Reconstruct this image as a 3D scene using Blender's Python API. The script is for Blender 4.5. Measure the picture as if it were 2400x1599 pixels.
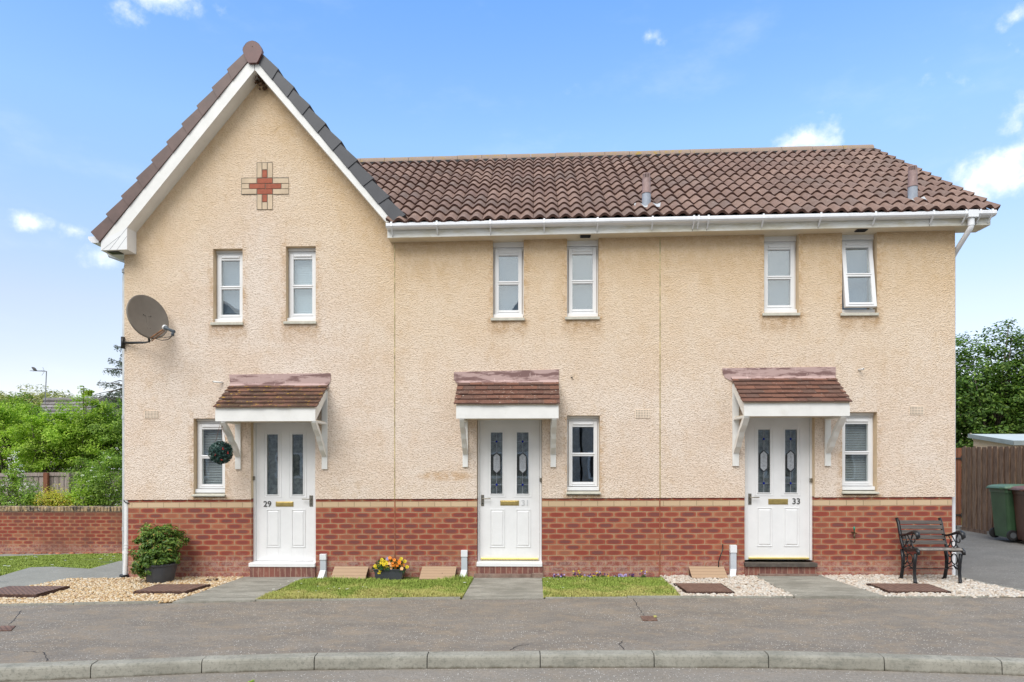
import bpy, math, random
import numpy as np
from mathutils import Vector, Matrix
from mathutils.geometry import tessellate_polygon

for o in list(bpy.data.objects): bpy.data.objects.remove(o)
SC = bpy.context.scene
COL = SC.collection
random.seed(7)
RNG = np.random.default_rng(11)
R = math.radians

# ------------------------------------------------------------------ camera
TH = R(1.8); CAMY = -9.41; CAMZ = 1.58; FP = 1600.0; HOR = 1085.0
cam = bpy.data.objects.new('camera', bpy.data.cameras.new('camera')); COL.objects.link(cam)
cam.location = (0, CAMY, CAMZ); cam.rotation_euler = (R(90), 0, TH)
cam.data.sensor_width = 36; cam.data.lens = 24; cam.data.shift_y = (HOR - 799.5) / 2400
cam.data.clip_end = 2000; cam.data.clip_start = 0.05
SC.camera = cam
SC.render.resolution_x = 1024; SC.render.resolution_y = 682
SC.view_settings.view_transform = 'Standard'; SC.view_settings.look = 'None'
SC.view_settings.gamma = 1; SC.view_settings.use_curve_mapping = False
SC.view_settings.exposure = EXPOSURE = 0.88

def ray(px, py):
    a = (px - 1200) / FP; b = (HOR - py) / FP
    c, s = math.cos(TH), math.sin(TH)
    return Vector((a * c - s, a * s + c, b))
CAMP = Vector((0, CAMY, CAMZ))
def W(px, py, y=0.0):                       # point of the vertical plane at depth y seen at that pixel of the photograph
    d = ray(px, py); return CAMP + d * ((y - CAMY) / d.y)
def WX(px, y=0.0): return W(px, 1000, y).x
def WZ(px, py, y=0.0): return W(px, py, y).z
def ss(a, b, x):
    t = min(1, max(0, (x - a) / (b - a))); return t * t * (3 - 2 * t)
def GZ(x, y):                               # ground height: the street climbs gently to the right, the left garden falls away
    z = 0.008 * max(-14, min(14, x))
    if y > 0: z -= 0.062 * min(y, 9) * (1 - ss(-6.6, -5.2, x))
    return z
def G(px, py):
    d = ray(px, py); t = CAMZ / -d.z
    for _ in range(12):
        p = CAMP + d * t; t = (CAMZ - GZ(p.x, p.y)) / -d.z
    p = CAMP + d * t; return Vector((p.x, p.y, GZ(p.x, p.y)))
def D(px, py, dist):                        # point at camera depth dist
    return CAMP + ray(px, py) * dist

# ------------------------------------------------------------------ nodes helper
class NT:
    def __init__(s, tree): s.t = tree; s.N = tree.nodes; s.L = tree.links
    def put(s, sock, v):
        if v is None: return
        if isinstance(v, bpy.types.NodeSocket): s.L.new(v, sock)
        else:
            if isinstance(v, (tuple, list)) and len(v) == 3 and sock.type == 'RGBA': v = (*v, 1)
            sock.default_value = v
    def node(s, typ, ins=None, **props):
        n = s.N.new(typ)
        for k, v in props.items(): setattr(n, k, v)
        for k, v in (ins or {}).items(): s.put(n.inputs[k], v)
        return n
    def M(s, op, a, b=None, c=None, clamp=False):
        n = s.N.new('ShaderNodeMath'); n.operation = op; n.use_clamp = clamp
        for i, v in enumerate((a, b, c)):
            if v is not None: s.put(n.inputs[i], v)
        return n.outputs[0]
    def mix(s, f, a, b, blend='MIX'):
        n = s.N.new('ShaderNodeMix'); n.data_type = 'RGBA'; n.blend_type = blend; n.clamp_factor = True
        s.put(n.inputs[0], f); s.put(n.inputs[6], a); s.put(n.inputs[7], b); return n.outputs[2]
    def noise(s, vec, scale, detail=3, rough=0.5, out=0):
        n = s.node('ShaderNodeTexNoise', {'Scale': scale, 'Detail': detail, 'Roughness': rough}); s.put(n.inputs['Vector'], vec)
        return n.outputs[out]
    def mr(s, v, a, b, c=0.0, d=1.0, smooth=True):
        n = s.N.new('ShaderNodeMapRange'); n.clamp = True
        if smooth: n.interpolation_type = 'SMOOTHSTEP'
        for k, x in zip((0, 1, 2, 3, 4), (v, a, b, c, d)): s.put(n.inputs[k], x)
        return n.outputs[0]
    def ramp(s, f, stops):
        n = s.N.new('ShaderNodeValToRGB'); s.put(n.inputs[0], f); e = n.color_ramp.elements
        while len(e) < len(stops): e.new(0.5)
        for el, (p, c) in zip(e, stops): el.position = p; el.color = (*c, 1)
        return n.outputs[0]
    def pos(s): return s.N.new('ShaderNodeNewGeometry').outputs['Position']
    def island(s): return s.N.new('ShaderNodeNewGeometry').outputs['Random Per Island']
    def scl(s, vec, v):
        n = s.node('ShaderNodeVectorMath', operation='MULTIPLY'); s.put(n.inputs[0], vec); n.inputs[1].default_value = v; return n.outputs[0]
    def sep(s, vec): n = s.N.new('ShaderNodeSeparateXYZ'); s.put(n.inputs[0], vec); return n.outputs
    def comb(s, x, y, z=0.0):
        n = s.N.new('ShaderNodeCombineXYZ')
        for i, v in enumerate((x, y, z)): s.put(n.inputs[i], v)
        return n.outputs[0]
    def wn(s, vec): n = s.N.new('ShaderNodeTexWhiteNoise'); s.put(n.inputs['Vector'], vec); return n.outputs['Value']
    def vor(s, vec, scale, feature='F1', out='Distance', rand=1.0):
        n = s.node('ShaderNodeTexVoronoi', {'Scale': scale, 'Randomness': rand}, feature=feature); s.put(n.inputs['Vector'], vec); return n.outputs[out]
    def bump(s, h, strength=0.5, dist=0.01, normal=None):
        n = s.node('ShaderNodeBump', {'Height': h, 'Strength': strength, 'Distance': dist})
        if normal is not None: s.put(n.inputs['Normal'], normal)
        return n.outputs[0]

MATS = {}
def mat(name, fn, rough=0.6, metal=0.0, spec=None):
    m = bpy.data.materials.new(name); m.use_nodes = True
    t = NT(m.node_tree); b = t.N['Principled BSDF']
    b.inputs['Roughness'].default_value = rough; b.inputs['Metallic'].default_value = metal
    if spec is not None: b.inputs['Specular IOR Level'].default_value = spec
    r = fn(t, b)
    if r is not None: t.put(b.inputs['Base Color'], r)
    MATS[name] = m; return m
def flat(name, c, rough=0.6, metal=0.0, var=0.12, scale=6.0, bump=0.0, bscale=80.0, dirt=None, dscale=3.0, spec=None):
    def f(t, b):
        p = t.pos()
        n = t.noise(p, scale, 5, 0.6)
        dark = tuple(x * (1 - var) for x in c); lite = tuple(min(1, x * (1 + var)) for x in c)
        col = t.mix(t.mr(n, 0.3, 0.7), dark, lite)
        if dirt: col = t.mix(t.mr(t.noise(p, dscale, 6, 0.7), 0.5, 0.75, 0, dirt[1]), col, dirt[0])
        if bump: t.put(b.inputs['Normal'], t.bump(t.noise(p, bscale, 3, 0.6), bump, 0.01))
        return col
    return mat(name, f, rough, metal, spec)

# ------------------------------------------------------------------ world and sun
SUN_EL, SUN_AZ = R(48), R(-24)             # sun behind and to the left of the camera
w = bpy.data.worlds.new('World'); SC.world = w; w.use_nodes = True
t = NT(w.node_tree); bg = t.N['Background']
sky = t.node('ShaderNodeTexSky', sky_type='NISHITA', sun_disc=False, sun_elevation=SUN_EL, sun_rotation=math.pi - SUN_AZ,
             air_density=1.0, dust_density=0.4, ozone_density=2.0)
vec = t.node('ShaderNodeTexCoord').outputs['Generated']
nrm = t.node('ShaderNodeVectorMath', operation='NORMALIZE'); t.put(nrm.inputs[0], vec); vec = nrm.outputs[0]
el = t.sep(vec)[2]
SKYTINT = [(0.0, (.50, .40, .40)), (0.13, (.58, .46, .43)), (0.20, (.66, .52, .46)), (0.42, (.68, .73, .69)), (0.56, (.53, .70, .84)), (1.0, (.5, .68, .85))]   # brightens the sky, times 2.5 below
tint = t.ramp(el, SKYTINT)
skyc = t.mix(1.0, t.mix(1.0, sky.outputs[0], tint, 'MULTIPLY'), (2.2, 2.2, 2.2), 'MULTIPLY')
# clouds: small cumulus at their own bearings, broken up by noise
dn = t.noise(vec, 14, 8, 0.62)
dn2 = t.noise(vec, 45, 6, 0.6)
brk = t.M('ADD', t.M('MULTIPLY', dn, 0.8), t.M('MULTIPLY', dn2, 0.35))
cl = None
CLOUDS = [(375, -12, 120, 30, 1.0), (300, 30, 40, 35, 0.55), (1523, 85, 34, 20, 0.9), (1885, 330, 85, 48, 1.0), (1850, 345, 60, 30, 0.9), (2345, 410, 105, 62, 1.2), (2375, 375, 70, 50, 1.2),
          (2385, 290, 50, 60, 0.75), (2385, 40, 50, 26, 0.6), (75, 520, 46, 20, 0.7), (175, 540, 44, 20, 0.6), (235, 603, 36, 28, 0.7),
          (2250, 300, 40, 20, 0.35), (2330, 755, 60, 25, 0.5), (1340, 205, 40, 14, 0.25), (2225, 180, 60, 40, 0.2)]
for (px, py, rx, ry, k) in CLOUDS:
    d = ray(px, py).normalized(); z = ray(px, py).length
    sub = t.node('ShaderNodeVectorMath', operation='SUBTRACT'); t.put(sub.inputs[0], vec); sub.inputs[1].default_value = d
    sc = t.scl(sub.outputs[0], (FP * z / rx, FP * z / rx, FP * z / ry))
    ln = t.node('ShaderNodeVectorMath', operation='LENGTH'); t.put(ln.inputs[0], sc)
    m = t.M('MULTIPLY', t.M('SUBTRACT', 1.35, ln.outputs['Value'], clamp=False), k)
    m = t.M('MAXIMUM', m, -0.5)
    cl = m if cl is None else t.M('MAXIMUM', cl, m)
cf = t.mr(t.M('ADD', cl, t.M('MULTIPLY', t.M('SUBTRACT', brk, 0.56), 3.4)), 0.25, 1.6)
wisp = t.M('MULTIPLY', t.mr(t.noise(t.scl(vec, (1, 1, 2.5)), 5.0, 7, 0.6), 0.5, 0.8), 0.14)
cf = t.M('MAXIMUM', cf, wisp)
cshade = t.mix(t.mr(dn2, 0.35, 0.65), (5.2, 5.9, 6.6), (6.6, 6.8, 7.0))
skyc = t.mix(cf, skyc, cshade)
# the half of the sky behind the camera was covered by thin bright cloud (it is what the windows mirror)
dy_ = t.sep(vec)[1]
ov = t.mr(t.M('ADD', dy_, t.M('MULTIPLY', t.M('SUBTRACT', dn, 0.5), 0.35)), 0.42, -0.05)
skyc = t.mix(ov, skyc, t.mix(t.mr(t.noise(vec, 3.0, 6, 0.6), 0.35, 0.65), (4.6, 5.25, 6.0), (6.2, 6.4, 6.5)))
t.put(bg.inputs['Color'], skyc); bg.inputs['Strength'].default_value = SKY_STRENGTH = 0.105

sun = bpy.data.objects.new('sun', bpy.data.lights.new('sun', 'SUN')); COL.objects.link(sun)
sun.data.energy = 1.5; sun.data.angle = R(40); sun.data.color = (1.0, 0.965, 0.925)
sd = Vector((math.sin(SUN_AZ) * math.cos(SUN_EL), -math.cos(SUN_AZ) * math.cos(SUN_EL), math.sin(SUN_EL)))
sun.rotation_euler = sd.to_track_quat('Z', 'Y').to_euler()

# ------------------------------------------------------------------ mesh builder
class MB:
    def __init__(s): s.v = []; s.f = []; s.m = []; s.uv = []; s.has = False
    def add(s, vs, fs, m=0, uvs=None):
        k = len(s.v); s.v.extend([tuple(v) for v in vs])
        for i, f in enumerate(fs):
            s.f.append(tuple(k + j for j in f)); s.m.append(m)
            if uvs: s.uv.append(uvs[i]); s.has = True
            else: s.uv.append([(0, 0)] * len(f))
        return s
    def hexa(s, p, m=0):                     # 8 points: bottom 4 ccw, top 4 ccw
        return s.add(p, [(0, 3, 2, 1), (4, 5, 6, 7), (0, 1, 5, 4), (1, 2, 6, 5), (2, 3, 7, 6), (3, 0, 4, 7)], m)
    def box(s, x0, x1, y0, y1, z0, z1, m=0, sl=0.0):   # sl: the box follows the street's fall
        if x0 > x1: x0, x1 = x1, x0
        if y0 > y1: y0, y1 = y1, y0
        if z0 > z1: z0, z1 = z1, z0
        d = sl * (x1 - x0) / 2
        return s.hexa([(x0, y0, z0 - d), (x1, y0, z0 + d), (x1, y1, z0 + d), (x0, y1, z0 - d), (x0, y0, z1 - d), (x1, y0, z1 + d), (x1, y1, z1 + d), (x0, y1, z1 - d)], m)
    def prism(s, poly, vec, m=0):
        n = len(poly); vec = Vector(vec); a = [Vector(p) for p in poly]; b = [p + vec for p in a]
        tris = tessellate_polygon([a])
        fs = [tuple(tr) for tr in tris] + [tuple(i + n for i in reversed(tr)) for tr in tris]
        fs += [(i, (i + 1) % n, (i + 1) % n + n, i + n) for i in range(n)]
        return s.add(a + b, fs, m)
    def tube(s, pts, r, seg=8, m=0, flatten=1.0):
        pts = [Vector(p) for p in pts]; n = len(pts); rr = r if isinstance(r, (list, tuple)) else [r] * n
        vs = []; up = None
        for i, p in enumerate(pts):
            d = (pts[min(i + 1, n - 1)] - pts[max(i - 1, 0)]).normalized()
            if up is None:
                up = Vector((0, 0, 1)) if abs(d.z) < 0.9 else Vector((1, 0, 0))
            x = d.cross(up)
            if x.length < 1e-4: x = d.cross(Vector((0, 1, 0)))
            x.normalize(); u = x.cross(d).normalized(); up = u
            for k in range(seg):
                a = 2 * math.pi * k / seg
                vs.append(p + x * (math.cos(a) * rr[i] * flatten) + u * (math.sin(a) * rr[i]))
        fs = [(i * seg + k, i * seg + (k + 1) % seg, (i + 1) * seg + (k + 1) % seg, (i + 1) * seg + k) for i in range(n - 1) for k in range(seg)]
        fs += [tuple(reversed(range(seg))), tuple((n - 1) * seg + k for k in range(seg))]
        return s.add(vs, fs, m)
    def lathe(s, prof, c=(0, 0, 0), seg=24, m=0, sx=1.0, sy=1.0):
        vs = []; n = len(prof)
        for (r, z) in prof:
            for k in range(seg):
                a = 2 * math.pi * k / seg; vs.append((c[0] + r * sx * math.cos(a), c[1] + r * sy * math.sin(a), c[2] + z))
        fs = [(i * seg + k, i * seg + (k + 1) % seg, (i + 1) * seg + (k + 1) % seg, (i + 1) * seg + k) for i in range(n - 1) for k in range(seg)]
        return s.add(vs, fs, m)
    def xf(s, M): s.v = [tuple(M @ Vector(v)) for v in s.v]; return s
    def build(s, name, mats, parent=None, smooth=False, bevel=0.0, weld=False):
        if isinstance(mats, str): mats = [mats]
        off = wloc(parent)
        me = bpy.data.meshes.new(name)
        me.from_pydata([(v[0] - off.x, v[1] - off.y, v[2] - off.z) for v in s.v], [], s.f)
        for mm in mats: me.materials.append(MATS[mm])
        me.polygons.foreach_set('material_index', s.m)
        if s.has:
            l = me.uv_layers.new(name='UVMap'); l.data.foreach_set('uv', [c for f in s.uv for q in f for c in q])
        if smooth: me.polygons.foreach_set('use_smooth', [True] * len(me.polygons))
        me.update()
        o = bpy.data.objects.new(name, me); COL.objects.link(o)
        if parent: o.parent = parent
        if bevel:
            b = o.modifiers.new('bevel', 'BEVEL'); b.width = bevel; b.segments = 2; b.limit_method = 'ANGLE'; b.harden_normals = False
        return o
def wloc(o):
    v = Vector((0, 0, 0))
    while o: v = v + o.location; o = o.parent
    return v
def tag(o, label=None, cat=None, group=None, kind=None):
    if label: o['label'] = label
    if cat: o['category'] = cat
    if group: o['group'] = group
    if kind: o['kind'] = kind
    return o
def thing(name, loc, label, cat, group=None):
    o = bpy.data.objects.new(name, None); COL.objects.link(o); o.location = loc; o.empty_display_size = 0.2
    return tag(o, label, cat, group)
def copy_tree(o, parent=None):
    c = o.copy(); COL.objects.link(c); c.parent = parent
    for ch in list(o.children): copy_tree(ch, c)
    return c
def npmesh(name, verts, faces, mats, parent=None, smooth=False, mi=None):
    me = bpy.data.meshes.new(name); off = np.array(wloc(parent))
    v = (verts - off).astype(np.float32); k = faces.shape[1]
    me.vertices.add(len(v)); me.vertices.foreach_set('co', v.ravel())
    me.loops.add(faces.size); me.loops.foreach_set('vertex_index', faces.ravel().astype(np.int32))
    me.polygons.add(len(faces)); me.polygons.foreach_set('loop_start', (np.arange(len(faces)) * k).astype(np.int32))
    me.polygons.foreach_set('loop_total', np.full(len(faces), k, np.int32))
    if isinstance(mats, str): mats = [mats]
    for mm in mats: me.materials.append(MATS[mm])
    if mi is not None: me.polygons.foreach_set('material_index', mi.astype(np.int32))
    if smooth: me.polygons.foreach_set('use_smooth', np.ones(len(faces), bool))
    me.update(calc_edges=True); me.validate()
    o = bpy.data.objects.new(name, me); COL.objects.link(o)
    if parent: o.parent = parent
    return o

# ------------------------------------------------------------------ materials
HS = 0.0053                                  # fall of the brick courses along the street
def m_render(t, b):
    p = t.pos(); x, y, z = t.sep(p)
    n1 = t.noise(t.scl(p, (1, 1, 1.3)), 48, 3, 0.65); n2 = t.noise(t.scl(p, (0.8, 1, 1.3)), 110, 2, 0.6); big = t.noise(p, 1.1, 5, 0.65)
    v = t.vor(t.scl(p, (0.8, 1, 1.2)), 52)
    h = t.M('ADD', t.M('MULTIPLY', n1, 1.0), t.M('ADD', t.M('MULTIPLY', n2, 0.5), t.M('MULTIPLY', v, 0.6)))
    col = t.mix(t.mr(big, 0.36, 0.64), (0.77, 0.62, 0.50), (0.82, 0.70, 0.60)); col = t.mix(t.mr(t.noise(t.scl(p, (1, 1, 0.7)), 4.5, 6, 0.7), 0.5, 0.68, 0, 0.35), col, (0.68, 0.50, 0.34))
    col = t.mix(t.mr(h, 0.84, 1.02, 0.52, 0.0), col, (0.42, 0.295, 0.18))  # pits of the roughcast darkened in colour, occlusion shade painted in
    col = t.mix(t.mr(h, 1.15, 1.4, 0.0, 0.5), col, (0.86, 0.74, 0.62))
    # weathering below the eaves and verges, and drips beside the sills: brown algae staining
    st = t.noise(t.scl(p, (2.2, 1, 0.7)), 1.6, 6, 0.7); fine = t.noise(p, 9, 5, 0.75)
    gx = t.M('ABSOLUTE', t.M('SUBTRACT', x, -3.86)); roofz = t.M('SUBTRACT', 7.0, t.M('MULTIPLY', gx, 1.2))
    isl = t.mr(x, -1.95, -1.85); top = t.M('ADD', t.M('MULTIPLY', isl, 4.58), t.M('MULTIPLY', t.M('SUBTRACT', 1.0, isl), roofz))
    dt = t.M('SUBTRACT', top, z)
    e = t.mr(t.M('ADD', dt, t.M('MULTIPLY', st, -1.3)), -0.70, 0.25, 1.0, 0.0)
    e = t.M('MULTIPLY', e, t.mr(fine, 0.35, 0.6, 0.35, 1.0))
    col = t.mix(t.M('MULTIPLY', e, 0.55), col, (0.46, 0.28, 0.12))
    tn = t.mr(t.M('ADD', dt, t.M('MULTIPLY', st, -0.9)), -0.3, 2.4, 0.5, 0.0)
    col = t.mix(t.M('MULTIPLY', tn, 1.0), col, (0.72, 0.52, 0.29))
    pt = t.mr(t.noise(t.scl(p, (1, 1, 0.6)), 2.3, 7, 0.75), 0.56, 0.72, 0.0, 0.42)
    col = t.mix(t.M('MULTIPLY', pt, t.mr(fine, 0.4, 0.6, 0.2, 1.0)), col, (0.50, 0.33, 0.16))
    # damp mark left of the middle door
    dx = t.M('MULTIPLY', t.M('SUBTRACT', x, WX(1045)), 2.6); dz = t.M('MULTIPLY', t.M('SUBTRACT', z, WZ(1045, 1116)), 14)
    dd = t.M('ADD', t.M('MULTIPLY', dx, dx), t.M('MULTIPLY', dz, dz))
    col = t.mix(t.M('MULTIPLY', t.mr(dd, 1.6, 0.2), t.mr(fine, 0.35, 0.6, 0.05, 0.6)), col, (0.55, 0.33, 0.15))
    # rust-brown drips under every sill
    for (a, c, zb, zt) in WIN.values():
        mx = t.M('MULTIPLY', t.mr(x, a - .10, a - .01), t.mr(x, c + .10, c + .01)); mz = t.M('MULTIPLY', t.mr(t.M('ADD', z, t.M('MULTIPLY', st, 0.30)), zb - .22, zb + .12), t.mr(z, zb + .02, zb - .01))
        col = t.mix(t.M('MULTIPLY', t.M('MULTIPLY', mx, mz), t.mr(fine, 0.4, 0.6, 0.25, 0.8)), col, (0.44, 0.27, 0.13))
        mz2 = t.M('MULTIPLY', t.mr(z, zb - .1, zb + .05), t.mr(z, zt + .22, zt)); mx2 = t.M('MAXIMUM', t.M('MULTIPLY', t.mr(x, a - .12, a), t.mr(x, a + .01, a)), t.M('MULTIPLY', t.mr(x, c + .12, c), t.mr(x, c - .01, c)))
        col = t.mix(t.M('MULTIPLY', t.M('MULTIPLY', mx2, mz2), t.mr(fine, 0.42, 0.62, 0.0, 0.6)), col, (0.50, 0.31, 0.15))
    t.put(b.inputs['Normal'], t.bump(h, 0.85, 0.015))
    return col
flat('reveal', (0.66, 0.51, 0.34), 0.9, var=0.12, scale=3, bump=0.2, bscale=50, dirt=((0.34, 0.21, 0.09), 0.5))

def brick_nodes(t, b, bw, bh, z0, cream, lo, slope=HS, band=True):
    p = t.pos(); x, y, z = t.sep(p)
    xx = t.M('ADD', x, y)
    zz = t.M('SUBTRACT', t.M('SUBTRACT', z, t.M('MULTIPLY', x, slope)), z0)
    r = t.M('DIVIDE', zz, bh); row = t.M('FLOOR', r); fv = t.M('FRACT', r)
    odd = t.M('MULTIPLY', t.M('FLOORED_MODULO', row, 2), 0.5)
    u = t.M('ADD', t.M('DIVIDE', xx, bw), odd); cx = t.M('FLOOR', u); fu = t.M('FRACT', u)
    rnd = t.wn(t.comb(cx, row, 3.0)); rnd2 = t.wn(t.comb(row, cx, 9.0))
    wob = t.M('MULTIPLY', t.M('SUBTRACT', t.noise(p, 60, 3, 0.6), 0.5), 0.006)
    du = t.M('ADD', t.M('MULTIPLY', t.M('MINIMUM', fu, t.M('SUBTRACT', 1.0, fu)), bw), wob)
    dv = t.M('ADD', t.M('MULTIPLY', t.M('MINIMUM', fv, t.M('SUBTRACT', 1.0, fv)), bh), wob)
    d = t.M('MINIMUM', du, dv)
    mort = t.M('MULTIPLY', t.mr(d, 0.0034, 0.0058, 1.0, 0.0), 0.85)
    sz = t.M('ADD', 0.88, t.M('MULTIPLY', rnd2, 0.26)); eu = t.M('DIVIDE', t.M('DIVIDE', t.M('SUBTRACT', fu, 0.5), 0.44), sz); ev = t.M('DIVIDE', t.M('DIVIDE', t.M('SUBTRACT', fv, 0.5), 0.42), sz)
    e4 = t.M('ADD', t.M('POWER', t.M('ABSOLUTE', eu), 3.2), t.M('POWER', t.M('ABSOLUTE', ev), 2.6))
    rough = t.noise(t.scl(p, (0.5, 1, 2)), 55, 4, 0.7)
    cen = t.mr(t.M('ADD', e4, t.M('MULTIPLY', rough, 0.5)), 1.35, 1.0); inn = t.mr(t.M('ADD', e4, t.M('MULTIPLY', rough, 0.7)), 1.05, 0.45)
    edge = t.mix(rnd, (0.42, 0.185, 0.10), (0.36, 0.135, 0.075))
    core = t.mix(t.wn(t.comb(cx, row, 17.0)), (0.27, 0.060, 0.042), (0.175, 0.068, 0.062))
    core2 = t.mix(inn, (0.34, 0.080, 0.048), core)
    col = t.mix(t.M('MULTIPLY', cen, t.mr(rnd2, 0.0, 0.4, 0.5, 1.0)), edge, core2)
    col = t.mix(t.mr(t.noise(p, 2.2, 5, 0.7), 0.4, 0.7, 0, 0.25), col, (0.20, 0.06, 0.04))
    if band:
        cb = t.M('MULTIPLY', t.mr(r, 0.0, 0.001), t.mr(r, 1.0, 1.001, 1.0, 0.0))
        cc = t.mix(rnd, (0.54, 0.39, 0.245), (0.60, 0.445, 0.29))
        col = t.mix(cb, col, cc)
    mc = t.mix(t.mr(t.noise(p, 5, 4, 0.6), 0.3, 0.7), (0.40, 0.30, 0.195), (0.30, 0.215, 0.135))
    col = t.mix(mort, col, mc)
    # salts low on the wall
    ef = t.mr(t.M('ADD', z, t.M('MULTIPLY', t.noise(p, 3.5, 6, 0.75), -0.35)), lo - 0.06, lo - 0.20, 0.0, 1.0)
    ef = t.M('MULTIPLY', ef, t.mr(t.noise(p, 26, 5, 0.75), 0.42, 0.58, 0.10, 0.50))
    col = t.mix(ef, col, (0.50, 0.36, 0.30))
    t.put(b.inputs['Normal'], t.bump(t.M('ADD', t.M('MULTIPLY', mort, -1.0), t.M('MULTIPLY', rough, 0.35)), 0.5, 0.006))
    return col
mat('brick', lambda t, b: brick_nodes(t, b, 0.225, 0.075, 0.975, None, 0.20), 0.85, spec=0.25)
def m_gbrick(t, b):
    c = brick_nodes(t, b, 0.225, 0.075, 0.0, None, -0.22, 0.0, False); p = t.pos(); z = t.sep(p)[2]
    gr = t.mr(t.noise(t.scl(p, (1, 1, 0.5)), 2.2, 7, 0.75), 0.40, 0.62, 0, 0.55); c = t.mix(gr, c, (0.16, 0.07, 0.05))
    k = t.mr(t.M('ADD', z, t.M('MULTIPLY', t.noise(p, 6, 5, 0.7), 0.3)), 0.48, 0.78, 0, 0.75)
    return t.mix(k, c, (0.11, 0.06, 0.045))
mat('garden_brick', m_gbrick, 0.88, spec=0.2)
flat('cream_brick', (0.60, 0.47, 0.33), 0.85, var=0.1, scale=8, bump=0.2)
flat('red_brick', (0.36, 0.105, 0.06), 0.85, var=0.15, scale=12, bump=0.2)
flat('mortar', (0.19, 0.165, 0.13), 0.9)
def m_cope(t, b):
    p = t.pos(); n = t.noise(t.scl(p, (1, 1, 0.4)), 9, 6, 0.8)
    i = t.island()
    c = t.mix(i, (0.50, 0.36, 0.19), (0.36, 0.25, 0.15))
    c = t.mix(t.mr(n, 0.45, 0.58), c, (0.07, 0.055, 0.045))
    return t.mix(t.mr(t.noise(p, 18, 5, 0.7), 0.55, 0.62, 0, 0.6), c, (0.45, 0.42, 0.36))
mat('coping', m_cope, 0.9)
def m_step(t, b):
    p = t.pos(); x = t.sep(p)[0]; u = t.M('DIVIDE', x, 0.075); r = t.wn(t.comb(t.M('FLOOR', u), 1.0)); fu = t.M('FRACT', u)
    c = t.mix(r, (0.25, 0.09, 0.065), (0.15, 0.065, 0.055))
    c = t.mix(t.mr(t.noise(t.scl(p, (3, 1, 0.6)), 12, 6, 0.8), 0.5, 0.66, 0, 0.6), c, (0.42, 0.27, 0.2))
    m = t.mr(t.M('MINIMUM', fu, t.M('SUBTRACT', 1.0, fu)), 0.05, 0.08, 1, 0)
    return t.mix(m, c, (0.33, 0.22, 0.16))
mat('step_brick', m_step, 0.85)
flat('upvc', (0.80, 0.80, 0.80), 0.32, var=0.03, scale=4)
flat('paint_white', (0.78, 0.77, 0.74), 0.42, var=0.04, scale=5, bump=0.08, bscale=30, dirt=((0.55, 0.52, 0.42), 0.25), dscale=6)
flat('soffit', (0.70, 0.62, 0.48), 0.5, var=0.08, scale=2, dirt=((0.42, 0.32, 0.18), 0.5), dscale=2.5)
def m_fascia(t, b):
    p = t.pos()
    c = t.mix(t.mr(t.noise(t.scl(p, (0.6, 1, 3)), 2.5, 6, 0.7), 0.42, 0.66), (0.75, 0.74, 0.70), (0.60, 0.55, 0.42))
    g = t.mr(t.noise(t.scl(p, (1, 1, 4)), 7, 8, 0.8), 0.60, 0.68, 0, 0.5)
    return t.mix(g, c, (0.36, 0.37, 0.32))
mat('fascia', m_fascia, 0.4)
flat('gutter_white', (0.80, 0.81, 0.84), 0.28, var=0.04, scale=2, dirt=((0.55, 0.56, 0.55), 0.3), dscale=9)
flat('gutter_grey', (0.50, 0.52, 0.53), 0.4)  # plain grey, darker than the white gutters
flat('sill_stone', (0.54, 0.52, 0.44), 0.8, var=0.10, scale=14, bump=0.2, dirt=((0.33, 0.31, 0.24), 0.4))
flat('dark_iron', (0.018, 0.017, 0.016), 0.4, var=0.3, scale=20, spec=0.6)
flat('bench_iron', (0.022, 0.023, 0.026), 0.33, metal=0.35, var=0.3, scale=30, bump=0.1, dirt=((0.12, 0.12, 0.12), 0.25), dscale=14)
flat('black_plastic', (0.02, 0.021, 0.023), 0.4, var=0.2)
flat('planter', (0.055, 0.06, 0.07), 0.5, var=0.1, scale=10, bump=0.05)
flat('brass', (0.55, 0.42, 0.16), 0.35, metal=0.8, var=0.12, scale=20)
flat('steel', (0.26, 0.24, 0.2), 0.35, metal=0.8)
flat('gold_bar', (0.85, 0.68, 0.22), 0.3, metal=0.6, var=0.1)
flat('digit', (0.09, 0.09, 0.085), 0.35, metal=0.4)
flat('digit_pale', (0.62, 0.63, 0.64), 0.35)
flat('lead', (0.03, 0.03, 0.033), 0.5)
flat('lead_pale', (0.32, 0.33, 0.36), 0.4)
flat('frosted', (0.38, 0.40, 0.43), 0.35, var=0.2, scale=60)
flat('blue_glass', (0.01, 0.02, 0.22), 0.15)
flat('grey_plastic', (0.50, 0.54, 0.58), 0.45, var=0.06)
flat('pale_plastic', (0.74, 0.76, 0.78), 0.42, var=0.05)
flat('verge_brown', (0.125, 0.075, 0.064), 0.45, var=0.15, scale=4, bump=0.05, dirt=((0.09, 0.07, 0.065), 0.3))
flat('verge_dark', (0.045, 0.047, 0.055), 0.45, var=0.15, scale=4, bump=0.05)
flat('flue_grey', (0.34, 0.38, 0.44), 0.5, var=0.1, scale=12, dirt=((0.16, 0.18, 0.22), 0.3), dscale=20)
flat('flue_pink', (0.33, 0.225, 0.21), 0.55, var=0.12, scale=12, dirt=((0.60, 0.48, 0.45), 0.4), dscale=14)
flat('flashing_lead', (0.52, 0.53, 0.53), 0.5, var=0.15, scale=14)
flat('roof_felt', (0.03, 0.03, 0.033), 0.8)
flat('nest', (0.10, 0.055, 0.03), 0.95, var=0.5, scale=40, bump=0.8)
flat('joint', (0.50, 0.40, 0.22), 0.8, var=0.35, scale=9, dirt=((0.10, 0.09, 0.05), 0.7), dscale=4)
flat('joint_red', (0.30, 0.10, 0.05), 0.8, var=0.3, scale=9)
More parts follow.
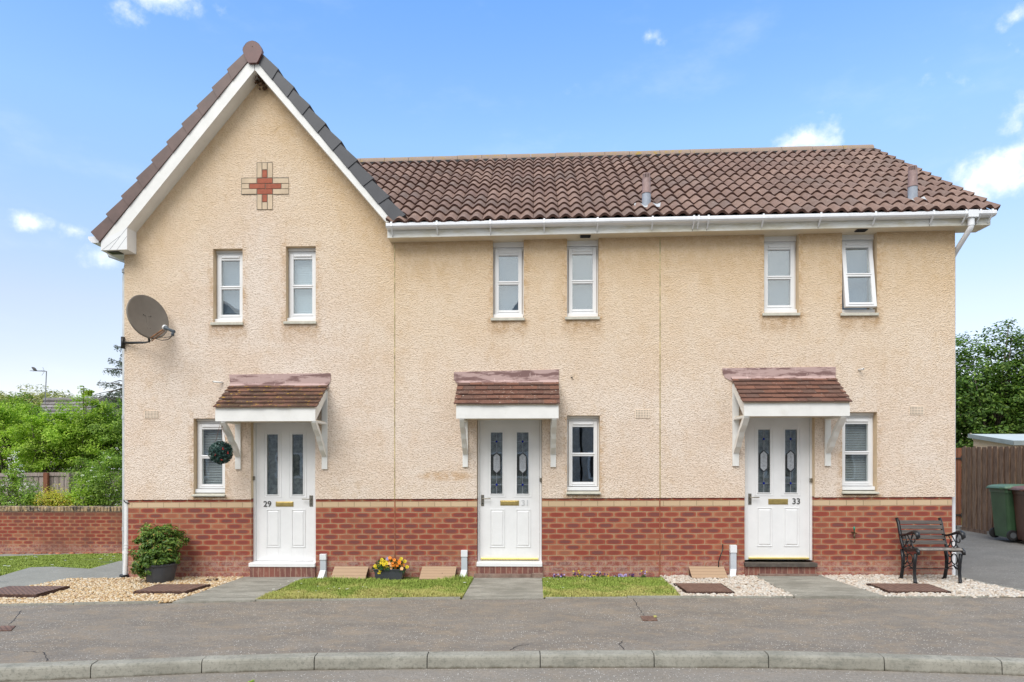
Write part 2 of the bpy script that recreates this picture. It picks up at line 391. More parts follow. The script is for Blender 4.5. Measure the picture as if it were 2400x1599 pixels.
flat('concrete', (0.36, 0.33, 0.28), 0.9, var=0.15, scale=6, bump=0.25, dirt=((0.2, 0.19, 0.16), 0.4))

def tile_base(t, b, c1, c2, c3, lich, liccol, sc=1.0):
    uv = t.node('ShaderNodeUVMap').outputs[0]; u, v, _ = t.sep(uv); p = t.pos()
    r = t.wn(t.comb(t.M('FLOOR', u), t.M('FLOOR', v))); r2 = t.wn(t.comb(t.M('FLOOR', v), t.M('FLOOR', u), 5.0))
    c = t.mix(r, c1, c2); c = t.mix(t.mr(r2, 0.55, 1.0, 0, 0.8), c, c3)
    fu = t.M('FRACT', u); j = t.mr(t.M('MINIMUM', fu, t.M('SUBTRACT', 1.0, fu)), 0.012, 0.03, 0.75, 0.0)
    c = t.mix(t.mr(t.noise(p, 2.2, 8, 0.8), 0.42, 0.66, 0, 0.5), c, tuple(x * 0.5 for x in c1)); c = t.mix(t.mr(t.noise(p, 16, 5, 0.75), 0.5, 0.66, 0, 0.35), c, tuple(x * 0.4 for x in c2))
    c = t.mix(t.mr(t.noise(p, 90, 3, 0.6), 0.4, 0.62, 0, 0.35), c, tuple(x * 0.6 for x in c2))
    c = t.mix(j, c, tuple(x * 0.3 for x in c1))
    l = t.M('MULTIPLY', t.mr(t.noise(p, 22 * sc, 5, 0.7), 0.60, 0.68), t.mr(t.noise(p, 2.3, 4, 0.6), 0.38, 0.6, 0.0, lich))
    c = t.mix(l, c, liccol)
    t.put(b.inputs['Normal'], t.bump(t.noise(p, 160, 3, 0.6), 0.35, 0.004))
    return c
mat('roof_tile', lambda t, b: tile_base(t, b, (0.345, 0.23, 0.18), (0.245, 0.16, 0.13), (0.22, 0.165, 0.14), 0.6, (0.60, 0.54, 0.46)), 0.85, spec=0.2)
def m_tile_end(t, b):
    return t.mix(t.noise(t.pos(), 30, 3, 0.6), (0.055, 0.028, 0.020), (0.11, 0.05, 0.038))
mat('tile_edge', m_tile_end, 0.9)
def m_ridge(t, b):
    p = t.pos(); c = t.mix(t.noise(p, 8, 6, 0.7), (0.36, 0.26, 0.20), (0.25, 0.19, 0.15))
    y = t.M('MULTIPLY', t.mr(t.noise(p, 12, 6, 0.75), 0.53, 0.62), t.mr(t.noise(p, 0.9, 3, 0.5), 0.4, 0.6))
    c = t.mix(y, c, (0.36, 0.24, 0.05))
    return t.mix(t.mr(t.noise(p, 25, 5, 0.7), 0.58, 0.66, 0, 0.6), c, (0.38, 0.32, 0.27))
mat('ridge', m_ridge, 0.85)
def canopy_tile(mossy):
    def f(t, b):
        c = tile_base(t, b, (0.26, 0.125, 0.085), (0.165, 0.085, 0.066), (0.13, 0.09, 0.076), 1.0, (0.62, 0.55, 0.48), 1.3)
        p = t.pos()
        if mossy:
            u = t.sep(t.node('ShaderNodeUVMap').outputs[0])[1]
            mo = t.mr(t.noise(t.scl(p, (0.6, 1, 1)), 9, 7, 0.8), 0.42, 0.60, 0, 0.85)
            c = t.mix(mo, c, (0.075, 0.055, 0.035))
            c = t.mix(t.M('MULTIPLY', t.mr(t.noise(p, 20, 4, 0.6), 0.6, 0.66), 0.9), c, (0.45, 0.27, 0.04))
        return c
    return f
mat('canopy_tile', canopy_tile(False), 0.85, spec=0.2); mat('canopy_tile_mossy', canopy_tile(True), 0.9, spec=0.15)
def m_flash(t, b):
    p = t.pos(); n = t.noise(t.scl(p, (0.9, 1, 5)), 2.6, 5, 0.66)
    c = t.mix(t.mr(n, 0.48, 0.58), (0.47, 0.33, 0.305), (0.20, 0.115, 0.105))
    return t.mix(t.mr(t.noise(t.scl(p, (6, 1, 2)), 6, 4, 0.6), 0.6, 0.7, 0, 0.6), c, (0.70, 0.55, 0.51))
mat('painted_flashing', m_flash, 0.7)

def m_glass(refl, tintc=(0.55, 0.62, 0.7)):
    def f(name):
        m = bpy.data.materials.new(name); m.use_nodes = True; t = NT(m.node_tree); t.N.remove(t.N['Principled BSDF'])
        gl = t.node('ShaderNodeBsdfGlossy', {'Color': (0.97, 0.98, 0.97), 'Roughness': 0.015}); tr = t.node('ShaderNodeBsdfTransparent', {'Color': (0.90, 0.93, 0.93)})
        p = t.pos(); t.put(gl.inputs['Normal'], t.bump(t.noise(p, 3.0, 2, 0.5), 0.03, 0.02))
        mx = t.node('ShaderNodeMixShader', {0: refl}); t.L.new(tr.outputs[0], mx.inputs[1]); t.L.new(gl.outputs[0], mx.inputs[2])
        t.L.new(mx.outputs[0], t.N['Material Output'].inputs[0]); MATS[name] = m
    return f
m_glass(0.20)('glass'); m_glass(0.15)('glass_door'); m_glass(0.22)('glass_up')
flat('blind_slat', (0.85, 0.85, 0.84), 0.5, var=0.04)
flat('blind_shut', (0.19, 0.25, 0.33), 0.55, var=0.06)
flat('blind_shut_pale', (0.50, 0.58, 0.64), 0.55, var=0.05)
flat('door_backing', (0.13, 0.13, 0.12), 0.6, var=0.6, scale=16)
flat('curtain', (0.66, 0.68, 0.72), 0.9, var=0.06)
flat('sky_backing', (0.115, 0.17, 0.245), 0.5, var=0.05)  # blue-grey of the mirrored sky painted as a backing colour

def asphalt(c1, c2, speck, sc=1.0, brown=None):
    def f(t, b):
        p = t.pos()
        n = t.noise(p, 260 * sc, 2, 0.6); m = t.noise(t.scl(p, (1, 1.6, 1)), 1.3, 7, 0.72); g = t.noise(p, 42 * sc, 4, 0.7)
        c = t.mix(t.mr(m, 0.32, 0.68), c1, c2)
        c = t.mix(t.mr(g, 0.38, 0.62, 0, 0.40), c, tuple(x * 0.62 for x in c1))
        c = t.mix(t.mr(n, 0.35, 0.7, 0, 0.5), c, tuple(x * 0.5 for x in c1))
        v = t.vor(p, 55 * sc); rr = t.vor(p, 55 * sc, out='Color')
        sp = t.M('MULTIPLY', t.mr(v, 0.32, 0.18), t.mr(t.sep(rr)[0], 1 - speck, 1 - speck + 0.05))
        sp = t.M('MULTIPLY', sp, t.mr(t.noise(p, 1.1, 4, 0.6), 0.35, 0.62, 0.25, 1.0))
        c = t.mix(sp, c, (0.80, 0.78, 0.72))
        dk = t.M('MULTIPLY', t.mr(t.vor(t.scl(p, (0.7, 1, 1)), 34 * sc), 0.26, 0.12), t.mr(t.sep(t.vor(t.scl(p, (0.7, 1, 1)), 34 * sc, out='Color'))[1], 0.80, 0.84))
        c = t.mix(t.M('MULTIPLY', dk, 0.75), c, tuple(x * 0.3 for x in c1))
        if brown is not None:
            y = t.sep(p)[1]
            c = t.mix(t.M('MULTIPLY', t.mr(t.noise(t.scl(p, (1, 1.5, 1)), 3.2, 7, 0.75), 0.44, 0.66), brown), c, (0.34, 0.265, 0.185))
        t.put(b.inputs['Normal'], t.bump(t.M('ADD', n, t.M('MULTIPLY', v, 0.7)), 0.55, 0.006))
        return c
    return f
mat('pavement', asphalt((0.235, 0.208, 0.180), (0.315, 0.28, 0.24), 0.30, 1.0, 0.48), 0.92, spec=0.2)
mat('road', asphalt((0.28, 0.252, 0.218), (0.345, 0.31, 0.27), 0.26, 1.0, 0.25), 0.92, spec=0.2)
mat('drive', asphalt((0.22, 0.207, 0.185), (0.285, 0.268, 0.24), 0.14, 1.0), 0.92, spec=0.2)
def m_kerb(t, b):
    p = t.pos(); x, y, z = t.sep(p)
    c = t.mix(t.mr(t.noise(p, 2.5, 6, 0.7), 0.35, 0.65), (0.28, 0.268, 0.226), (0.36, 0.345, 0.295))
    c = t.mix(t.M('MULTIPLY', t.mr(t.noise(p, 38, 5, 0.75), 0.48, 0.66), 0.5), c, (0.14, 0.14, 0.12))
    c = t.mix(t.M('MULTIPLY', t.mr(t.noise(t.scl(p, (1, 1, 3)), 3.3, 8, 0.8), 0.52, 0.66), 0.6), c, (0.16, 0.165, 0.14))
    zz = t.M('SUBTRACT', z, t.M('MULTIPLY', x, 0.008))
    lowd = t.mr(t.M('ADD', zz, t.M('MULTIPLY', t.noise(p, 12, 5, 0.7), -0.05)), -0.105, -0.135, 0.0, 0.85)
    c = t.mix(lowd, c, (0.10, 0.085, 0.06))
    t.put(b.inputs['Normal'], t.bump(t.noise(p, 90, 4, 0.7), 0.35, 0.006))
    return c
mat('kerb', m_kerb, 0.9, spec=0.2)
def m_slab(t, b):
    p = t.pos()
    c = t.mix(t.mr(t.noise(p, 1.8, 6, 0.7), 0.35, 0.65), (0.29, 0.275, 0.235), (0.38, 0.36, 0.31))
    c = t.mix(t.mr(t.noise(t.scl(p, (0.7, 2.5, 1)), 2.4, 7, 0.75), 0.44, 0.62, 0, 0.75), c, (0.19, 0.18, 0.15))
    c = t.mix(t.mr(t.noise(p, 70, 3, 0.6), 0.45, 0.65, 0, 0.35), c, (0.15, 0.15, 0.13))
    t.put(b.inputs['Normal'], t.bump(t.noise(p, 60, 4, 0.7), 0.3, 0.006))
    return c
mat('slab', m_slab, 0.92, spec=0.2)
mat('path_grey', lambda t, b: t.mix(t.M('MULTIPLY', t.mr(t.noise(t.pos(), 45, 4, 0.7), 0.56, 0.64), 0.5), t.mix(t.noise(t.pos(), 3, 6, 0.7), (0.19, 0.188, 0.165), (0.37, 0.36, 0.315)), (0.5, 0.5, 0.47)), 0.92, spec=0.2)
flat('soil', (0.10, 0.07, 0.045), 0.95, var=0.3, scale=20, bump=0.5)
flat('sand', (0.38, 0.27, 0.15), 0.95, var=0.3, scale=40, bump=0.5)
flat('earth', (0.09, 0.11, 0.05), 0.95, var=0.3, scale=2, bump=0.3)
def m_turf(t, b):
    p = t.pos(); n = t.noise(p, 2.0, 6, 0.7)
    c = t.mix(t.mr(n, 0.38, 0.62), (0.16, 0.23, 0.05), (0.36, 0.32, 0.12))
    return t.mix(t.noise(p, 120, 3, 0.6), c, (0.05, 0.07, 0.02))
mat('turf', m_turf, 0.95, spec=0.1)
def m_blade(lush):
    def f(t, b):
        p = t.pos(); i = t.island(); n = t.noise(p, 2.1, 5, 0.7); y = t.sep(p)[1]
        g = t.mix(i, (0.21, 0.30, 0.05), (0.36, 0.44, 0.095))
        s = t.mix(i, (0.52, 0.45, 0.17), (0.42, 0.44, 0.12))
        k = t.mr(t.M('ADD', n, t.M('MULTIPLY', t.M('ADD', y, 0.75), -0.22 if not lush else 0.0)), 0.46 if not lush else 0.75, 0.66 if not lush else 0.95)
        return t.mix(k, g, s)
    return f
mat('grass_blade', m_blade(False), 0.6, spec=0.2); mat('grass_lush', m_blade(True), 0.6, spec=0.2)
def stone_mat(stops):
    def f(t, b):
        c = t.ramp(t.island(), stops); p = t.pos()
        return t.mix(t.mr(t.noise(p, 120, 3, 0.6), 0.45, 0.7, 0, 0.3), c, (0.35, 0.25, 0.15))
    return f
mat('gravel_gold', stone_mat([(0, (0.46, 0.29, 0.13)), (0.25, (0.56, 0.39, 0.20)), (0.5, (0.66, 0.52, 0.33)), (0.75, (0.74, 0.66, 0.52)), (1, (0.38, 0.21, 0.09))]), 0.75)
mat('pebble_pale', stone_mat([(0, (0.46, 0.38, 0.30)), (0.3, (0.62, 0.54, 0.45)), (0.6, (0.50, 0.48, 0.44)), (0.85, (0.72, 0.67, 0.60)), (1, (0.38, 0.27, 0.20))]), 0.7)
def m_rust(t, b):
    p = t.pos(); x, y, z = t.sep(p)
    c = t.mix(t.mr(t.noise(p, 14, 6, 0.75), 0.35, 0.65), (0.17, 0.095, 0.07), (0.28, 0.165, 0.12))
    a = t.M('FRACT', t.M('MULTIPLY', t.M('ADD', x, y), 17.0)); bb = t.M('FRACT', t.M('MULTIPLY', t.M('SUBTRACT', x, y), 17.0))
    g = t.M('MAXIMUM', t.mr(a, 0.30, 0.36, 1, 0), t.mr(bb, 0.30, 0.36, 1, 0))
    t.put(b.inputs['Normal'], t.bump(g, 0.9, 0.008))
    return t.mix(t.M('MULTIPLY', g, 0.55), c, (0.06, 0.035, 0.028))
mat('rust_cover', m_rust, 0.8)
flat('rust_side', (0.07, 0.035, 0.026), 0.85, var=0.3, scale=20)
def m_lid(t, b):
    p = t.pos(); y = t.sep(p)[1]
    c = t.mix(t.noise(t.scl(p, (2, 30, 30)), 3, 4, 0.6), (0.385, 0.26, 0.165), (0.475, 0.335, 0.215))
    f = t.M('FRACT', t.M('MULTIPLY', y, 18.0)); g = t.mr(f, 0.06, 0.12, 1, 0)
    t.put(b.inputs['Normal'], t.bump(t.M('MULTIPLY', g, -1.0), 0.6, 0.004))
    return t.mix(t.M('MULTIPLY', g, 0.55), c, (0.16, 0.08, 0.05))
mat('meter_lid', m_lid, 0.75)
def wood(name, c1, c2, c3, rough=0.85, axis='z', ymark=None):
    def f(t, b):
        p = t.pos(); i = t.island(); s = (9, 9, 0.9) if axis == 'z' else (0.9, 14, 14)
        g = t.noise(t.scl(p, s), 4, 6, 0.7)
        c = t.mix(i, c1, c2); c = t.mix(t.mr(g, 0.42, 0.62, 0, 0.85), c, c3)
        t.put(b.inputs['Normal'], t.bump(g, 0.4, 0.005)); return c
    return mat(name, f, rough)
wood('fence_brown', (0.19, 0.115, 0.075), (0.26, 0.17, 0.11), (0.10, 0.058, 0.038))
wood('fence_grey', (0.40, 0.35, 0.31), (0.32, 0.26, 0.23), (0.22, 0.17, 0.145))
wood('gate_red', (0.26, 0.10, 0.05), (0.22, 0.085, 0.045), (0.15, 0.055, 0.03))
wood('shed_wood', (0.62, 0.52, 0.42), (0.55, 0.40, 0.27), (0.52, 0.33, 0.19), axis='x')
wood('bench_wood', (0.10, 0.088, 0.08), (0.135, 0.115, 0.105), (0.06, 0.05, 0.045), axis='x')
flat('bench_wood_worn', (0.20, 0.18, 0.16), 0.8, var=0.35, scale=16, bump=0.3)
flat('shed_roof', (0.50, 0.56, 0.57), 0.8, var=0.06); flat('shed_trim', (0.24, 0.27, 0.27), 0.8, var=0.1)
flat('bin_green', (0.045, 0.10, 0.048), 0.45, var=0.12, scale=5, dirt=((0.08, 0.13, 0.08), 0.3))
flat('bin_green_lid', (0.12, 0.21, 0.14), 0.5, var=0.1)
flat('bin_brown', (0.10, 0.045, 0.032), 0.45, var=0.12); flat('bin_brown_lid', (0.22, 0.12, 0.10), 0.5, var=0.1)
flat('rubber', (0.015, 0.015, 0.016), 0.7); flat('hub_grey', (0.10, 0.11, 0.12), 0.5)
flat('dish_grey', (0.165, 0.14, 0.115), 0.55, var=0.08, scale=5, bump=0.05, dirt=((0.14, 0.115, 0.09), 0.4), dscale=7)
flat('lnb', (0.075, 0.095, 0.115), 0.4); flat('rusty_arm', (0.24, 0.12, 0.06), 0.7, var=0.4, scale=20)
flat('bark', (0.11, 0.085, 0.065), 0.9, var=0.3, scale=12, bump=0.6, bscale=30)
flat('slate', (0.20, 0.185, 0.175), 0.8, var=0.15, scale=6)
flat('house_wall', (0.55, 0.50, 0.44), 0.9); flat('dark_house_wall', (0.46, 0.42, 0.38), 0.9, var=0.3); flat('metal_grey', (0.22, 0.23, 0.24), 0.4, metal=0.5)
flat('bird', (0.09, 0.085, 0.085), 0.8, var=0.3, scale=40)
flat('twine', (0.20, 0.10, 0.06), 0.9); flat('berry', (0.50, 0.02, 0.02), 0.3)
flat('tap_green', (0.02, 0.22, 0.14), 0.4); flat('tap_brass', (0.12, 0.09, 0.05), 0.5, metal=0.6)
flat('yellow_mark', (0.38, 0.35, 0.10), 0.8); flat('white_petal', (0.85, 0.85, 0.82), 0.6)
for nm, c in dict(p_yellow=(0.80, 0.62, 0.02), p_orange=(0.85, 0.26, 0.02), p_peach=(0.85, 0.50, 0.22), p_lilac=(0.50, 0.42, 0.72), p_purple=(0.10, 0.03, 0.16), p_dark=(0.03, 0.01, 0.03)).items(): flat(nm, c, 0.6, var=0.1, scale=30)
def leafmat(name, stops, transl=0.35, rough=0.5):
    m = bpy.data.materials.new(name); m.use_nodes = True; t = NT(m.node_tree); b = t.N['Principled BSDF']
    c = t.ramp(t.island(), stops)
    big = t.mr(t.noise(t.pos(), 1.4, 4, 0.6), 0.35, 0.65, 0.75, 1.2, smooth=False)
    c = t.mix(1.0, c, t.comb(big, big, big), 'MULTIPLY')
    t.put(b.inputs['Base Color'], c); b.inputs['Roughness'].default_value = rough; b.inputs['Specular IOR Level'].default_value = 0.3
    tr = t.node('ShaderNodeBsdfTranslucent'); t.put(tr.inputs[0], t.mix(1.0, c, (1.1, 1.3, 0.5), 'MULTIPLY'))
    mx = t.node('ShaderNodeMixShader', {0: transl}); t.L.new(b.outputs[0], mx.inputs[1]); t.L.new(tr.outputs[0], mx.inputs[2])
    t.L.new(mx.outputs[0], t.N['Material Output'].inputs[0]); MATS[name] = m
leafmat('leaf_bright', [(0, (0.19, 0.32, 0.03)), (0.5, (0.32, 0.48, 0.045)), (1, (0.50, 0.64, 0.10))], 0.4)
leafmat('leaf_lime', [(0, (0.26, 0.38, 0.03)), (1, (0.42, 0.54, 0.07))], 0.4)
leafmat('leaf_mid', [(0, (0.13, 0.24, 0.03)), (0.6, (0.23, 0.37, 0.045)), (1, (0.38, 0.52, 0.09))], 0.3)
leafmat('leaf_dark', [(0, (0.05, 0.105, 0.018)), (0.6, (0.10, 0.19, 0.03)), (1, (0.26, 0.38, 0.07))], 0.3)
leafmat('leaf_gold', [(0, (0.62, 0.54, 0.05)), (0.5, (0.48, 0.58, 0.06)), (1, (0.74, 0.46, 0.09))], 0.3)
leafmat('leaf_olive', [(0, (0.26, 0.29, 0.08)), (1, (0.42, 0.43, 0.15))], 0.2)
leafmat('needle', [(0, (0.08, 0.11, 0.08)), (1, (0.17, 0.21, 0.15))], 0.1)
leafmat('leaf_pieris', [(0, (0.06, 0.13, 0.03)), (0.55, (0.13, 0.23, 0.04)), (0.9, (0.28, 0.40, 0.08)), (1, (0.42, 0.22, 0.07))], 0.2, 0.4)
leafmat('leaf_ball', [(0, (0.008, 0.035, 0.03)), (0.6, (0.018, 0.06, 0.05)), (1, (0.09, 0.15, 0.13))], 0.05, 0.4)
leafmat('leaf_pansy', [(0, (0.02, 0.07, 0.02)), (1, (0.06, 0.14, 0.04))], 0.2)
flat('chips', (0.40, 0.16, 0.09), 0.9, var=0.5, scale=12)
def m_slatetile(t, b): return t.mix(t.island(), (0.16, 0.14, 0.135), (0.27, 0.245, 0.23))
mat('slate_tile', m_slatetile, 0.85)
# ================================================================== the setting
def poly_sheet(name, pts, m, dz=0.0, nx=None, kind='structure'):    # a flat sheet over a ground polygon, following GZ
    b = MB(); P = [Vector((p[0], p[1], 0)) for p in pts]
    tr = tessellate_polygon([P])
    b.add([(p.x, p.y, GZ(p.x, p.y) + dz) for p in P], [tuple(q) if ((P[q[1]] - P[q[0]]).cross(P[q[2]] - P[q[0]])).z > 0 else tuple(reversed(q)) for q in tr])
    o = b.build(name, m)
    if kind: o['kind'] = kind
    return o
def gp(lst): return [(G(a, b).x, G(a, b).y) for a, b in lst]

# kerb line, from its joints
KX = [-600, -300, 0, 230, 485, 745, 1005, 1265, 1527, 1791, 2058, 2329, 2600, 2900]
KY = [1600, 1576, 1557, 1549, 1538, 1531, 1528, 1526, 1525, 1526, 1532, 1540, 1552, 1572]
KP = [G(a, b) for a, b in zip(KX, KY)]
KF = []
for i, p in enumerate(KP):
    d = (KP[min(i + 1, len(KP) - 1)] - KP[max(i - 1, 0)]); d.z = 0; d.normalize()
    KF.append(Vector((d.y, -d.x, 0)))                    # towards the road
# base ground, one sheet to the horizon, under everything
nx_, ny_ = 64, 48
xs = [-900, -400, -150, -60, -30, -20] + list(np.linspace(-16, 16, 33)) + [20, 30, 60, 150, 400, 900]
ys = [-900, -300, -100, -50, -30, -20, -12] + [-4, -2, 0, 1, 2, 3, 4, 5, 6, 7, 8, 9, 12, 20, 40, 100, 300, 900]
b = MB(); vs = [(x, y, GZ(x, y) - (0.135 if y < -3.2 else 0.03)) for y in ys for x in xs]; n = len(xs)
b.add(vs, [(j * n + i, j * n + i + 1, (j + 1) * n + i + 1, (j + 1) * n + i) for j in range(len(ys) - 1) for i in range(n - 1)])
b.build('ground', 'earth', smooth=True)['kind'] = 'structure'
# road
kr = [(p + f * 0.12) for p, f in zip(KP, KF)]
b = MB(); rows = []
for i, p in enumerate(kr):
    rows.append([(p.x, p.y, GZ(p.x, 0) - 0.105), (p.x, p.y - 1.0, GZ(p.x, 0) - 0.098), (p.x, -14.0, GZ(p.x, 0) - 0.105)])
rows = [[(-40, r[1], GZ(-14, 0) - 0.104) for r in rows[0]]] + rows + [[(40, r[1], GZ(14, 0) - 0.104) for r in rows[-1]]]
vs = [v for r in rows for v in r]
b.add(vs, [(i * 3 + j + 1, (i + 1) * 3 + j + 1, (i + 1) * 3 + j, i * 3 + j) for i in range(len(rows) - 1) for j in range(2)])
b.build('road', 'road')['kind'] = 'structure'
# pavement, from the kerb to the garden edging
EDX = [-600, 0, 401, 595, 1080, 1275, 1640, 2071, 2400, 2900]; EDY = [1430, 1421, 1414, 1410, 1405, 1403.5, 1402, 1402, 1401, 1398]
EP = [G(a, b) for a, b in zip(EDX, EDY)]
def lerp_line(P, x):
    for a, c in zip(P, P[1:]):
        if x <= c.x or c is P[-1]: return a.y + (c.y - a.y) * (x - a.x) / (c.x - a.x)
b = MB(); vs = []; XS = list(np.linspace(-12, 12, 97))
for x in XS:
    y0 = lerp_line(KP, x); y1 = lerp_line(EP, x)
    for k in range(7): vs.append((x, y0 + (y1 - y0) * k / 6, GZ(x, 0) + 0.0015 * math.sin(x * 3 + k)))
b.add(vs, [(i * 7 + j, (i + 1) * 7 + j, (i + 1) * 7 + j + 1, i * 7 + j + 1) for i in range(96) for j in range(6)])
b.build('pavement', 'pavement', smooth=True)['kind'] = 'structure'
# kerb: stones 0.9 m long with open joints and a rounded arris, one run
b = MB()
for i in range(len(KP) - 1):
    A, B_ = KP[i], KP[i + 1]; fa, fb = KF[i], KF[i + 1]; L = (B_ - A).length; u = 0.004 / L
    jz = random.uniform(-0.003, 0.003)
    prof = [(0.0, 0.004), (0.098, 0.003), (0.112, -0.003), (0.120, -0.016), (0.124, -0.035), (0.130, -0.135), (0.0, -0.135)]
    def sec(s):
        p = A.lerp(B_, s); f = fa.lerp(fb, s).normalized()
        return [(p.x + f.x * d, p.y + f.y * d, GZ(p.x, 0) + z + jz) for d, z in prof]
    N = 6; secs = [sec(u + (1 - 2 * u) * k / N) for k in range(N + 1)]; m = len(prof)
    vs = [v for s_ in secs for v in s_]
    fs = [(k * m + j, (k + 1) * m + j, (k + 1) * m + (j + 1) % m, k * m + (j + 1) % m) for k in range(N) for j in range(m)]
    fs = [tuple(reversed(f)) for f in fs] + [tuple(range(m)), tuple(N * m + j for j in reversed(range(m)))]
    b.add(vs, fs)
    q = B_ + (fb * 0.05); b.box(q.x - 0.006, q.x + 0.006, q.y - 0.05, q.y + 0.07, GZ(q.x, 0) - 0.135, GZ(q.x, 0) - 0.012, 1)
b.build('kerb', ['kerb', 'dark_iron'], bevel=0)['kind'] = 'structure'
# garden edging stones
b = MB()
def edge_run(px0, px1, h=0.020, wd=0.04):
    x0, x1 = G(px0, 1405).x, G(px1, 1403).x; n = max(1, round((x1 - x0) / 0.9))
    for k in range(n):
        a, c = x0 + (x1 - x0) * k / n + 0.003, x0 + (x1 - x0) * (k + 1) / n - 0.003
        ya, yc = lerp_line(EP, a), lerp_line(EP, c); hh = h + random.uniform(-0.006, 0.006)
        b.hexa([(a, ya, GZ(a, 0) - .05), (c, yc, GZ(c, 0) - .05), (c, yc + wd, GZ(c, 0) - .05), (a, ya + wd, GZ(a, 0) - .05),
                (a, ya + .008, GZ(a, 0) + hh), (c, yc + .008, GZ(c, 0) + hh), (c, yc + wd - .006, GZ(c, 0) + hh), (a, ya + wd - .006, GZ(a, 0) + hh)])
edge_run(-500, 401); edge_run(598, 1080); edge_run(1278, 1862); edge_run(2075, 2700)
b.build('garden_edging', 'kerb')['kind'] = 'structure'

YW = 0.02
def wallx(px): return (WX(px), YW)
gravel_poly = gp([(-420, 1424), (-160, 1392), (52, 1379), (160, 1359), (282, 1357)]) + [wallx(296), wallx(572)] + gp([(560, 1360), (404, 1413), (0, 1420)])
slab29 = [wallx(572), wallx(742)] + gp([(707, 1360), (597, 1411), (404, 1415), (560, 1360)])
grassA_top = gp([(712, 1361), (760, 1361.5), (860, 1362), (980, 1363), (1060, 1363), (1085, 1359), (1108, 1357)])
grassA = grassA_top + gp([(1083, 1404), (800, 1407), (597, 1409.5)])
slab31 = [wallx(1108), wallx(1272)] + gp([(1270, 1358), (1274, 1405), (1083, 1406), (1111, 1358)])
bedA = [wallx(738), wallx(1117)] + gp([(1111, 1358), (1083, 1404), (800, 1407), (597, 1409.5), (707, 1360)]); grassB = gp([(1271, 1356), (1546, 1356)]) + gp([(1550, 1353), (1600, 1401), (1274, 1403)])
pebC = [wallx(1548), wallx(1775)] + gp([(1768, 1353), (1866, 1401), (1600, 1401), (1550, 1353)])
slab33 = [wallx(1748), wallx(1925)] + gp([(1930, 1356), (2075, 1403), (1864, 1403), (1766, 1353)])
pebD = [wallx(1920), wallx(2236)] + gp([(2250, 1357), (2320, 1374), (2400, 1390), (2450, 1401), (2075, 1401), (1930, 1356)])
poly_sheet('gravel_bed', gravel_poly, 'sand', 0.004); poly_sheet('lawn_bed', bedA, 'turf', 0.006); poly_sheet('soil_strip', [wallx(1270), wallx(1550)] + gp([(1552, 1358), (1269, 1358)]), 'soil', 0.006); poly_sheet('lawn_bed', grassB, 'turf', 0.008)
poly_sheet('pebble_bed', pebC, 'sand', 0.004); poly_sheet('pebble_bed', pebD, 'sand', 0.004)
def slab_path(name, poly, h=0.022, joints=()):
    b = MB(); b.prism([(x, y, GZ(x, 0) - 0.03) for x, y in poly], (0, 0, 0.03 + h))
    for (a, c) in joints:
        A, C_ = G(*a), G(*c); b.box(A.x, C_.x, A.y - 0.006, A.y + 0.006, A.z + h - 0.004, A.z + h + 0.0015, 1)
    o = b.build(name, ['slab', 'dark_iron']); o['kind'] = 'structure'; return o
slab_path('path', slab29, 0.02, [((482, 1389), (655, 1388))]); slab_path('path', slab31, 0.012, [((1103, 1380), (1271, 1379))]); slab_path('path', slab33, 0.026, [((1812, 1376), (1985, 1377))])
# driveway on the right and the grey path on the left
drv = [(x, y) for x, y in gp([(2236, 1353), (2250, 1357), (2320, 1374), (2400, 1389), (2450, 1400)])] + [(22, lerp_line(EP, 11.9)), (22, 6.5), (WX(2236), 6.5)]
poly_sheet('driveway', drv, 'drive', 0.006)
b = MB()
dl = gp([(2240, 1353), (2320, 1373), (2400, 1388), (2452, 1399)])
for (x0, y0), (x1, y1) in zip(dl, dl[1:]):
    dn_ = Vector((y1 - y0, x0 - x1, 0)).normalized() * 0.02
    b.hexa([(x0 + dn_.x, y0 + dn_.y, GZ(x0, 0) - .05), (x1 + dn_.x, y1 + dn_.y, GZ(x1, 0) - .05), (x1 - dn_.x, y1 - dn_.y, GZ(x1, 0) - .05), (x0 - dn_.x, y0 - dn_.y, GZ(x0, 0) - .05),
            (x0 + dn_.x, y0 + dn_.y, GZ(x0, 0) + .022), (x1 + dn_.x, y1 + dn_.y, GZ(x1, 0) + .022), (x1 - dn_.x, y1 - dn_.y, GZ(x1, 0) + .022), (x0 - dn_.x, y0 - dn_.y, GZ(x0, 0) + .022)])
b.build('driveway_edging', 'kerb')['kind'] = 'structure'
lpath = gp([(-420, 1424), (-160, 1392), (52, 1379), (160, 1359), (282, 1357)]) + [wallx(291), (WX(291), 0.9)] + gp([(283, 1331), (211, 1343), (124, 1340), (71, 1341), (0, 1354), (-300, 1385)])
slab_path('path', lpath, 0.012, [((40, 1348), (250, 1348)), ((-10, 1366), (120, 1366))]).data.materials[0] = MATS['path_grey']
llawn = gp([(0, 1354), (71, 1341), (124, 1340), (211, 1343), (283, 1331)]) + [(WX(291), 0.9)] + gp([(300, 1302), (120, 1304), (-60, 1309), (-400, 1315), (-300, 1385)])
b = MB(); LX = np.linspace(-16, WX(291), 15); 
poly_sheet('lawn_bed', llawn, 'turf', 0.02)
kpath = gp([(300, 1302), (120, 1304), (-60, 1309), (-400, 1315)]) + gp([(-400, 1307), (-60, 1302), (120, 1299), (300, 1297)])
poly_sheet('path', kpath, 'path_grey', 0.03)

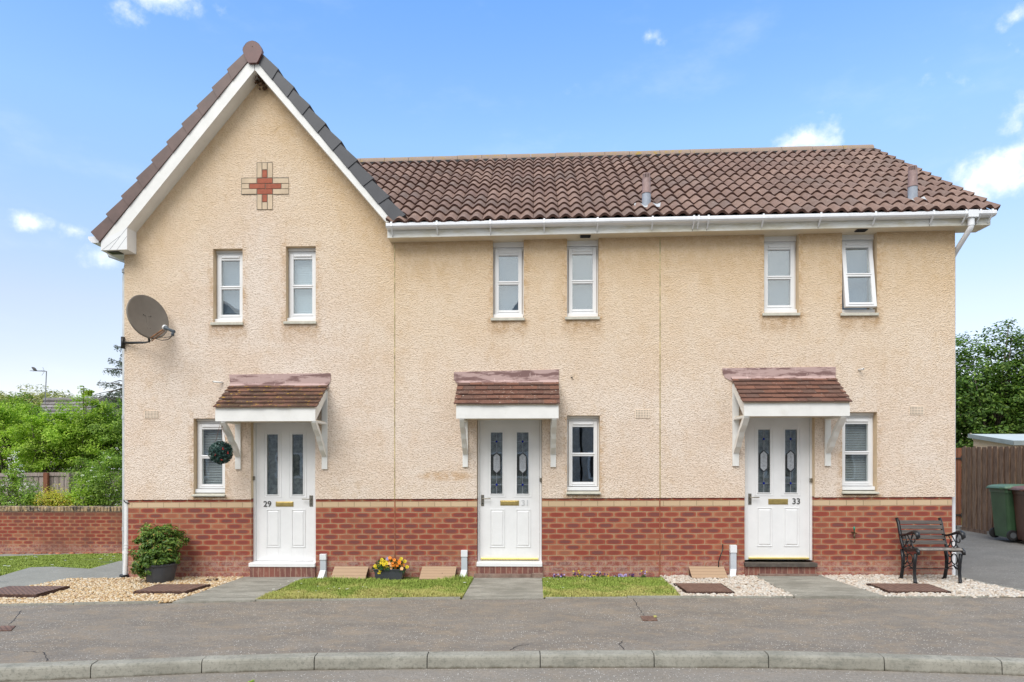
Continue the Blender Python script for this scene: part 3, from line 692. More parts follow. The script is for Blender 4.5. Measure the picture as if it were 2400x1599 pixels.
# loose stones and grass
COVERS = [[(-65, 1403), (86, 1405), (164, 1383), (20, 1383)], [(312, 1395.5), (437, 1395.5), (494, 1378), (369, 1377.5)], [(1608, 1395), (1722, 1395), (1690, 1374), (1578, 1373.5)], [(2082, 1394), (2230, 1394), (2175, 1375), (2030, 1374)]]
def inside(pts, poly):
    x, y = pts[:, 0], pts[:, 1]; c = np.zeros(len(pts), bool); n = len(poly)
    for i in range(n):
        x0, y0 = poly[i]; x1, y1 = poly[(i + 1) % n]
        if y0 == y1: continue
        c ^= ((y0 > y) != (y1 > y)) & (x < (x1 - x0) * (y - y0) / (y1 - y0) + x0)
    return c
def scatter(poly, dens):
    P = np.array(poly); lo, hi = P.min(0), P.max(0); n = int((hi - lo).prod() * dens)
    q = RNG.uniform(lo, hi, (n, 2)); return q[inside(q, poly)]
ICO_V = []; ph = (1 + 5 ** .5) / 2
ICO_V = np.array([(-1, ph, 0), (1, ph, 0), (-1, -ph, 0), (1, -ph, 0), (0, -1, ph), (0, 1, ph), (0, -1, -ph), (0, 1, -ph), (ph, 0, -1), (ph, 0, 1), (-ph, 0, -1), (-ph, 0, 1)]) / 1.9
ICO_F = np.array([(0, 11, 5), (0, 5, 1), (0, 1, 7), (0, 7, 10), (0, 10, 11), (1, 5, 9), (5, 11, 4), (11, 10, 2), (10, 7, 6), (7, 1, 8), (3, 9, 4), (3, 4, 2), (3, 2, 6), (3, 6, 8), (3, 8, 9), (4, 9, 5), (2, 4, 11), (6, 2, 10), (8, 6, 7), (9, 8, 1)])
GZv = np.vectorize(GZ)
def stones(name, poly, dens, size, m, label, cat, holes=()):
    q = scatter(poly, dens)
    for hq in holes: q = q[~inside(q, hq)]
    n = len(q); s = RNG.uniform(0.6, 1.35, (n, 1)) * size
    sc = np.stack([RNG.uniform(0.8, 1.3, n), RNG.uniform(0.6, 1.0, n), RNG.uniform(0.4, 0.7, n)], 1) * s
    a = RNG.uniform(0, 6.28, n); ti = RNG.uniform(-0.5, 0.5, n)
    V = ICO_V[None] * sc[:, None]; V = V * (1 + RNG.uniform(-0.12, 0.12, (n, 12, 1)))
    x = V[..., 0] * np.cos(ti)[:, None] - V[..., 2] * np.sin(ti)[:, None]; z = V[..., 0] * np.sin(ti)[:, None] + V[..., 2] * np.cos(ti)[:, None]; y = V[..., 1]
    X = x * np.cos(a)[:, None] - y * np.sin(a)[:, None]; Y = x * np.sin(a)[:, None] + y * np.cos(a)[:, None]
    zz = GZv(q[:, 0], q[:, 1]) + RNG.uniform(0.004, 0.020, n)
    V = np.stack([X + q[:, :1], Y + q[:, 1:], z + zz[:, None]], 2).reshape(-1, 3)
    F = (ICO_F[None] + (np.arange(n) * 12)[:, None, None]).reshape(-1, 3)
    return tag(npmesh(name, V, F, m, smooth=True), label, cat, kind='stuff')
stones('golden_gravel', gravel_poly, 2600, 0.017, 'gravel_gold', 'loose golden gravel filling the bed at the left corner of the terrace', 'gravel', [gp(COVERS[0]), gp(COVERS[1])])
stones('white_pebbles', pebC, 1900, 0.021, 'pebble_pale', 'pale pebbles between the patchy lawn and the path of the door numbered 33', 'pebbles', [gp(COVERS[2])])
stones('white_pebbles', pebD, 1900, 0.022, 'pebble_pale', 'pale pebbles under and around the cast iron bench', 'pebbles', [gp(COVERS[3])])
COVERS_ = None
def blades(name, poly, dens, h, m, label, wd=0.0032, hole=None, patch=1.0, zo=0.004):
    q = scatter(poly, dens)
    if patch < 1:
        k = np.sin(q[:, 0] * 5.1 + 1.3 * np.sin(q[:, 1] * 6)) * np.cos(q[:, 1] * 7 + q[:, 0] * 2.3); keep = RNG.uniform(0, 1, len(q)) < (patch + (1 - patch) * (k > 0.0)); q = q[keep]
    n = len(q); a = RNG.uniform(0, 6.28, n); lean = RNG.uniform(0.1, 0.9, n); hh = h * RNG.uniform(0.5, 1.3, n)
    hh *= 1 + 0.45 * np.sin(q[:, 0] * 3.3 + np.sin(q[:, 1] * 5) * 2); ww = wd * RNG.uniform(0.7, 1.3, n)
    g = GZv(q[:, 0], q[:, 1]) + zo
    dx, dy = np.cos(a), np.sin(a); px_, py_ = -dy * ww, dx * ww
    base = np.stack([q[:, 0], q[:, 1], g], 1)
    v0 = base + np.stack([px_, py_, 0 * g], 1); v1 = base - np.stack([px_, py_, 0 * g], 1)
    m2 = base + np.stack([dx * hh * lean * .4, dy * hh * lean * .4, hh * .65], 1); p2 = np.stack([px_, py_, 0 * g], 1) * .7
    tip = base + np.stack([dx * hh * lean, dy * hh * lean, hh * (1.05 - .3 * lean)], 1)
    V = np.stack([v0, v1, m2 - p2, m2 + p2, tip], 1).reshape(-1, 3)
    k = np.arange(n)[:, None] * 5
    F = np.concatenate([k + np.array([[0, 1, 2]]), k + np.array([[0, 2, 3]]), k + np.array([[3, 2, 4]])], 0)
    return tag(npmesh(name, V, F, m), label, 'grass', kind='stuff')
blades('grass', grassA, 16000, 0.030, 'grass_blade', 'short green lawn in front of the black trough of pansies', patch=0.75, zo=0.008)
blades('grass', grassB, 14000, 0.022, 'grass_blade', 'dry yellowing patch of lawn below the row of small pansies', patch=0.6, zo=0.008)
blades('grass', llawn, 6000, 0.024, 'grass_lush', 'smooth green lawn before the low garden wall on the left', wd=0.006, zo=0.02)
# taller tufts along the wall of the first lawn
tuft = gp([(770, 1364), (860, 1362), (975, 1362), (1000, 1366), (1095, 1358), (1100, 1364), (1040, 1370), (960, 1376), (840, 1377), (790, 1370)])
blades('grass', tuft, 7000, 0.055, 'grass_lush', 'longer uncut grass along the foot of the brick wall', wd=0.0035, patch=0.4)
def daisies(name, pts, label):
    b = MB()
    for x, y, s in pts:
        g = GZ(x, y) + 0.045
        for k in range(7):
            a = 6.283 * k / 7; b.add([(x, y, g), (x + math.cos(a - .3) * s, y + math.sin(a - .3) * s, g + .003), (x + math.cos(a + .3) * s, y + math.sin(a + .3) * s, g + .003)], [(0, 1, 2)])
        b.tube([(x, y, g - .04), (x, y, g)], 0.0012, 4, 1)
    return tag(b.build(name, ['white_petal', 'leaf_mid']), label, 'daisies', kind='stuff')
pa = [(G(a, c).x, G(a, c).y, s) for a, c, s in [(641, 1390, .018), (658, 1378, .012), (676, 1371, .014), (690, 1369, .014), (698, 1366, .012), (706, 1376, .012), (1089, 1374, .022), (850, 1384, .012), (858, 1385, .012), (770, 1388, .010), (783, 1385, .010), (795, 1388, .012), (812, 1390, .012), (745, 1383, .01), (740, 1394, .01), (815, 1389, .012), (700, 1396, .01)]]
daisies('daisies', pa, 'white daisies dotted in the lawn in front of the terrace')
pl_ = scatter(llawn, 3.0); daisies('daisies', [(x, y, random.uniform(.018, .03)) for x, y in pl_[:70]], 'white petals and daisies scattered on the left lawn')
pb_ = [(G(a, c).x, G(a, c).y, s) for a, c, s in [(1275, 1362, .014), (1288, 1364, .012), (1299, 1363, .014), (1308, 1366, .01), (1320, 1386, .012), (1371, 1368, .01), (1550, 1366, .012), (1283, 1372, .01)]]
daisies('daisies', pb_, 'white daisies on the patchy lawn right of the middle path')

# ================================================================== the terrace
XL, XJ1, XJ2, XR = WX(291.5), WX(925), WX(1547), WX(2238.5)
YB = 6.3
Yg = -0.22                                       # plane of the gable's verge boards
def hz(x): return HS * x
RB = 1.09                                        # foot of the render
# gable roof planes, from the verge
GA = W(591.2, 132.2, Yg); GL = W(237.5, 565, Yg); GR = W(921, 519, Yg)
slL = (GA.z - GL.z) / (GA.x - GL.x); slR = (GA.z - GR.z) / (GR.x - GA.x)
def groof(x): return GA.z - (GA.x - x) * slL if x < GA.x else GA.z - (x - GA.x) * slR
# main roof plane
E1, E2 = W(930, 525, -.27), W(2338, 494, -.27); R1, R2 = W(845, 386, 3.05), W(2038, 354, 3.05)
def ez(x): return E1.z + (E2.z - E1.z) * (x - E1.x) / (E2.x - E1.x)
def rz(x): return R1.z + (R2.z - R1.z) * (x - R1.x) / (R2.x - R1.x)
def mroof(x, y): return ez(x) + (rz(x) - ez(x)) * (y + .27) / 3.32
SF1, SF2 = W(921, 570, 0), W(2238, 541.5, 0)     # soffit line at the wall
def sofz(x): return SF1.z + (SF2.z - SF1.z) * (x - SF1.x) / (SF2.x - SF1.x)

H29 = thing('terraced_house', (XL, 0, GZ(XL, 0)), 'left house of the terrace with a tall gable, brick cross and door numbered 29', 'house')
H31 = thing('terraced_house', (XJ1, 0, GZ(XJ1, 0)), 'middle house of the terrace, between the gabled house and door numbered 33', 'house')
H33 = thing('terraced_house', (XJ2, 0, GZ(XJ2, 0)), 'right end house of the terrace with door numbered 33 and an upstairs window open', 'house')

def opening(l, r, t, bt): # px on the wall plane -> world rect
    c = (l + r) / 2; return (WX(l), WX(r), WZ(c, bt), WZ(c, t))
WIN = {
 '29a': opening(499.6, 568.6, 583, 755), '29b': opening(670, 740, 577, 752.5), '29g': opening(453.6, 527.5, 981, 1166),
 '31a': opening(1155, 1227.5, 560, 744.5), '31b': opening(1329, 1403.5, 560, 742), '31g': opening(1329, 1406, 974, 1161),
 '33a': opening(1791, 1872, 545, 733), '33b': opening(1973.7, 2055.6, 543, 733), '33g': opening(1974, 2055.6, 966, 1160)}
for k in ('31a', '31b', '33a', '33b'):
    o = list(WIN[k]); o[3] = sofz((o[0] + o[1]) / 2) + 0.01; WIN[k] = tuple(o)
DOOR = {'29': (WX(588), WX(739)), '31': (WX(1117.5), WX(1270.5)), '33': (WX(1746), WX(1909.5))}
DTOP = WZ(1200, 960)

mat('render', m_render, 0.95, spec=0.15)
def house_shell(H, x0, x1, top, wins, door, left, right, gable=False):
    holes = [WIN[k] for k in wins] + []
    dx0, dx1 = DOOR[door]
    b = MB(); zb0, zb1 = RB + hz(x0), RB + hz(x1)
    outer = [(x0, zb0), (dx0, RB + hz(dx0)), (dx0, DTOP), (dx1, DTOP), (dx1, RB + hz(dx1)), (x1, zb1)] + top
    loops = [[Vector((x, z, 0)) for x, z in outer]] + [[Vector((a, c, 0)), Vector((a, d, 0)), Vector((e, d, 0)), Vector((e, c, 0))] for a, e, c, d in holes]
    allp = [p for l in loops for p in l]
    tr = tessellate_polygon(loops); fs = []
    for q in tr:
        A, B_, C_ = (allp[i] for i in q); fs.append(tuple(q) if (B_ - A).cross(C_ - A).z > 0 else tuple(reversed(q)))
    b.add([(p.x, 0, p.y) for p in allp], fs, 0)
    # reveals
    RD = 0.30
    for a, e, c, d in holes:
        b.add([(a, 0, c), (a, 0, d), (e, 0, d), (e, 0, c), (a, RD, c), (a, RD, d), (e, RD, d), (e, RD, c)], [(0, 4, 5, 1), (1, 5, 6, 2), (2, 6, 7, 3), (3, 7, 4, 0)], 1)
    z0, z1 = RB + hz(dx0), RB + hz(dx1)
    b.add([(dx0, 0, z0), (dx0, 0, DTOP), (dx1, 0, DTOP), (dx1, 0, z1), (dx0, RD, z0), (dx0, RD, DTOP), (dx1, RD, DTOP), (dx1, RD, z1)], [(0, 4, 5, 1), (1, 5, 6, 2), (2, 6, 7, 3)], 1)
    # under-edge of the render, returns and rear wall
    for a, c in ((x0, dx0), (dx1, x1)):
        b.add([(a, 0, RB + hz(a)), (c, 0, RB + hz(c)), (c, 0.05, RB + hz(c)), (a, 0.05, RB + hz(a))], [(3, 2, 1, 0)], 0)
    zt = top[-1][1]; zr = top[0][1]
    if left: b.add([(x0, 0, zb0), (x0, YB, zb0 - .6), (x0, YB, zt), (x0, 0, zt)], [(0, 3, 2, 1)], 0)
    if right:
        b.add([(x1, 0, zb1), (x1, YB, zb1), (x1, YB, zr), (x1, 3.15, rz(x1) - .12), (x1, 0, zr)], [(0, 1, 2, 3, 4)], 0)
    if not left: b.add([(x0, 0, zb0), (x0, YB, -.6), (x0, YB, top[-1][1]), (x0, 0, top[-1][1])], [(0, 3, 2, 1)], 1)
    n = len(top); b.add([(x0, YB, -.6)] + [(x1, YB, -.6)] + [(x, YB, z) for x, z in top], [tuple(reversed(range(n + 2)))], 0)
    b.build('rendered_wall', ['render', 'reveal'], H)
    # brick base, split at the door
    b = MB()
    for a, c, ia, ic in ((x0 + (0.045 if left else 0), dx0, left, False), (dx1, x1 - (0.03 if right else 0), False, right)):
        b.hexa([(a, .018, -.25), (c, .018, -.25), (c, .30, -.25), (a, .30, -.25), (a, .018, RB + .01 + hz(a)), (c, .018, RB + .01 + hz(c)), (c, .30, RB + .01 + hz(c)), (a, .30, RB + .01 + hz(a))])
    b.box(dx0 - .05, dx1 + .05, .08, .29, -.24, -.02)
    if left: b.box(x0 + .045, x0 + .3, .3, YB, -.8, RB - .01)
    if right: b.box(x1 - .3, x1 - .03, .3, YB, -.2, RB + .03)
    b.build('brick_base', 'brick', H)

gt = [(XJ1, groof(XJ1) - .02), (GA.x, GA.z - .03), (XL, groof(XL) - .02)]
house_shell(H29, XL, XJ1, [(XJ1, min(groof(XJ1) - .02, 99))] + gt[1:], ['29a', '29b', '29g'], '29', True, False, True)
house_shell(H31, XJ1, XJ2, [(XJ2, sofz(XJ2) + .02), (XJ1, sofz(XJ1) + .02)], ['31a', '31b', '31g'], '31', False, False)
house_shell(H33, XJ2, XR, [(XR, sofz(XR) + .02), (XJ2, sofz(XJ2) + .02)], ['33a', '33b', '33g'], '33', False, True)
# movement joints between the houses
for H, xj, ztop in ((H31, XJ1, WZ(925, 570)), (H33, XJ2, WZ(1547, 556))):
    MB().box(xj - .007, xj + .007, -.004, .01, RB + hz(xj), ztop).build('expansion_joint', 'joint', H)
    MB().box(xj - .007, xj + .007, .012, .03, -.1, RB + hz(xj) - .005).build('expansion_joint', 'joint_red', H)

# ---- windows
def frame_rect(b, x0, x1, z0, z1, wl, wr, wb, wt, y0, y1, m=0):
    b.box(x0, x0 + wl, y0, y1, z0, z1, m); b.box(x1 - wr, x1, y0, y1, z0, z1, m)
    b.box(x0 + wl, x1 - wr, y0 + .001, y1 - .001, z1 - wt, z1, m); b.box(x0 + wl, x1 - wr, y0 + .001, y1 - .001, z0, z0 + wb, m)
def window(H, key, head_px, sill_h, blind=None, glass='glass', tilt=0.0, ground=False):
    x0, x1, zb, zt = WIN[key]; cx = (x0 + x1) / 2; pc = None
    ghead = head_px
    Y = 0.095
    zs = zb + (0.06 if ground else 0.0)          # top of the stone sill
    cillz = zs + 0.052
    b = MB(); zo = ghead
    # outer frame, white cill, head board where the opening runs up to the soffit
    frame_rect(b, x0, x1, cillz - .01, zo, .022, .022, .012, .03, Y + .012, Y + .075)
    b.box(x0 - .004 + .006, x1 - .006, Y - .055, Y + .07, zs + .003, cillz)
    if zt - zo > 0.02: b.box(x0 + .001, x1 - .001, Y - .01, Y + .06, zo + .002, zt - .001)
    fr = b.build('window', 'upvc', H, bevel=.004)
    # sash, hinged at its top
    sx0, sx1, sz0, sz1 = x0 + .026, x1 - .026, cillz + .008, zo - .034
    Mx = Matrix.Identity(4)
    if tilt: Mx = Matrix.Translation((0, Y, sz1)) @ Matrix.Rotation(-tilt, 4, 'X') @ Matrix.Translation((0, -Y, -sz1))
    b = MB(); fw = .052; tw = .078
    frame_rect(b, sx0, sx1, sz0, sz1, fw, fw, .06, tw, Y - .012, Y + .05)
    gm = (sz0 + .06 + sz1 - tw) / 2
    b.box(sx0 + fw, sx1 - fw, Y - .010, Y + .045, gm - .024, gm + .024)
    b.box(sx0 + fw - .012, sx1 - fw + .012, Y - .019, Y, gm + .002, gm + .014)
    b.box(sx0 + fw - .012, sx1 - fw + .012, Y - .019, Y, sz0 + .03, sz0 + .040)
    b.xf(Mx); b.build('sash', 'upvc', fr, bevel=.003)
    MB().box(sx0 + .06, sx1 - .06, Y - .028, Y - .008, sz1 - .046, sz1 - .026).xf(Mx).build('trickle_vent', 'upvc', fr, bevel=.003)
    for a, c in ((sz0 + .06, gm - .024), (gm + .024, sz1 - tw)):
        MB().box(sx0 + fw - .002, sx1 - fw + .002, Y + .016, Y + .022, a, c).xf(Mx).build('pane', glass, fr)
    # stone sill
    b = MB(); yo = -.045 if ground else -.03
    b.hexa([(x0 - .028 if not ground else x0 - .012, yo, zs - .045), (x1 + .012, yo, zs - .045), (x1 + .012, Y, zs - .045), (x0 - .028 if not ground else x0 - .012, Y, zs - .045),
            (x0 - .028 if not ground else x0 - .012, yo, zs - (.025 if ground else .008)), (x1 + .012, yo, zs - (.025 if ground else .008)), (x1 + .012, Y, zs), (x0 - .028 if not ground else x0 - .012, Y, zs)])
    b.build('sill', 'sill_stone', fr, bevel=.004)
    gx0, gx1 = sx0 + fw, sx1 - fw
    if blind:
        b = MB()
        if blind in ('blind_shut', 'blind_shut_pale'):
            n = int((sz1 - sz0) / .025)
            for k in range(n):
                z = sz0 + k * .025; b.hexa([(gx0 - .02, Y + .075, z), (gx1 + .02, Y + .075, z), (gx1 + .02, Y + .078, z), (gx0 - .02, Y + .078, z), (gx0 - .02, Y + .083, z + .026), (gx1 + .02, Y + .083, z + .026), (gx1 + .02, Y + .086, z + .026), (gx0 - .02, Y + .086, z + .026)])
            b.build('blind', blind, fr)
        elif blind == 'open':
            n = int((sz1 - sz0) / .0235)
            for k in range(n):
                z = sz0 + .02 + k * .0235; b.hexa([(gx0 - .02, Y + .075, z), (gx1 + .02, Y + .075, z), (gx1 + .02, Y + .098, z + .013), (gx0 - .02, Y + .098, z + .013), (gx0 - .02, Y + .075, z + .0015), (gx1 + .02, Y + .075, z + .0015), (gx1 + .02, Y + .098, z + .0150), (gx0 - .02, Y + .098, z + .0150)])
            b.tube([(gx0 + .05, Y + .072, sz0), (gx0 + .05, Y + .072, sz1)], .0012, 4); b.tube([(gx1 - .05, Y + .072, sz0), (gx1 - .05, Y + .072, sz1)], .0012, 4)
            b.build('blind', 'blind_slat', fr)
        elif blind == 'sky_sheet':
            b.box(gx0 - .02, gx1 + .02, Y + .07, Y + .075, sz0, sz1); b.build('blind', 'sky_backing', fr)  # added sheet coloured like sky reflected in the glass, no real blind
    return fr
def headz(px, py): return WZ(px, py, .10)
window(H29, '29a', headz(538, 593), 0, 'blind_shut')
window(H29, '29b', headz(706, 590), 0, 'blind_shut_pale')
window(H29, '29g', headz(490, 988), 0, 'open', 'glass_door', ground=True)
window(H31, '31a', headz(1192, 581), 0, 'sky_sheet', 'glass_up')
window(H31, '31b', headz(1366, 578), 0, 'sky_sheet', 'glass_up')
window(H31, '31g', headz(1367, 982), 0, None, 'glass', ground=True)
window(H33, '33a', headz(1828, 567), 0, 'sky_sheet', 'glass_up')
window(H33, '33b', headz(2010, 563), 0, 'sky_sheet', 'glass', tilt=R(8.5))
window(H33, '33g', headz(2012, 975), 0, 'open', 'glass_door', ground=True)

# ---- doors
def text_mesh(txt, size, depth=.004):
    cu = bpy.data.curves.new('txt', 'FONT'); cu.body = txt; cu.size = size; cu.extrude = depth; cu.offset = 0.0006; cu.align_x = 'CENTER'; cu.align_y = 'CENTER'
    o = bpy.data.objects.new('txt', cu); COL.objects.link(o); bpy.context.view_layer.update()
    me = bpy.data.meshes.new_from_object(o); bpy.data.objects.remove(o); return me
def door(H, no, leaf, glassL, glassR, gy, lbox, num, numy, hand, handside, bottom, cill_dark, gold, ornate, panel_y, digitmat):
    x0, x1 = DOOR[no]; Y = 0.10; cx = (x0 + x1) / 2; pcx = (leaf[0] + leaf[1]) / 2
    X = lambda p: W(p, 1100, Y).x
    Z = lambda p: W(pcx, p, Y).z
    zb = WZ(pcx, bottom, .02)
    # frame and cill
    b = MB(); fw = .045; zt = DTOP
    lx0, lx1 = X(leaf[0]), X(leaf[1]); fx0, fx1 = x0 + .004, x1 - .004
    if no == '33': fx1 = lx1 + .055
    if no == '29': fx0 = lx0 - .055
    b.box(fx0, lx0 - .003, Y - .015, Y + .06, zb + .01, zt - .01); b.box(lx1 + .003, fx1, Y - .015, Y + .06, zb + .01, zt - .01)
    b.box(lx0 - .003, lx1 + .003, Y - .014, Y + .058, zt - .06, zt - .012)
    if no != '33': b.hexa([(x0 - (.02 if no == '29' else .002), -.035, zb - .005), (x1 + .002, -.035, zb - .005), (x1 + .002, Y, zb - .005), (x0 - (.02 if no == '29' else .002), Y, zb - .005),
            (x0 - (.02 if no == '29' else .002), -.035, zb + .045), (x1 + .002, -.035, zb + .045), (x1 + .002, Y, zb + .06), (x0 - (.02 if no == '29' else .002), Y, zb + .06)])
    b.build('door_frame', 'upvc', H, bevel=.004)
    # leaf
    b = MB(); d0 = zb + (.062 if no != '33' else .012); d1 = zt - .065
    gl0, gl1, gr0, gr1 = X(glassL[0]), X(glassL[1]), X(glassR[0]), X(glassR[1]); gz1, gz0 = Z(gy[0]), Z(gy[1])
    for a, c in ((lx0, gl0), (gl1, gr0), (gr1, lx1)): b.box(a, c, Y, Y + .04, d0, d1)
    for a, c in ((gl0, gl1), (gr0, gr1)): b.box(a, c, Y, Y + .04, d0, gz0); b.box(a, c, Y, Y + .04, gz1, d1)
    for a, c in ((gl0, gl1), (gr0, gr1)):     # glazing bead and raised surround
        frame_rect(b, a - .004, c + .004, gz0 - .004, gz1 + .004, .012, .012, .012, .012, Y - .012, Y + .005)
        frame_rect(b, a - .040, c + .040, gz0 - .036, gz1 + .040, .010, .010, .010, .010, Y - .007, Y + .003)
    pz1, pz0 = Z(panel_y[0]), Z(panel_y[1])
    for a, c in ((gl0, gl1), (gr0, gr1)):     # raised fielded panels
        a -= .004; c += .022
        frame_rect(b, a, c, pz0, pz1, .012, .012, .012, .012, Y - .009, Y + .002)
        b.add([(a + .035, Y - .010, pz0 + .035), (c - .035, Y - .010, pz0 + .035), (c - .035, Y - .010, pz1 - .035), (a + .035, Y - .010, pz1 - .035),
               (a + .02, Y - .001, pz0 + .02), (c - .02, Y - .001, pz0 + .02), (c - .02, Y - .001, pz1 - .02), (a + .02, Y - .001, pz1 - .02)],
              [(0, 1, 2, 3), (4, 5, 1, 0), (5, 6, 2, 1), (6, 7, 3, 2), (7, 4, 0, 3)])
    dr = b.build('door', 'upvc', H, bevel=.002)
    for a, c in ((gl0, gl1), (gr0, gr1)):
        b = MB(); b.box(a, c, Y + .012, Y + .018, gz0, gz1, 0)
        b.box(a, c, Y + .034, Y + .038, gz0, gz1, 1)
        if ornate:
            m_, w_, h_ = (a + c) / 2, c - a, gz1 - gz0; y0, y1 = Y + .004, Y + .011
            def bar(p, q, wd, mi, yy=0.0):
                p, q = Vector((p[0], 0, p[1])), Vector((q[0], 0, q[1])); n = (q - p).normalized(); n = Vector((n.z, 0, -n.x)) * wd / 2
                b.prism([(p.x + n.x, y0 - yy, p.z + n.z), (q.x + n.x, y0 - yy, q.z + n.z), (q.x - n.x, y0 - yy, q.z - n.z), (p.x - n.x, y0 - yy, p.z - n.z)], (0, y1 - y0, 0), mi)
            hx, ht, hb = w_ * .29, gz1 - h_ * .335, gz0 + h_ * .335; sh = h_ * .055
            hexp = [(m_, ht), (m_ + hx, ht - sh), (m_ + hx, hb + sh), (m_, hb), (m_ - hx, hb + sh), (m_ - hx, ht - sh)]
            b.prism([(x, y0 + .004, z) for x, z in hexp], (0, .003, 0), 3)
            for p, q in zip(hexp, hexp[1:] + hexp[:1]): bar(p, q, .012, 2, .001)
            for zz in (gz1 - h_ * .155, gz0 + h_ * .155):
                bar((a, zz), (c, zz), .0045, 4); b.prism([(m_, y0 - .002, zz + .02), (m_ + .017, y0 - .002, zz), (m_, y0 - .002, zz - .02), (m_ - .017, y0 - .002, zz)], (0, .004, 0), 5)
            bar((m_, gz1), (m_, ht), .0045, 4, .0005); bar((m_, hb), (m_, gz0), .0045, 4, .0005)
            for s_ in (-1, 1):                   # small cut flower on the frosted heart
                for q in range(3): zz = hb + (ht - hb) * (.3 + .2 * q); bar((m_ - s_ * .010, zz - .012), (m_ + s_ * .010, zz + .012), .002, 4, .0007 + .0003 * s_)
        b.build('glass_panel', ['glass_door', 'door_backing', 'lead', 'frosted', 'lead_pale', 'blue_glass'], dr)
    # letter plate
    a, c = X(lbox[0]), X(lbox[1]); z1, z0 = Z(lbox[2]), Z(lbox[3]); b = MB()
    b.box(a, c, Y - .007, Y, z0, z1); b.box(a + .015, c - .015, Y - .013, Y - .007, z0 + .013, z1 - .013)
    b.build('letterbox', 'brass', dr, bevel=.003)
    # handle
    a, c = X(hand[0]), X(hand[1]); z1, z0 = Z(hand[2]), Z(hand[3]); m_ = (a + c) / 2; b = MB()
    b.box(a, c, Y - .008, Y, z0, z1); zl = z0 + (z1 - z0) * .66
    b.tube([(m_, Y - .005, zl), (m_, Y - .045, zl), (m_ + handside * .03, Y - .052, zl), (m_ + handside * .115, Y - .050, zl + .002)], .008, 8)
    b.tube([(m_, Y - .01, z0 + .035), (m_, Y - .006, z0 + .035)], .009, 10, 1)
    b.build('handle', ['steel', 'dark_iron'], dr, bevel=.002)
    # hinge side block (small lock guard on the jamb)
    # number
    me = text_mesh(no, .104); me.transform(Matrix.Translation((X(num), Y - .004, Z(numy))) @ Matrix.Rotation(R(90), 4, 'X') @ Matrix.Diagonal((1.12, 1.08, 1, 1)))
    me.transform(Matrix.Translation(-wloc(dr))); me.materials.clear(); me.materials.append(MATS[digitmat]); me.name = 'house_number'
    o = bpy.data.objects.new('house_number', me); COL.objects.link(o); o.parent = dr
    if gold: MB().box(lx0 + .01, lx1 - .012, Y - .03, Y, d0 + .012, d0 + .036).build('weather_bar', 'gold_bar', dr, bevel=.006)
    else: MB().box(lx0 + .005, lx1 - .005, Y - .016, Y, d0 + .002, d0 + .012).build('weather_bar', 'upvc', dr, bevel=.003)
    # step of soldier bricks
    zs = zb - .007
    if cill_dark:
        MB().box(x0 - .01, x1 + .015, -.06, .05, zb - .062, zb - .008).build('threshold', 'dark_step', H, bevel=.004); zs = zb - .064
    b = MB(); b.box(x0 - .004, x1 + .004, -.022, .04, -.2, zs); b.build('door_step', 'step_brick', H)
flat('dark_step', (0.085, 0.07, 0.058), 0.7, var=0.3, scale=12)
door(H29, '29', (600.7, 734.6), (625, 653), (684, 712), (1017, 1160.7), (646.4, 688, 1175.7, 1187.5), 627, 1182, (725.5, 733.8, 1161, 1187), -1, 1327, False, False, False, (1194, 1283), 'digit')
door(H31, '31', (1125, 1264), (1149, 1179), (1210, 1240), (1012.5, 1159), (1172.5, 1216.4, 1173, 1185), 1231, 1179, (1127.5, 1134.5, 1160, 1186), 1, 1326, False, True, True, (1193.6, 1283), 'digit_pale')
door(H33, '33', (1752, 1897), (1775, 1806), (1838, 1869), (1005.7, 1156), (1800.5, 1846.6, 1169.5, 1182.5), 1866, 1175.5, (1753.5, 1761, 1157, 1183), 1, 1316.5, True, True, True, (1190, 1281), 'digit')
# small jamb boxes (security locks)
for H, px, py in ((H29, 595, 1121), (H31, 1267, 1125), (H33, 1901, 1126)):
    p = W(px, py, .07); MB().box(p.x - .013, p.x + .013, .06, .10, p.z - .028, p.z + .028).build('lock_guard', 'steel', H, bevel=.002)
# strip of concrete in front of the middle and right steps
p0, p1 = WX(1112), WX(1268)
flat('brick_strip', (0.21, 0.14, 0.11), 0.9, var=0.25, scale=9, bump=0.3, dirt=((0.4, 0.34, 0.28), 0.4), dscale=8)
MB().box(p0, p1 - .13, -.09, -.024, -.05, WZ(1190, 1345, -.05)).box(p1 - .127, p1 + .03, -.09, -.024, -.05, WZ(1190, 1343, -.05)).build('front_step', 'brick_strip', H31, bevel=.005)
p0, p1 = WX(1775), WX(1912); MB().box(p0, p1, -.10, -.024, -.05, .075).build('front_step', 'brick_strip', H33, bevel=.005)

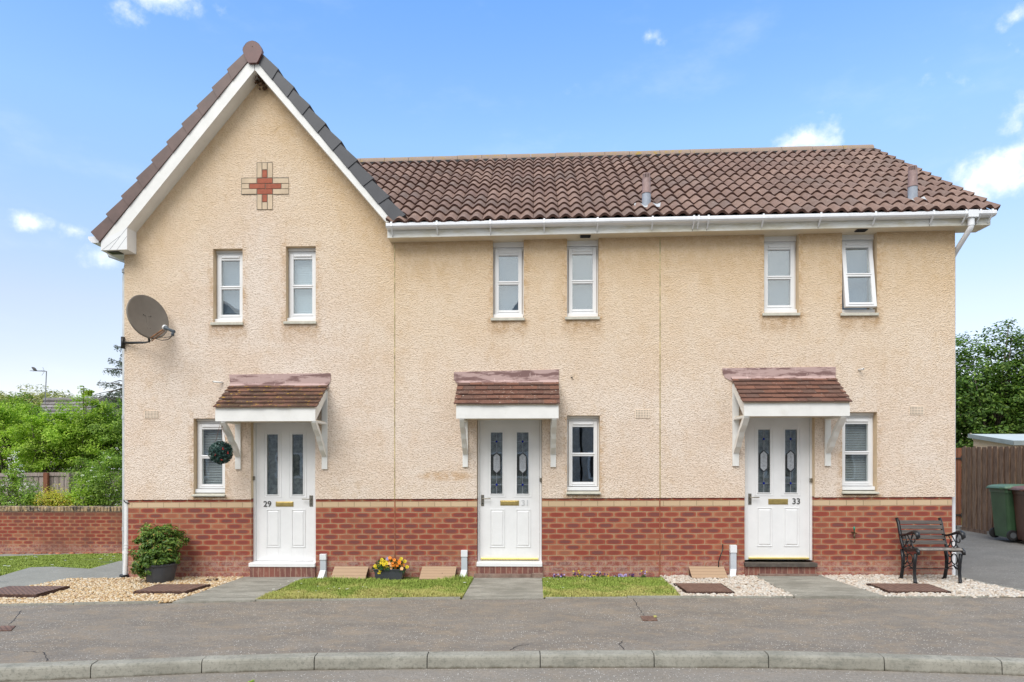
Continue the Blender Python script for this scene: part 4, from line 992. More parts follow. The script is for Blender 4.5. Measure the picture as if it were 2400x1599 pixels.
# ---- canopies over the doors
def canopy(H, ff, ft, wt, flash, posts, postbot, tilem, ncourse, bargeside):
    # ff: fascia front (xl, xr, ytop, ybot) px; ft: tile front edge (xl, xr, y); wt: tile top at the wall (xl, xr, y)
    yf = -.50; b = MB()
    fx0, fx1 = W(ff[0], 1000, yf).x, W(ff[1], 1000, yf).x; pm = (ff[0] + ff[1]) / 2
    fz1, fz0 = W(pm, ff[2], yf).z, W(pm, ff[3], yf).z
    tz0 = W(pm, ft[2], yf - .03).z - .022; tx0, tx1 = W(ft[0], 1000, yf - .03).x, W(ft[1], 1000, yf - .03).x
    zw = W((wt[0] + wt[1]) / 2, wt[2], -.02).z
    slp = (zw - tz0) / (.51)
    b.box(fx0, fx1, yf, yf + .022, fz0, fz1 - .036); b.box(fx0, fx1, yf + .010, yf + .022, fz1 - .0355, fz1 + .012)          # two-board fascia
    b.box(fx0 + .02, fx1 - .02, yf + .0225, -.003, fz0 + .012, fz0 + .024, 1)                                          # soffit board
    zr = tz0 + .47 * slp - .03
    for xa, xb in ((fx0 + .001, fx0 + .024), (fx1 - .024, fx1 - .001)):                                                  # sloping side boards
        b.prism([(xa, yf + .023, fz0 + .003), (xa, yf + .023, fz1 - .004), (xa, -.003, zr), (xa, -.003, zr - .105)], (xb - xa, 0, 0))
    b.prism([(fx0 + .004, yf + .004, tz0 + .02 * slp - .02), (fx0 + .004, yf + .004, tz0 + .03 * slp - .006), (fx0 + .004, -.004, tz0 + .5 * slp - .008), (fx0 + .004, -.004, tz0 + .5 * slp - .03)], (fx1 - fx0 - .008, 0, 0), 1)
    cn = b.build('door_canopy', ['paint_white', 'soffit'], H, bevel=.003)
    # plain tiles in overlapping courses
    b = MB(); g = .51 / ncourse; tw_ = .168
    for i in range(ncourse):
        ya = yf - .03 + i * g; yb = ya + g + .015; off = (i % 2) * .5; n = int((tx1 - tx0) / tw_) + 2; lift = .024
        for k in range(-1, n):
            a = tx0 + (k + off) * tw_; c = a + tw_ - .003; a, c = max(a, tx0), min(c, tx1)
            if c - a < .02: continue
            j = random.uniform(-.004, .004); jy = random.uniform(-.006, .004)
            z0_, z1_ = tz0 + (ya - yf + .03) * slp, tz0 + (yb - yf + .03) * slp
            u = 100 * H.location.x // 1 + k + .02; vq = i + .1
            vs = [(a, ya + jy, z0_ + lift - .013 + j), (c, ya + jy, z0_ + lift - .013 + j), (c, yb, z1_ - .013), (a, yb, z1_ - .013), (a, ya + jy, z0_ + lift + j), (c, ya + jy, z0_ + lift + j), (c, yb, z1_), (a, yb, z1_)]
            fs = [(0, 3, 2, 1), (4, 5, 6, 7), (0, 1, 5, 4), (1, 2, 6, 5), (2, 3, 7, 6), (3, 0, 4, 7)]
            b.add(vs, fs, 0, [[(u + .5, vq + .5)] * 4] * 6)
            b.m[-4] = 1
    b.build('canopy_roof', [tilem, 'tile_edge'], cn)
    # painted flashing against the wall
    q = [W(x, y, -.012) for x, y in flash]; b = MB(); b.prism(q, (0, .012, 0))
    lx = [p.x for p in q]; zb_ = min(p.z for p in q)
    b.hexa([(tx0 + .0, -.075, zw - .052), (tx1 - .0, -.075, zw - .052), (tx1, -.004, zw - .02), (tx0, -.004, zw - .02), (tx0, -.075, zw - .035), (tx1, -.075, zw - .035), (tx1, -.004, zw + .03), (tx0, -.004, zw + .03)])
    b.build('flashing', 'painted_flashing', cn)
    # brackets
    for (pl, pr) in posts:
        a, c = WX(pl), WX(pr); b = MB(); zp = WZ(pl, postbot); zt_ = fz0 + .012
        b.box(a, c, -.026, 0.0, zp, zr - .02 if (bargeside == 'r' and pl > pm) or (bargeside == 'l' and pl < pm) else zt_)
        zh = zt_ - .03; b.box(a + .008, c - .008, yf + .023, -.0262, zh, zt_ - .001)
        # ogee brace
        m_ = (a + c) / 2; hw = (c - a) / 2 - .008; L = []
        S = [(0, .0, .0), (.16, .075, .16), (.30, .13, .30), (.45, .22, .44), (.60, .27, .60), (.78, .36, .78), (1.0, .46, 1.0)]
        lo = zp + .19; up = zh
        out = []; inn = []
        for s_, yy, zz_ in S:
            z_ = lo + (up - lo) * zz_; o_ = .018 * math.sin(s_ * 9.0)
            out.append((-.027 - yy * .95 - .03 - o_, z_)); inn.append((-.027 - max(0, yy * .95 - .035), z_ + .02 if s_ < 1 else z_))
        out[0] = (-.027, lo - .02); poly = [(m_ - hw, y_, z_) for y_, z_ in out] + [(m_ - hw, y_, z_) for y_, z_ in reversed(inn)]
        b.prism(poly, (2 * hw, 0, 0))
        b.build('bracket', 'paint_white', cn, bevel=.002)
    return fx0, fx1, fz0, yf
C29 = canopy(H29, (504.3, 739, 956, 987.5), (499, 742, 952), (538, 770, 903), [(537, 878), (774.6, 875), (774.6, 892), (768, 906), (540, 906)], [(552.5, 565.4), (755, 768)], 1100, 'canopy_tile_mossy', 6, 'r')
C31 = canopy(H31, (1069, 1309.3, 950, 981), (1063.6, 1312.5, 945), (1071, 1306, 895), [(1063.6, 872), (1310, 866), (1310, 886), (1306, 897), (1071, 899), (1064, 890)], [(1084.6, 1097), (1290, 1303)], 1095, 'canopy_tile', 5, 'n')
C33 = canopy(H33, (1744, 1992, 945.4, 975.5), (1741, 1998, 940), (1713.5, 1957, 886), [(1693, 863), (1958.8, 860), (1958.8, 882), (1955, 890), (1714, 893), (1699, 885), (1694, 874)], [(1716, 1731), (1932, 1946)], 1092.5, 'canopy_tile', 6, 'l')
flat('verge_red', (0.125, 0.050, 0.045), 0.4, var=0.15, scale=6)
# ---- tiled roofs: rolls and courses as real relief
def tile_roof(name, parent, P, m='roof_tile', pitch=.172, ncourse=13, u0=0., u1=8., amp=.054, lift=.038, seg=8, skip=None, vlen=None, cb=None, umin=None):
    # P(u, v, h): point at u metres along the eaves, v 0..1 up the slope, h metres off the plane
    n0, n1 = math.floor(u0 / pitch * seg), math.ceil(u1 / pitch * seg); b = MB()
    for i in range(ncourse):
        v0, v1 = i / ncourse, (i + 1) / ncourse
        jit = random.uniform(-.003, .003); lo = umin(v0) if umin else u0; hi = u1
        us = [max(lo, min(hi, k * pitch / seg)) for k in range(n0, n1 + 1) if (k + 1) * pitch / seg > lo and (k - 1) * pitch / seg < hi]
        def h(u): 
            f = (u / pitch) % 1.0; return amp * (0.5 + 0.5 * math.cos(2 * math.pi * (f - .5))) ** 0.70
        top = []; N = len(us); vs = []
        for u in us:
            tj = .003 * math.sin(math.floor(u / (2 * pitch)) * 12.9 + i * 7.7)
            hh = h(u)
            vs += [P(u, v0 - .004 + tj, hh + lift + tj), P(u, v1 + .012, hh + .004), P(u, v0 - .004 + tj, hh * .9 + lift - .032 + tj), P(u, v0 + .03, hh * .8)]
        fs = []; uv = []; ms = []
        for k in range(N - 1):
            A, B_ = 4 * k, 4 * (k + 1); ua, ub = us[k] / (2 * pitch), us[k + 1] / (2 * pitch)
            fs.append((A, B_, B_ + 1, A + 1)); uv.append([(ua, i + .1), (ub, i + .1), (ub, i + .9), (ua, i + .9)]); ms.append(0)
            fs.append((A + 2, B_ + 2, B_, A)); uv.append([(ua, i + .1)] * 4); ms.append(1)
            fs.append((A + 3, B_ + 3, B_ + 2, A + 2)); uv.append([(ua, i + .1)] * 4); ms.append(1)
        k0 = len(b.m); b.add(vs, fs, 0, uv); b.m[k0:] = ms
        # end cheek at the verge
        K = 4 * (N - 1); b.add([vs[K], vs[K + 1], P(us[-1], v1, -.02), P(us[-1], v0, -.02)], [(0, 3, 2, 1)], 1)
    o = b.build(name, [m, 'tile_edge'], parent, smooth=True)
    md = o.modifiers.new('es', 'EDGE_SPLIT'); md.split_angle = R(50)
    return o
XV = E2.x + .0                                   # right verge
def Pm(u, v, h):                                 # main roof front slope
    x = u; y = -.27 + 3.32 * v; z = ez(x) + (rz(x) - ez(x)) * v
    s = math.atan2(rz(x) - ez(x), 3.32); return (x, y - h * math.sin(s), z + h * math.cos(s))
def valley(v):                                   # where the gable roof cuts the main roof
    x = -1.0
    for _ in range(60):
        y = -.27 + 3.32 * v
        if mroof(x, y) > groof(x) - .1: x -= .05
        else: break
    return x - .25
def valley2(v):
    z = ez(-2) + (rz(-2) - ez(-2)) * v; return GA.x + (GA.z - z) / slR - .12
tile_roof('roof', H31, Pm, u0=-4.2, u1=XJ2, umin=valley2)
tile_roof('roof', H33, Pm, u0=XJ2, u1=XV)
def Pb(u, v, h):                                 # rear slopes
    x = u; y = 6.5 - 3.4 * v; z = ez(x) + (rz(x) - ez(x)) * v; return (-.0 + x, y + h * .57, z + h * .82)
b = MB()
for H, a, c in ((H31, -3.9, XJ2), (H33, XJ2, XV)):
    b = MB(); b.hexa([(a, 3.0, rz(a) - .03), (c, 3.0, rz(c) - .03), (c, 6.6, ez(c) - .03), (a, 6.6, ez(a) - .03), (a, 3.0, rz(a) + .01), (c, 3.0, rz(c) + .01), (c, 6.6, ez(c) + .02), (a, 6.6, ez(a) + .02)])
    b.hexa([(a if a != -3.9 else -1.9, -.2, ez(a) - .0), (c - .02, -.2, ez(c) - .0), (c - .02, 3.0, rz(c) - .07), (a, 3.0, rz(a) - .07), (a if a != -3.9 else -1.9, -.2, ez(a) + .02), (c - .02, -.2, ez(c) + .02), (c - .02, 3.0, rz(c) - .05), (a, 3.0, rz(a) - .05)], 1)
    b.build('rear_roof', ['roof_tile', 'roof_felt'], H)
# ridge tiles of the main roof
def ridge(H, x0, x1, n):
    b = MB()
    for k in range(n):
        a, c = x0 + (x1 - x0) * k / n, x0 + (x1 - x0) * (k + 1) / n - .006; j = random.uniform(-.004, .004); rr = .118
        vs = []
        for x in (a, c):
            for q in range(9):
                an = math.pi * (q / 8) ; vs.append((x, 3.05 - math.cos(an) * rr * 1.05, rz(x) - .012 + j + math.sin(an) * rr * .98))
            for q in range(9):
                an = math.pi * (q / 8); vs.append((x, 3.05 - math.cos(an) * (rr - .016) * 1.05, rz(x) - .012 + j + math.sin(an) * (rr - .016) * .98))
        fs = [(q, 18 + q, 19 + q, q + 1) for q in range(8)] + [(27 + q, 9 + q, 10 + q, 28 + q) for q in range(8)] + [(0, 18, 27, 9)][::-1] + [(q, q + 1, 10 + q, 9 + q) for q in range(8)] + [(18 + q, 27 + q, 28 + q, 19 + q) for q in range(8)]
        fs += [(0, 9, 27, 18)]
        b.add(vs, fs, 0)
    zz0, zz1 = rz(x0), rz(x1)
    b.hexa([(x0, 2.90, zz0 - .09), (x1, 2.90, zz1 - .09), (x1, 2.99, zz1 - .02), (x0, 2.99, zz0 - .02), (x0, 2.90, zz0 - .02), (x1, 2.90, zz1 - .02), (x1, 2.99, zz1 + .02), (x0, 2.99, zz0 + .02)], 1)
    o = b.build('ridge_tiles', ['ridge', 'roof_felt'], H, smooth=True); o.modifiers.new('es', 'EDGE_SPLIT').split_angle = R(40)
ridge(H31, -3.6, XJ2, 12); ridge(H33, XJ2, XV - .01, 8)

# ---- eaves: fascia, soffit, gutter (main front)
F1, F2 = W(908, 540, -.2), W(2321.5, 508, -.2)
def fz(x, which):     # heights along the eaves from the photograph: 0 fascia bottom, 1 fascia top, 2 gutter top, 3 gutter bottom
    p = ((908, 557.6), (2321.5, 527.5), -.205), ((908, 530), (2321.5, 500), -.205), ((908, 521.5), (2336, 491), -.31), ((908, 536), (2336, 505), -.29)
    a, c, y = p[which]; A, C_ = W(a[0], a[1], y), W(c[0], c[1], y); return A.z + (C_.z - A.z) * (x - A.x) / (C_.x - A.x)
XF0, XF1 = W(908, 540, -.205).x, W(2321.5, 520, -.205).x
def eaves(H, x0, x1, clips, gx1=None, endcap=None):
    g1 = gx1 or x1
    b = MB(); fb0, fb1, ft0, ft1 = fz(x0, 0), fz(x1, 0), fz(x0, 1), fz(x1, 1)
    b.hexa([(x0, -.205, fb0), (x1, -.205, fb1), (x1, -.185, fb1), (x0, -.185, fb0), (x0, -.205, fb0 + .108), (x1, -.205, fb1 + .108), (x1, -.185, fb1 + .108), (x0, -.185, fb0 + .108)])
    b.hexa([(x0, -.186, fb0 + .109), (x1, -.186, fb1 + .109), (x1, -.16, fb1 + .109), (x0, -.16, fb0 + .109), (x0, -.186, ft0 + .05), (x1, -.186, ft1 + .05), (x1, -.16, ft1 + .05), (x0, -.16, ft0 + .05)], 2)  # beige upper board paints in the shaded band below the gutter
    for xj in clips[::2]:
        b.box(xj - .002, xj + .002, -.2065, -.2045, fz(xj, 0) + .002, fz(xj, 0) + .10, 1)
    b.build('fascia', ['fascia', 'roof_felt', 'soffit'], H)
    b = MB(); s0, s1 = fb0 + .004, fb1 + .004
    b.hexa([(x0, -.184, s0), (x1, -.184, s1), (x1, .1, sofz(x1) + .004), (x0, .1, sofz(x0) + .004), (x0, -.184, s0 + .01), (x1, -.184, s1 + .01), (x1, .1, sofz(x1) + .014), (x0, .1, sofz(x0) + .014)])
    b.build('soffit', 'soffit', H)
    # ogee gutter with brackets
    b = MB(); prof = [(-.212, .0), (-.30, .0), (-.302, -.010), (-.315, -.022), (-.314, -.048), (-.296, -.066), (-.26, -.072), (-.212, -.072)]
    prof2 = [(y + (.004 if y < -.25 else -.004), z - .006 if i < 2 else z + .004) for i, (y, z) in enumerate(prof)]
    def ring(x): gt_ = fz(x, 2); return [(x, y, gt_ + z) for y, z in prof]
    N = 12; vs = []
    for k in range(N + 1): vs += ring(x0 + (g1 - x0) * k / N)
    m = len(prof); b.add(vs, [(k * m + j, (k + 1) * m + j, (k + 1) * m + j + 1, k * m + j + 1) for k in range(N) for j in range(1, m - 1)], 0)
    if endcap:
        for xx in endcap: b.prism([(xx - .004, y, fz(xx, 2) + z) for y, z in prof], (.008, 0, 0))
    for xc in clips:
        z = fz(xc, 2); w_ = .012
        b.hexa([(xc - w_, -.322, z - .05), (xc + w_, -.322, z - .05), (xc + w_, -.300, z - .05), (xc - w_, -.300, z - .05), (xc - w_, -.313, z + .010), (xc + w_, -.313, z + .010), (xc + w_, -.298, z + .010), (xc - w_, -.298, z + .010)])
        b.hexa([(xc - w_ * .6, -.225, z - .145), (xc + w_ * .6, -.225, z - .145), (xc + w_ * .6, -.206, z - .145), (xc - w_ * .6, -.206, z - .145), (xc - w_ * .8, -.322, z - .05), (xc + w_ * .8, -.322, z - .05), (xc + w_ * .8, -.296, z - .05), (xc - w_ * .8, -.296, z - .05)])
    b.build('gutter', 'gutter_white', H, smooth=False)
clipx = [W(p, 515, -.31).x for p in (917, 1023.5, 1149, 1275.5, 1401, 1530)]
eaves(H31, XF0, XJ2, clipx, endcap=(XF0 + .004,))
clipx2 = [W(p, 505, -.31).x for p in (1627, 1638, 1661, 1790, 1925, 2053, 2189, 2265, 2299, 2327)]
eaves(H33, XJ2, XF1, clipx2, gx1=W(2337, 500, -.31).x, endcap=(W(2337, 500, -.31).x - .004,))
# boxed end of the right eaves and the verge board up the slope
b = MB(); x0 = XR + .002
b.prism([(XF1 - .02, -.184, fz(XF1, 0)), (XF1 - .02, .02, fz(XF1, 0) - .0), (XF1 - .02, 3.05, rz(XF1) - .2), (XF1 - .02, 3.05, rz(XF1) - .03), (XF1 - .02, -.184, ez(XF1) - .0)], (.02, 0, 0))
b.prism([(XF1 - .02, 3.05, rz(XF1) - .2), (XF1 - .02, 6.4, ez(XF1) - .2), (XF1 - .02, 6.4, ez(XF1) - .03), (XF1 - .02, 3.05, rz(XF1) - .03)], (.02, 0, 0))
b.hexa([(x0, .0, fz(XF1, 0) + .004), (XF1 - .021, .0, fz(XF1, 0) + .004), (XF1 - .021, 3.0, rz(XF1) - .19), (x0, 3.0, rz(XF1) - .19), (x0, .0, fz(XF1, 0) + .016), (XF1 - .021, .0, fz(XF1, 0) + .016), (XF1 - .021, 3.0, rz(XF1) - .175), (x0, 3.0, rz(XF1) - .175)], 1)
b.build('barge_board', ['paint_white', 'soffit'], H33)
# swan neck and downpipe round the right corner
z0 = fz(W(2275, 500, -.26).x, 2); a = W(2276, 505, -.262)
b = MB(); b.box(a.x - .065, a.x + .065, -.318, -.205, z0 - .09, z0 + .004)
elb = [(a.x, -.262, z0 - .07), (a.x, -.262, z0 - .20), (a.x - .012, -.252, z0 - .235), (XR + .052, .06, z0 - .42), (XR + .04, .12, z0 - .50), (XR + .04, .12, -.05)]
b.tube(elb, .034, 12)
b.tube([(a.x, -.262, z0 - .10), (a.x, -.262, z0 - .19)], .040, 12)
b.tube([(XR + .04, .12, .32), (XR + .04, .12, .38)], .042, 12)
b.build('downpipe', 'gutter_white', H33, smooth=True).modifiers.new('es', 'EDGE_SPLIT').split_angle = R(40)
# soffit vents
for H, px, py in ((H31, 1372, 559), (H33, 2018, 544)):
    p = W(px, py, -.10); z = (fz(p.x, 0) + sofz(p.x)) / 2
    b = MB(); b.box(p.x - .07, p.x + .07, -.145, -.055, z - .008, z + .004, 0)
    for q in range(5): b.box(p.x - .06, p.x + .06, -.138 + q * .017, -.132 + q * .017, z - .012, z - .007, 1)
    b.build('soffit_vent', ['dark_iron', 'roof_felt'], H)

# ---- flues
def flue(H, px, basepy, toppy, capn):
    d = ray(px, basepy); p = None
    for k in range(2000):
        q = CAMP + d * (9 + k * .003)
        if q.z <= mroof(q.x, q.y) + .02: p = q; break
    if p is None: p = CAMP + d * 9.8
    s = p.y - CAMY; sc = 1 / 1600 * (p - CAMP).dot(Vector((-math.sin(TH), math.cos(TH), 0)))
    H_ = (basepy - toppy) * sc; r = .0605
    b = MB(); b.lathe([(r, -.12), (r, H_ * .40)], p, 20); fl = b.build('flue', 'flue_grey', H, smooth=True)
    b = MB(); b.lathe([(r - .002, H_ * .38), (r + .008, H_ * .385), (r + .008, H_ * .43), (r - .002, H_ * .44), (r - .002, H_ * .76), (r - .012, H_ * .76)], p, 20); b.build('sleeve', 'flue_pink', fl, smooth=True).modifiers.new('es', 'EDGE_SPLIT').split_angle = R(40)
    b = MB(); b.lathe([(.03, H_ * .74), (.03, H_ * .97)], p, 12, 1); b.lathe([(.001, H_), (r - .01, H_ * .985), (r - .006, H_ * .96), (.001, H_ * .96)], p, 20)
    b.lathe([(r - .004, H_ * .76), (r - .004, H_ * .84), (r - .012, H_ * .84)], p, 20)
    for k in range(14): a = 6.283 * k / 14; b.box(p.x + math.cos(a) * (r - .012) - .005, p.x + math.cos(a) * (r - .012) + .005, p.y + math.sin(a) * (r - .012) - .005, p.y + math.sin(a) * (r - .012) + .005, p.z + H_ * .83, p.z + H_ * .97)
    b.build('flue_cap', ['flue_pink', 'roof_felt'], fl)
    # lead slate dressed over the tiles
    b = MB(); N = 14; x0, x1 = p.x - .17, p.x + .24; vs = []
    for k in range(N + 1):
        x = x0 + (x1 - x0) * k / N; f = (x / .172) % 1.0; hh = .036 * (0.5 + 0.5 * math.cos(2 * math.pi * (f - .5))) ** .75
        for dy in (-.10, .04):
            y = p.y + dy; z = mroof(x, y) + (hh + .036) * .83; vs.append((x, y - .02, z))
    b.add(vs, [(2 * k, 2 * k + 2, 2 * k + 3, 2 * k + 1) for k in range(N)]); b.build('lead_slate', 'flashing_lead', fl, smooth=True)
flue(H31, 1515, 484, 407, 0); flue(H33, 2139, 470, 389, 0)

# ---- gable of the left house
def Pg(side):
    def P(u, v, h):
        y = -.10 + u
        xe = GL.x - .05 if side < 0 else GR.x + .14; sl = slL if side < 0 else slR; ze = groof(xe)
        x = xe + (GA.x - xe) * v; z = ze + (GA.z - ze) * v; n = math.hypot(sl, 1)
        return (x + side * h * sl / n, y, z + h / n)
    return P
for side in (-1, 1):
    P = Pg(side)
    if side > 0: o = tile_roof('roof', H29, P, u0=.1, u1=6.7, ncourse=10, seg=5)
    else:
        P2 = lambda u, v, h, P=P: P(6.7 - u, v, h); o = tile_roof('roof', H29, P2, u0=0., u1=6.6, ncourse=12, seg=5)
# sarking under the tiles keeps the loft dark
b = MB(); 
for side in (-1, 1):
    xe = GL.x if side < 0 else GR.x; A = (xe, groof(xe) - .02)
    b.hexa([(A[0], -.15, A[1] - .03), (GA.x, -.15, GA.z - .05), (GA.x, 6.5, GA.z - .05), (A[0], 6.5, A[1] - .03), (A[0], -.15, A[1]), (GA.x, -.15, GA.z - .02), (GA.x, 6.5, GA.z - .02), (A[0], 6.5, A[1])])
b.build('roof_deck', 'roof_felt', H29)
# barge boards and their soffits
IL, IA, IR = W(298, 533, Yg), W(597, 164, Yg), W(905, 521, Yg)
b = MB()
OL, OA, OR = GL, GA, GR
b.prism([OL, (OA.x, Yg, OA.z), (IA.x, Yg, IA.z), IL], (0, .022, 0))
b.prism([(OA.x + .0015, Yg - .001, OA.z), (OR.x, Yg - .001, OR.z), (IR.x, Yg - .001, IR.z - .0), (IA.x + .0015, Yg - .001, IA.z)], (0, .023, 0))
b.box(IA.x - .004, IA.x + .002, Yg - .0025, Yg, IA.z + .0, OA.z - .02, 1)
b.build('barge_board', ['paint_white', 'roof_felt'], H29)
b = MB()
b.add([(IL.x, Yg + .02, IL.z), (IA.x, Yg + .02, IA.z), (IA.x, .0, IA.z), (IL.x, .0, IL.z)], [(0, 1, 2, 3)])
b.add([(IR.x, Yg + .02, IR.z), (IA.x, Yg + .02, IA.z), (IA.x, .0, IA.z), (IR.x, .0, IR.z)], [(3, 2, 1, 0)])
b.build('soffit', 'paint_white', H29)
# boxed eaves at the foot of the left verge
BL0, BL1, BR1 = W(236, 587, Yg), W(298, 585, Yg), W(298, 533, Yg)
b = MB(); b.prism([(OL.x, Yg - .002, OL.z), (BL0.x, Yg - .002, BL0.z), (BL1.x, Yg - .002, BL1.z), (BR1.x, Yg - .002, BR1.z)], (0, -Yg - .0, 0), 0)
b.prism([(OL.x, .0, OL.z), (BL0.x, .0, BL0.z), (XL - .002, .0, BL0.z), (XL - .002, .0, OL.z + (XL - OL.x) * slL * .8)], (0, 6.3, 0), 0)
for k in range(3):   # panel joints, parallel to the verge
    px = 252 + k * 17; q0, q1 = W(px - 12, 586, Yg), W(px + 30, 541 if k else 553, Yg)
    if k == 2: q1 = W(298, 553.5, Yg)
    if k == 1: q1 = W(298, 534, Yg)
    d = (q1 - q0).normalized(); n = Vector((d.z, 0, -d.x)) * .0015
    b.prism([(q0.x + n.x, Yg - .0035, q0.z + n.z), (q1.x + n.x, Yg - .0035, q1.z + n.z), (q1.x - n.x, Yg - .0035, q1.z - n.z), (q0.x - n.x, Yg - .0035, q0.z - n.z)], (0, .002, 0), 1)
b.build('eaves_box', ['upvc', 'metal_grey'], H29)
p = W(275, 593, -.1); MB().box(p.x - .10, p.x + .06, -.17, -.05, BL0.z - .007, BL0.z + .004).build('soffit_vent', 'dark_iron', H29)
# cloaked verge tiles
def verge(name, m, P0, P1, Q0, Q1, n, flip, yoff):
    # inner line P0->P1 (bottom to top), outer line Q0->Q1
    o_ = []
    for k in range(n):
        a, c = k / n, (k + 1) / n
        i0, i1 = P0.lerp(P1, a), P0.lerp(P1, c); q0, q1 = Q0.lerp(Q1, a), Q0.lerp(Q1, c)
        i0 = i0 + (i0 - q0) * .02; q0 = q0 + (q0 - i0) * .13; q1 = q1 - (q1 - i1) * .10; i1 = i1 - (i1 - q1) * .0
        e = (i0 - i1).normalized() * .012; i0 = i0 + e; q0 = q0 + e
        dy = -.0; yy = yoff - .006 + .0
        b = MB()
        f = [i0, i1, q1, q0]; pts = []
        y0, y1 = yy - .012, yy - .001
        fr = [(i0.x, y0, i0.z), (i1.x, y1, i1.z), (q1.x, y1, q1.z), (q0.x, y0, q0.z)]
        bk = [(v[0], .16, v[2]) for v in fr]
        b.add(fr + bk, [(0, 1, 2, 3), (7, 6, 5, 4), (0, 4, 5, 1), (1, 5, 6, 2), (2, 6, 7, 3), (3, 7, 4, 0)])
        if k == 0:
            pass
        o_.append(b)
    B_ = MB()
    for b in o_: B_.add(b.v, b.f, 0)
    B_.build(name, m, H29, bevel=.004)
yv = Yg - .004
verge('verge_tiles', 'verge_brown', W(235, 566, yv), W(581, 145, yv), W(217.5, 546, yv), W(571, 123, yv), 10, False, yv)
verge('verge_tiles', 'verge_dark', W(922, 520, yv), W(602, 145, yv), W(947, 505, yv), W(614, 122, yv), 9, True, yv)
# apex cap
cap = [(572, 108), (577, 101), (584, 97), (591, 95.5), (599, 97.5), (606, 102), (612, 110), (614.5, 118), (613, 125), (604, 144), (601, 146.5), (582, 146.5), (578.5, 143), (571, 126), (568.5, 118), (569.5, 112)]
b = MB(); b.prism([W(x, y, yv - .045) for x, y in cap], (0, .05, 0)); b.tube([W(591, 109, yv - .05), W(591, 109, yv - .04)], .006, 8, 1)
b.build('verge_cap', ['verge_red', 'steel'], H29, bevel=.008)
# gable ridge behind the cap
b = MB(); 
for k in range(15):
    y = -.16 + k * .45; b.lathe([(.12, 0), (.12, .44)], (0, 0, 0), 14); vs = b.v[-28:]; b.v[-28:] = [(GA.x + v[0], y + v[2], GA.z + .02 + v[1] * .9) for v in vs]
b.build('ridge_tiles', 'ridge', H29, smooth=True)
# left gutter end, swan neck, downpipe down the left side
g0, g1 = W(208, 557, -.15), W(236, 573, -.15); zt = g0.z + .01
b = MB(); prof = [(0, 0), (0, -.03), (.02, -.06), (.05, -.085), (.10, -.09), (.15, -.085), (.15, 0), (.142, 0), (.142, -.075), (.10, -.08), (.055, -.075), (.01, -.03), (.008, 0)]
b.prism([(g0.x + x, -.16, zt + z) for x, z in prof], (0, 6.6, 0)); b.prism([(g0.x + x, -.164, zt + z) for x, z in prof[:7]], (0, .006, 0))
b.build('gutter', 'gutter_white', H29)
def ptube(b, pts, r, **k): return b.tube(pts, r, **k)
xs_ = XL - .052
e0 = W(258, 598, .35); b = MB()
b.tube([(e0.x - .01, .35, e0.z + .16), (e0.x - .01, .35, e0.z + .02), (e0.x + .01, .34, e0.z - .01), (XL - .09, .22, W(286, 616, .2).z + .02), (xs_ - .01, .14, W(289, 622, .1).z - .05), (xs_, .10, 4.2), (xs_, .10, .0)], .034, 12)
for zc in (W(289, 640, .1).z, 2.2, .62): b.tube([(xs_, .10, zc), (xs_, .10, zc + .05)], .040, 12)
b.build('downpipe', 'gutter_grey', H29, smooth=True).modifiers.new('es', 'EDGE_SPLIT').split_angle = R(40)
q = W(293, 1300, .0)
# white lower pipe with shoe, standing on a black drain at the corner
b = MB(); xa = W(293.5, 1200, -.0).x; zT = RB + hz(XL) - .005
b.tube([(xa, .035, zT), (xa, .035, .42), (xa, .035, .40), (xa - .012, .02, .0)], .031, 12)
for zc in (.38, .42, .30): b.tube([(xa - .001, .035, zc), (xa - .001, .035, zc + .018)], .036, 12)
b.box(xa - .055, xa - .03, .02, .05, .30, .34)
b.build('downpipe', 'upvc', H29, smooth=True).modifiers.new('es', 'EDGE_SPLIT').split_angle = R(40)
z = G(290, 1357).z; b = MB(); b.lathe([(.001, .055), (.04, .055), (.055, .06), (.062, .05), (.055, -.02), (.001, -.02)], (xa - .015, -.0, z), 18); b.build('drain_collar', 'black_plastic', H29, smooth=True)

# brick cross
b = MB()
def cb(x0, x1, y0, y1, m): a, c = W((x0), (y0), -.012), W(x1, y1, -.012); b.box(a.x + .006, c.x - .006, -.012, .01, c.z + .006, a.z - .006, m)
ox, oy = 566, 417.5
for (r, segs) in ((0, [(0, 36, 0), (36, 73, 1), (73, 111, 0)]), (1, [(0, 18, 0), (18, 55.5, 1), (55.5, 93, 1), (93, 111, 0)]), (2, [(0, 36, 0), (36, 73, 1), (73, 111, 0)])):
    for s in segs: cb(ox + s[0], ox + s[1], oy + r * 12.6, oy + (r + 1) * 12.6, s[2])
for (y0, y1, inv) in ((381, 417, 0), (455.5, 491.5, 1)):
    cb(602, 614, y0, y1, 0); cb(626.5, 639, y0, y1, 0)
    if not inv: cb(614, 626.5, y0, 398, 0); cb(614, 626.5, 398, y1, 1)
    else: cb(614, 626.5, y0, 473.5, 1); cb(614, 626.5, 473.5, y1, 0)
A, C_ = W(566, 417.5, 0), W(677, 455.5, 0); b.box(A.x, C_.x, -.006, .005, C_.z, A.z, 2); A, C_ = W(602, 381, 0), W(639, 491.5, 0); b.box(A.x, C_.x, -.0055, .005, C_.z, A.z, 2)
b.build('brick_cross', ['cream_brick', 'red_brick', 'mortar'], H29)
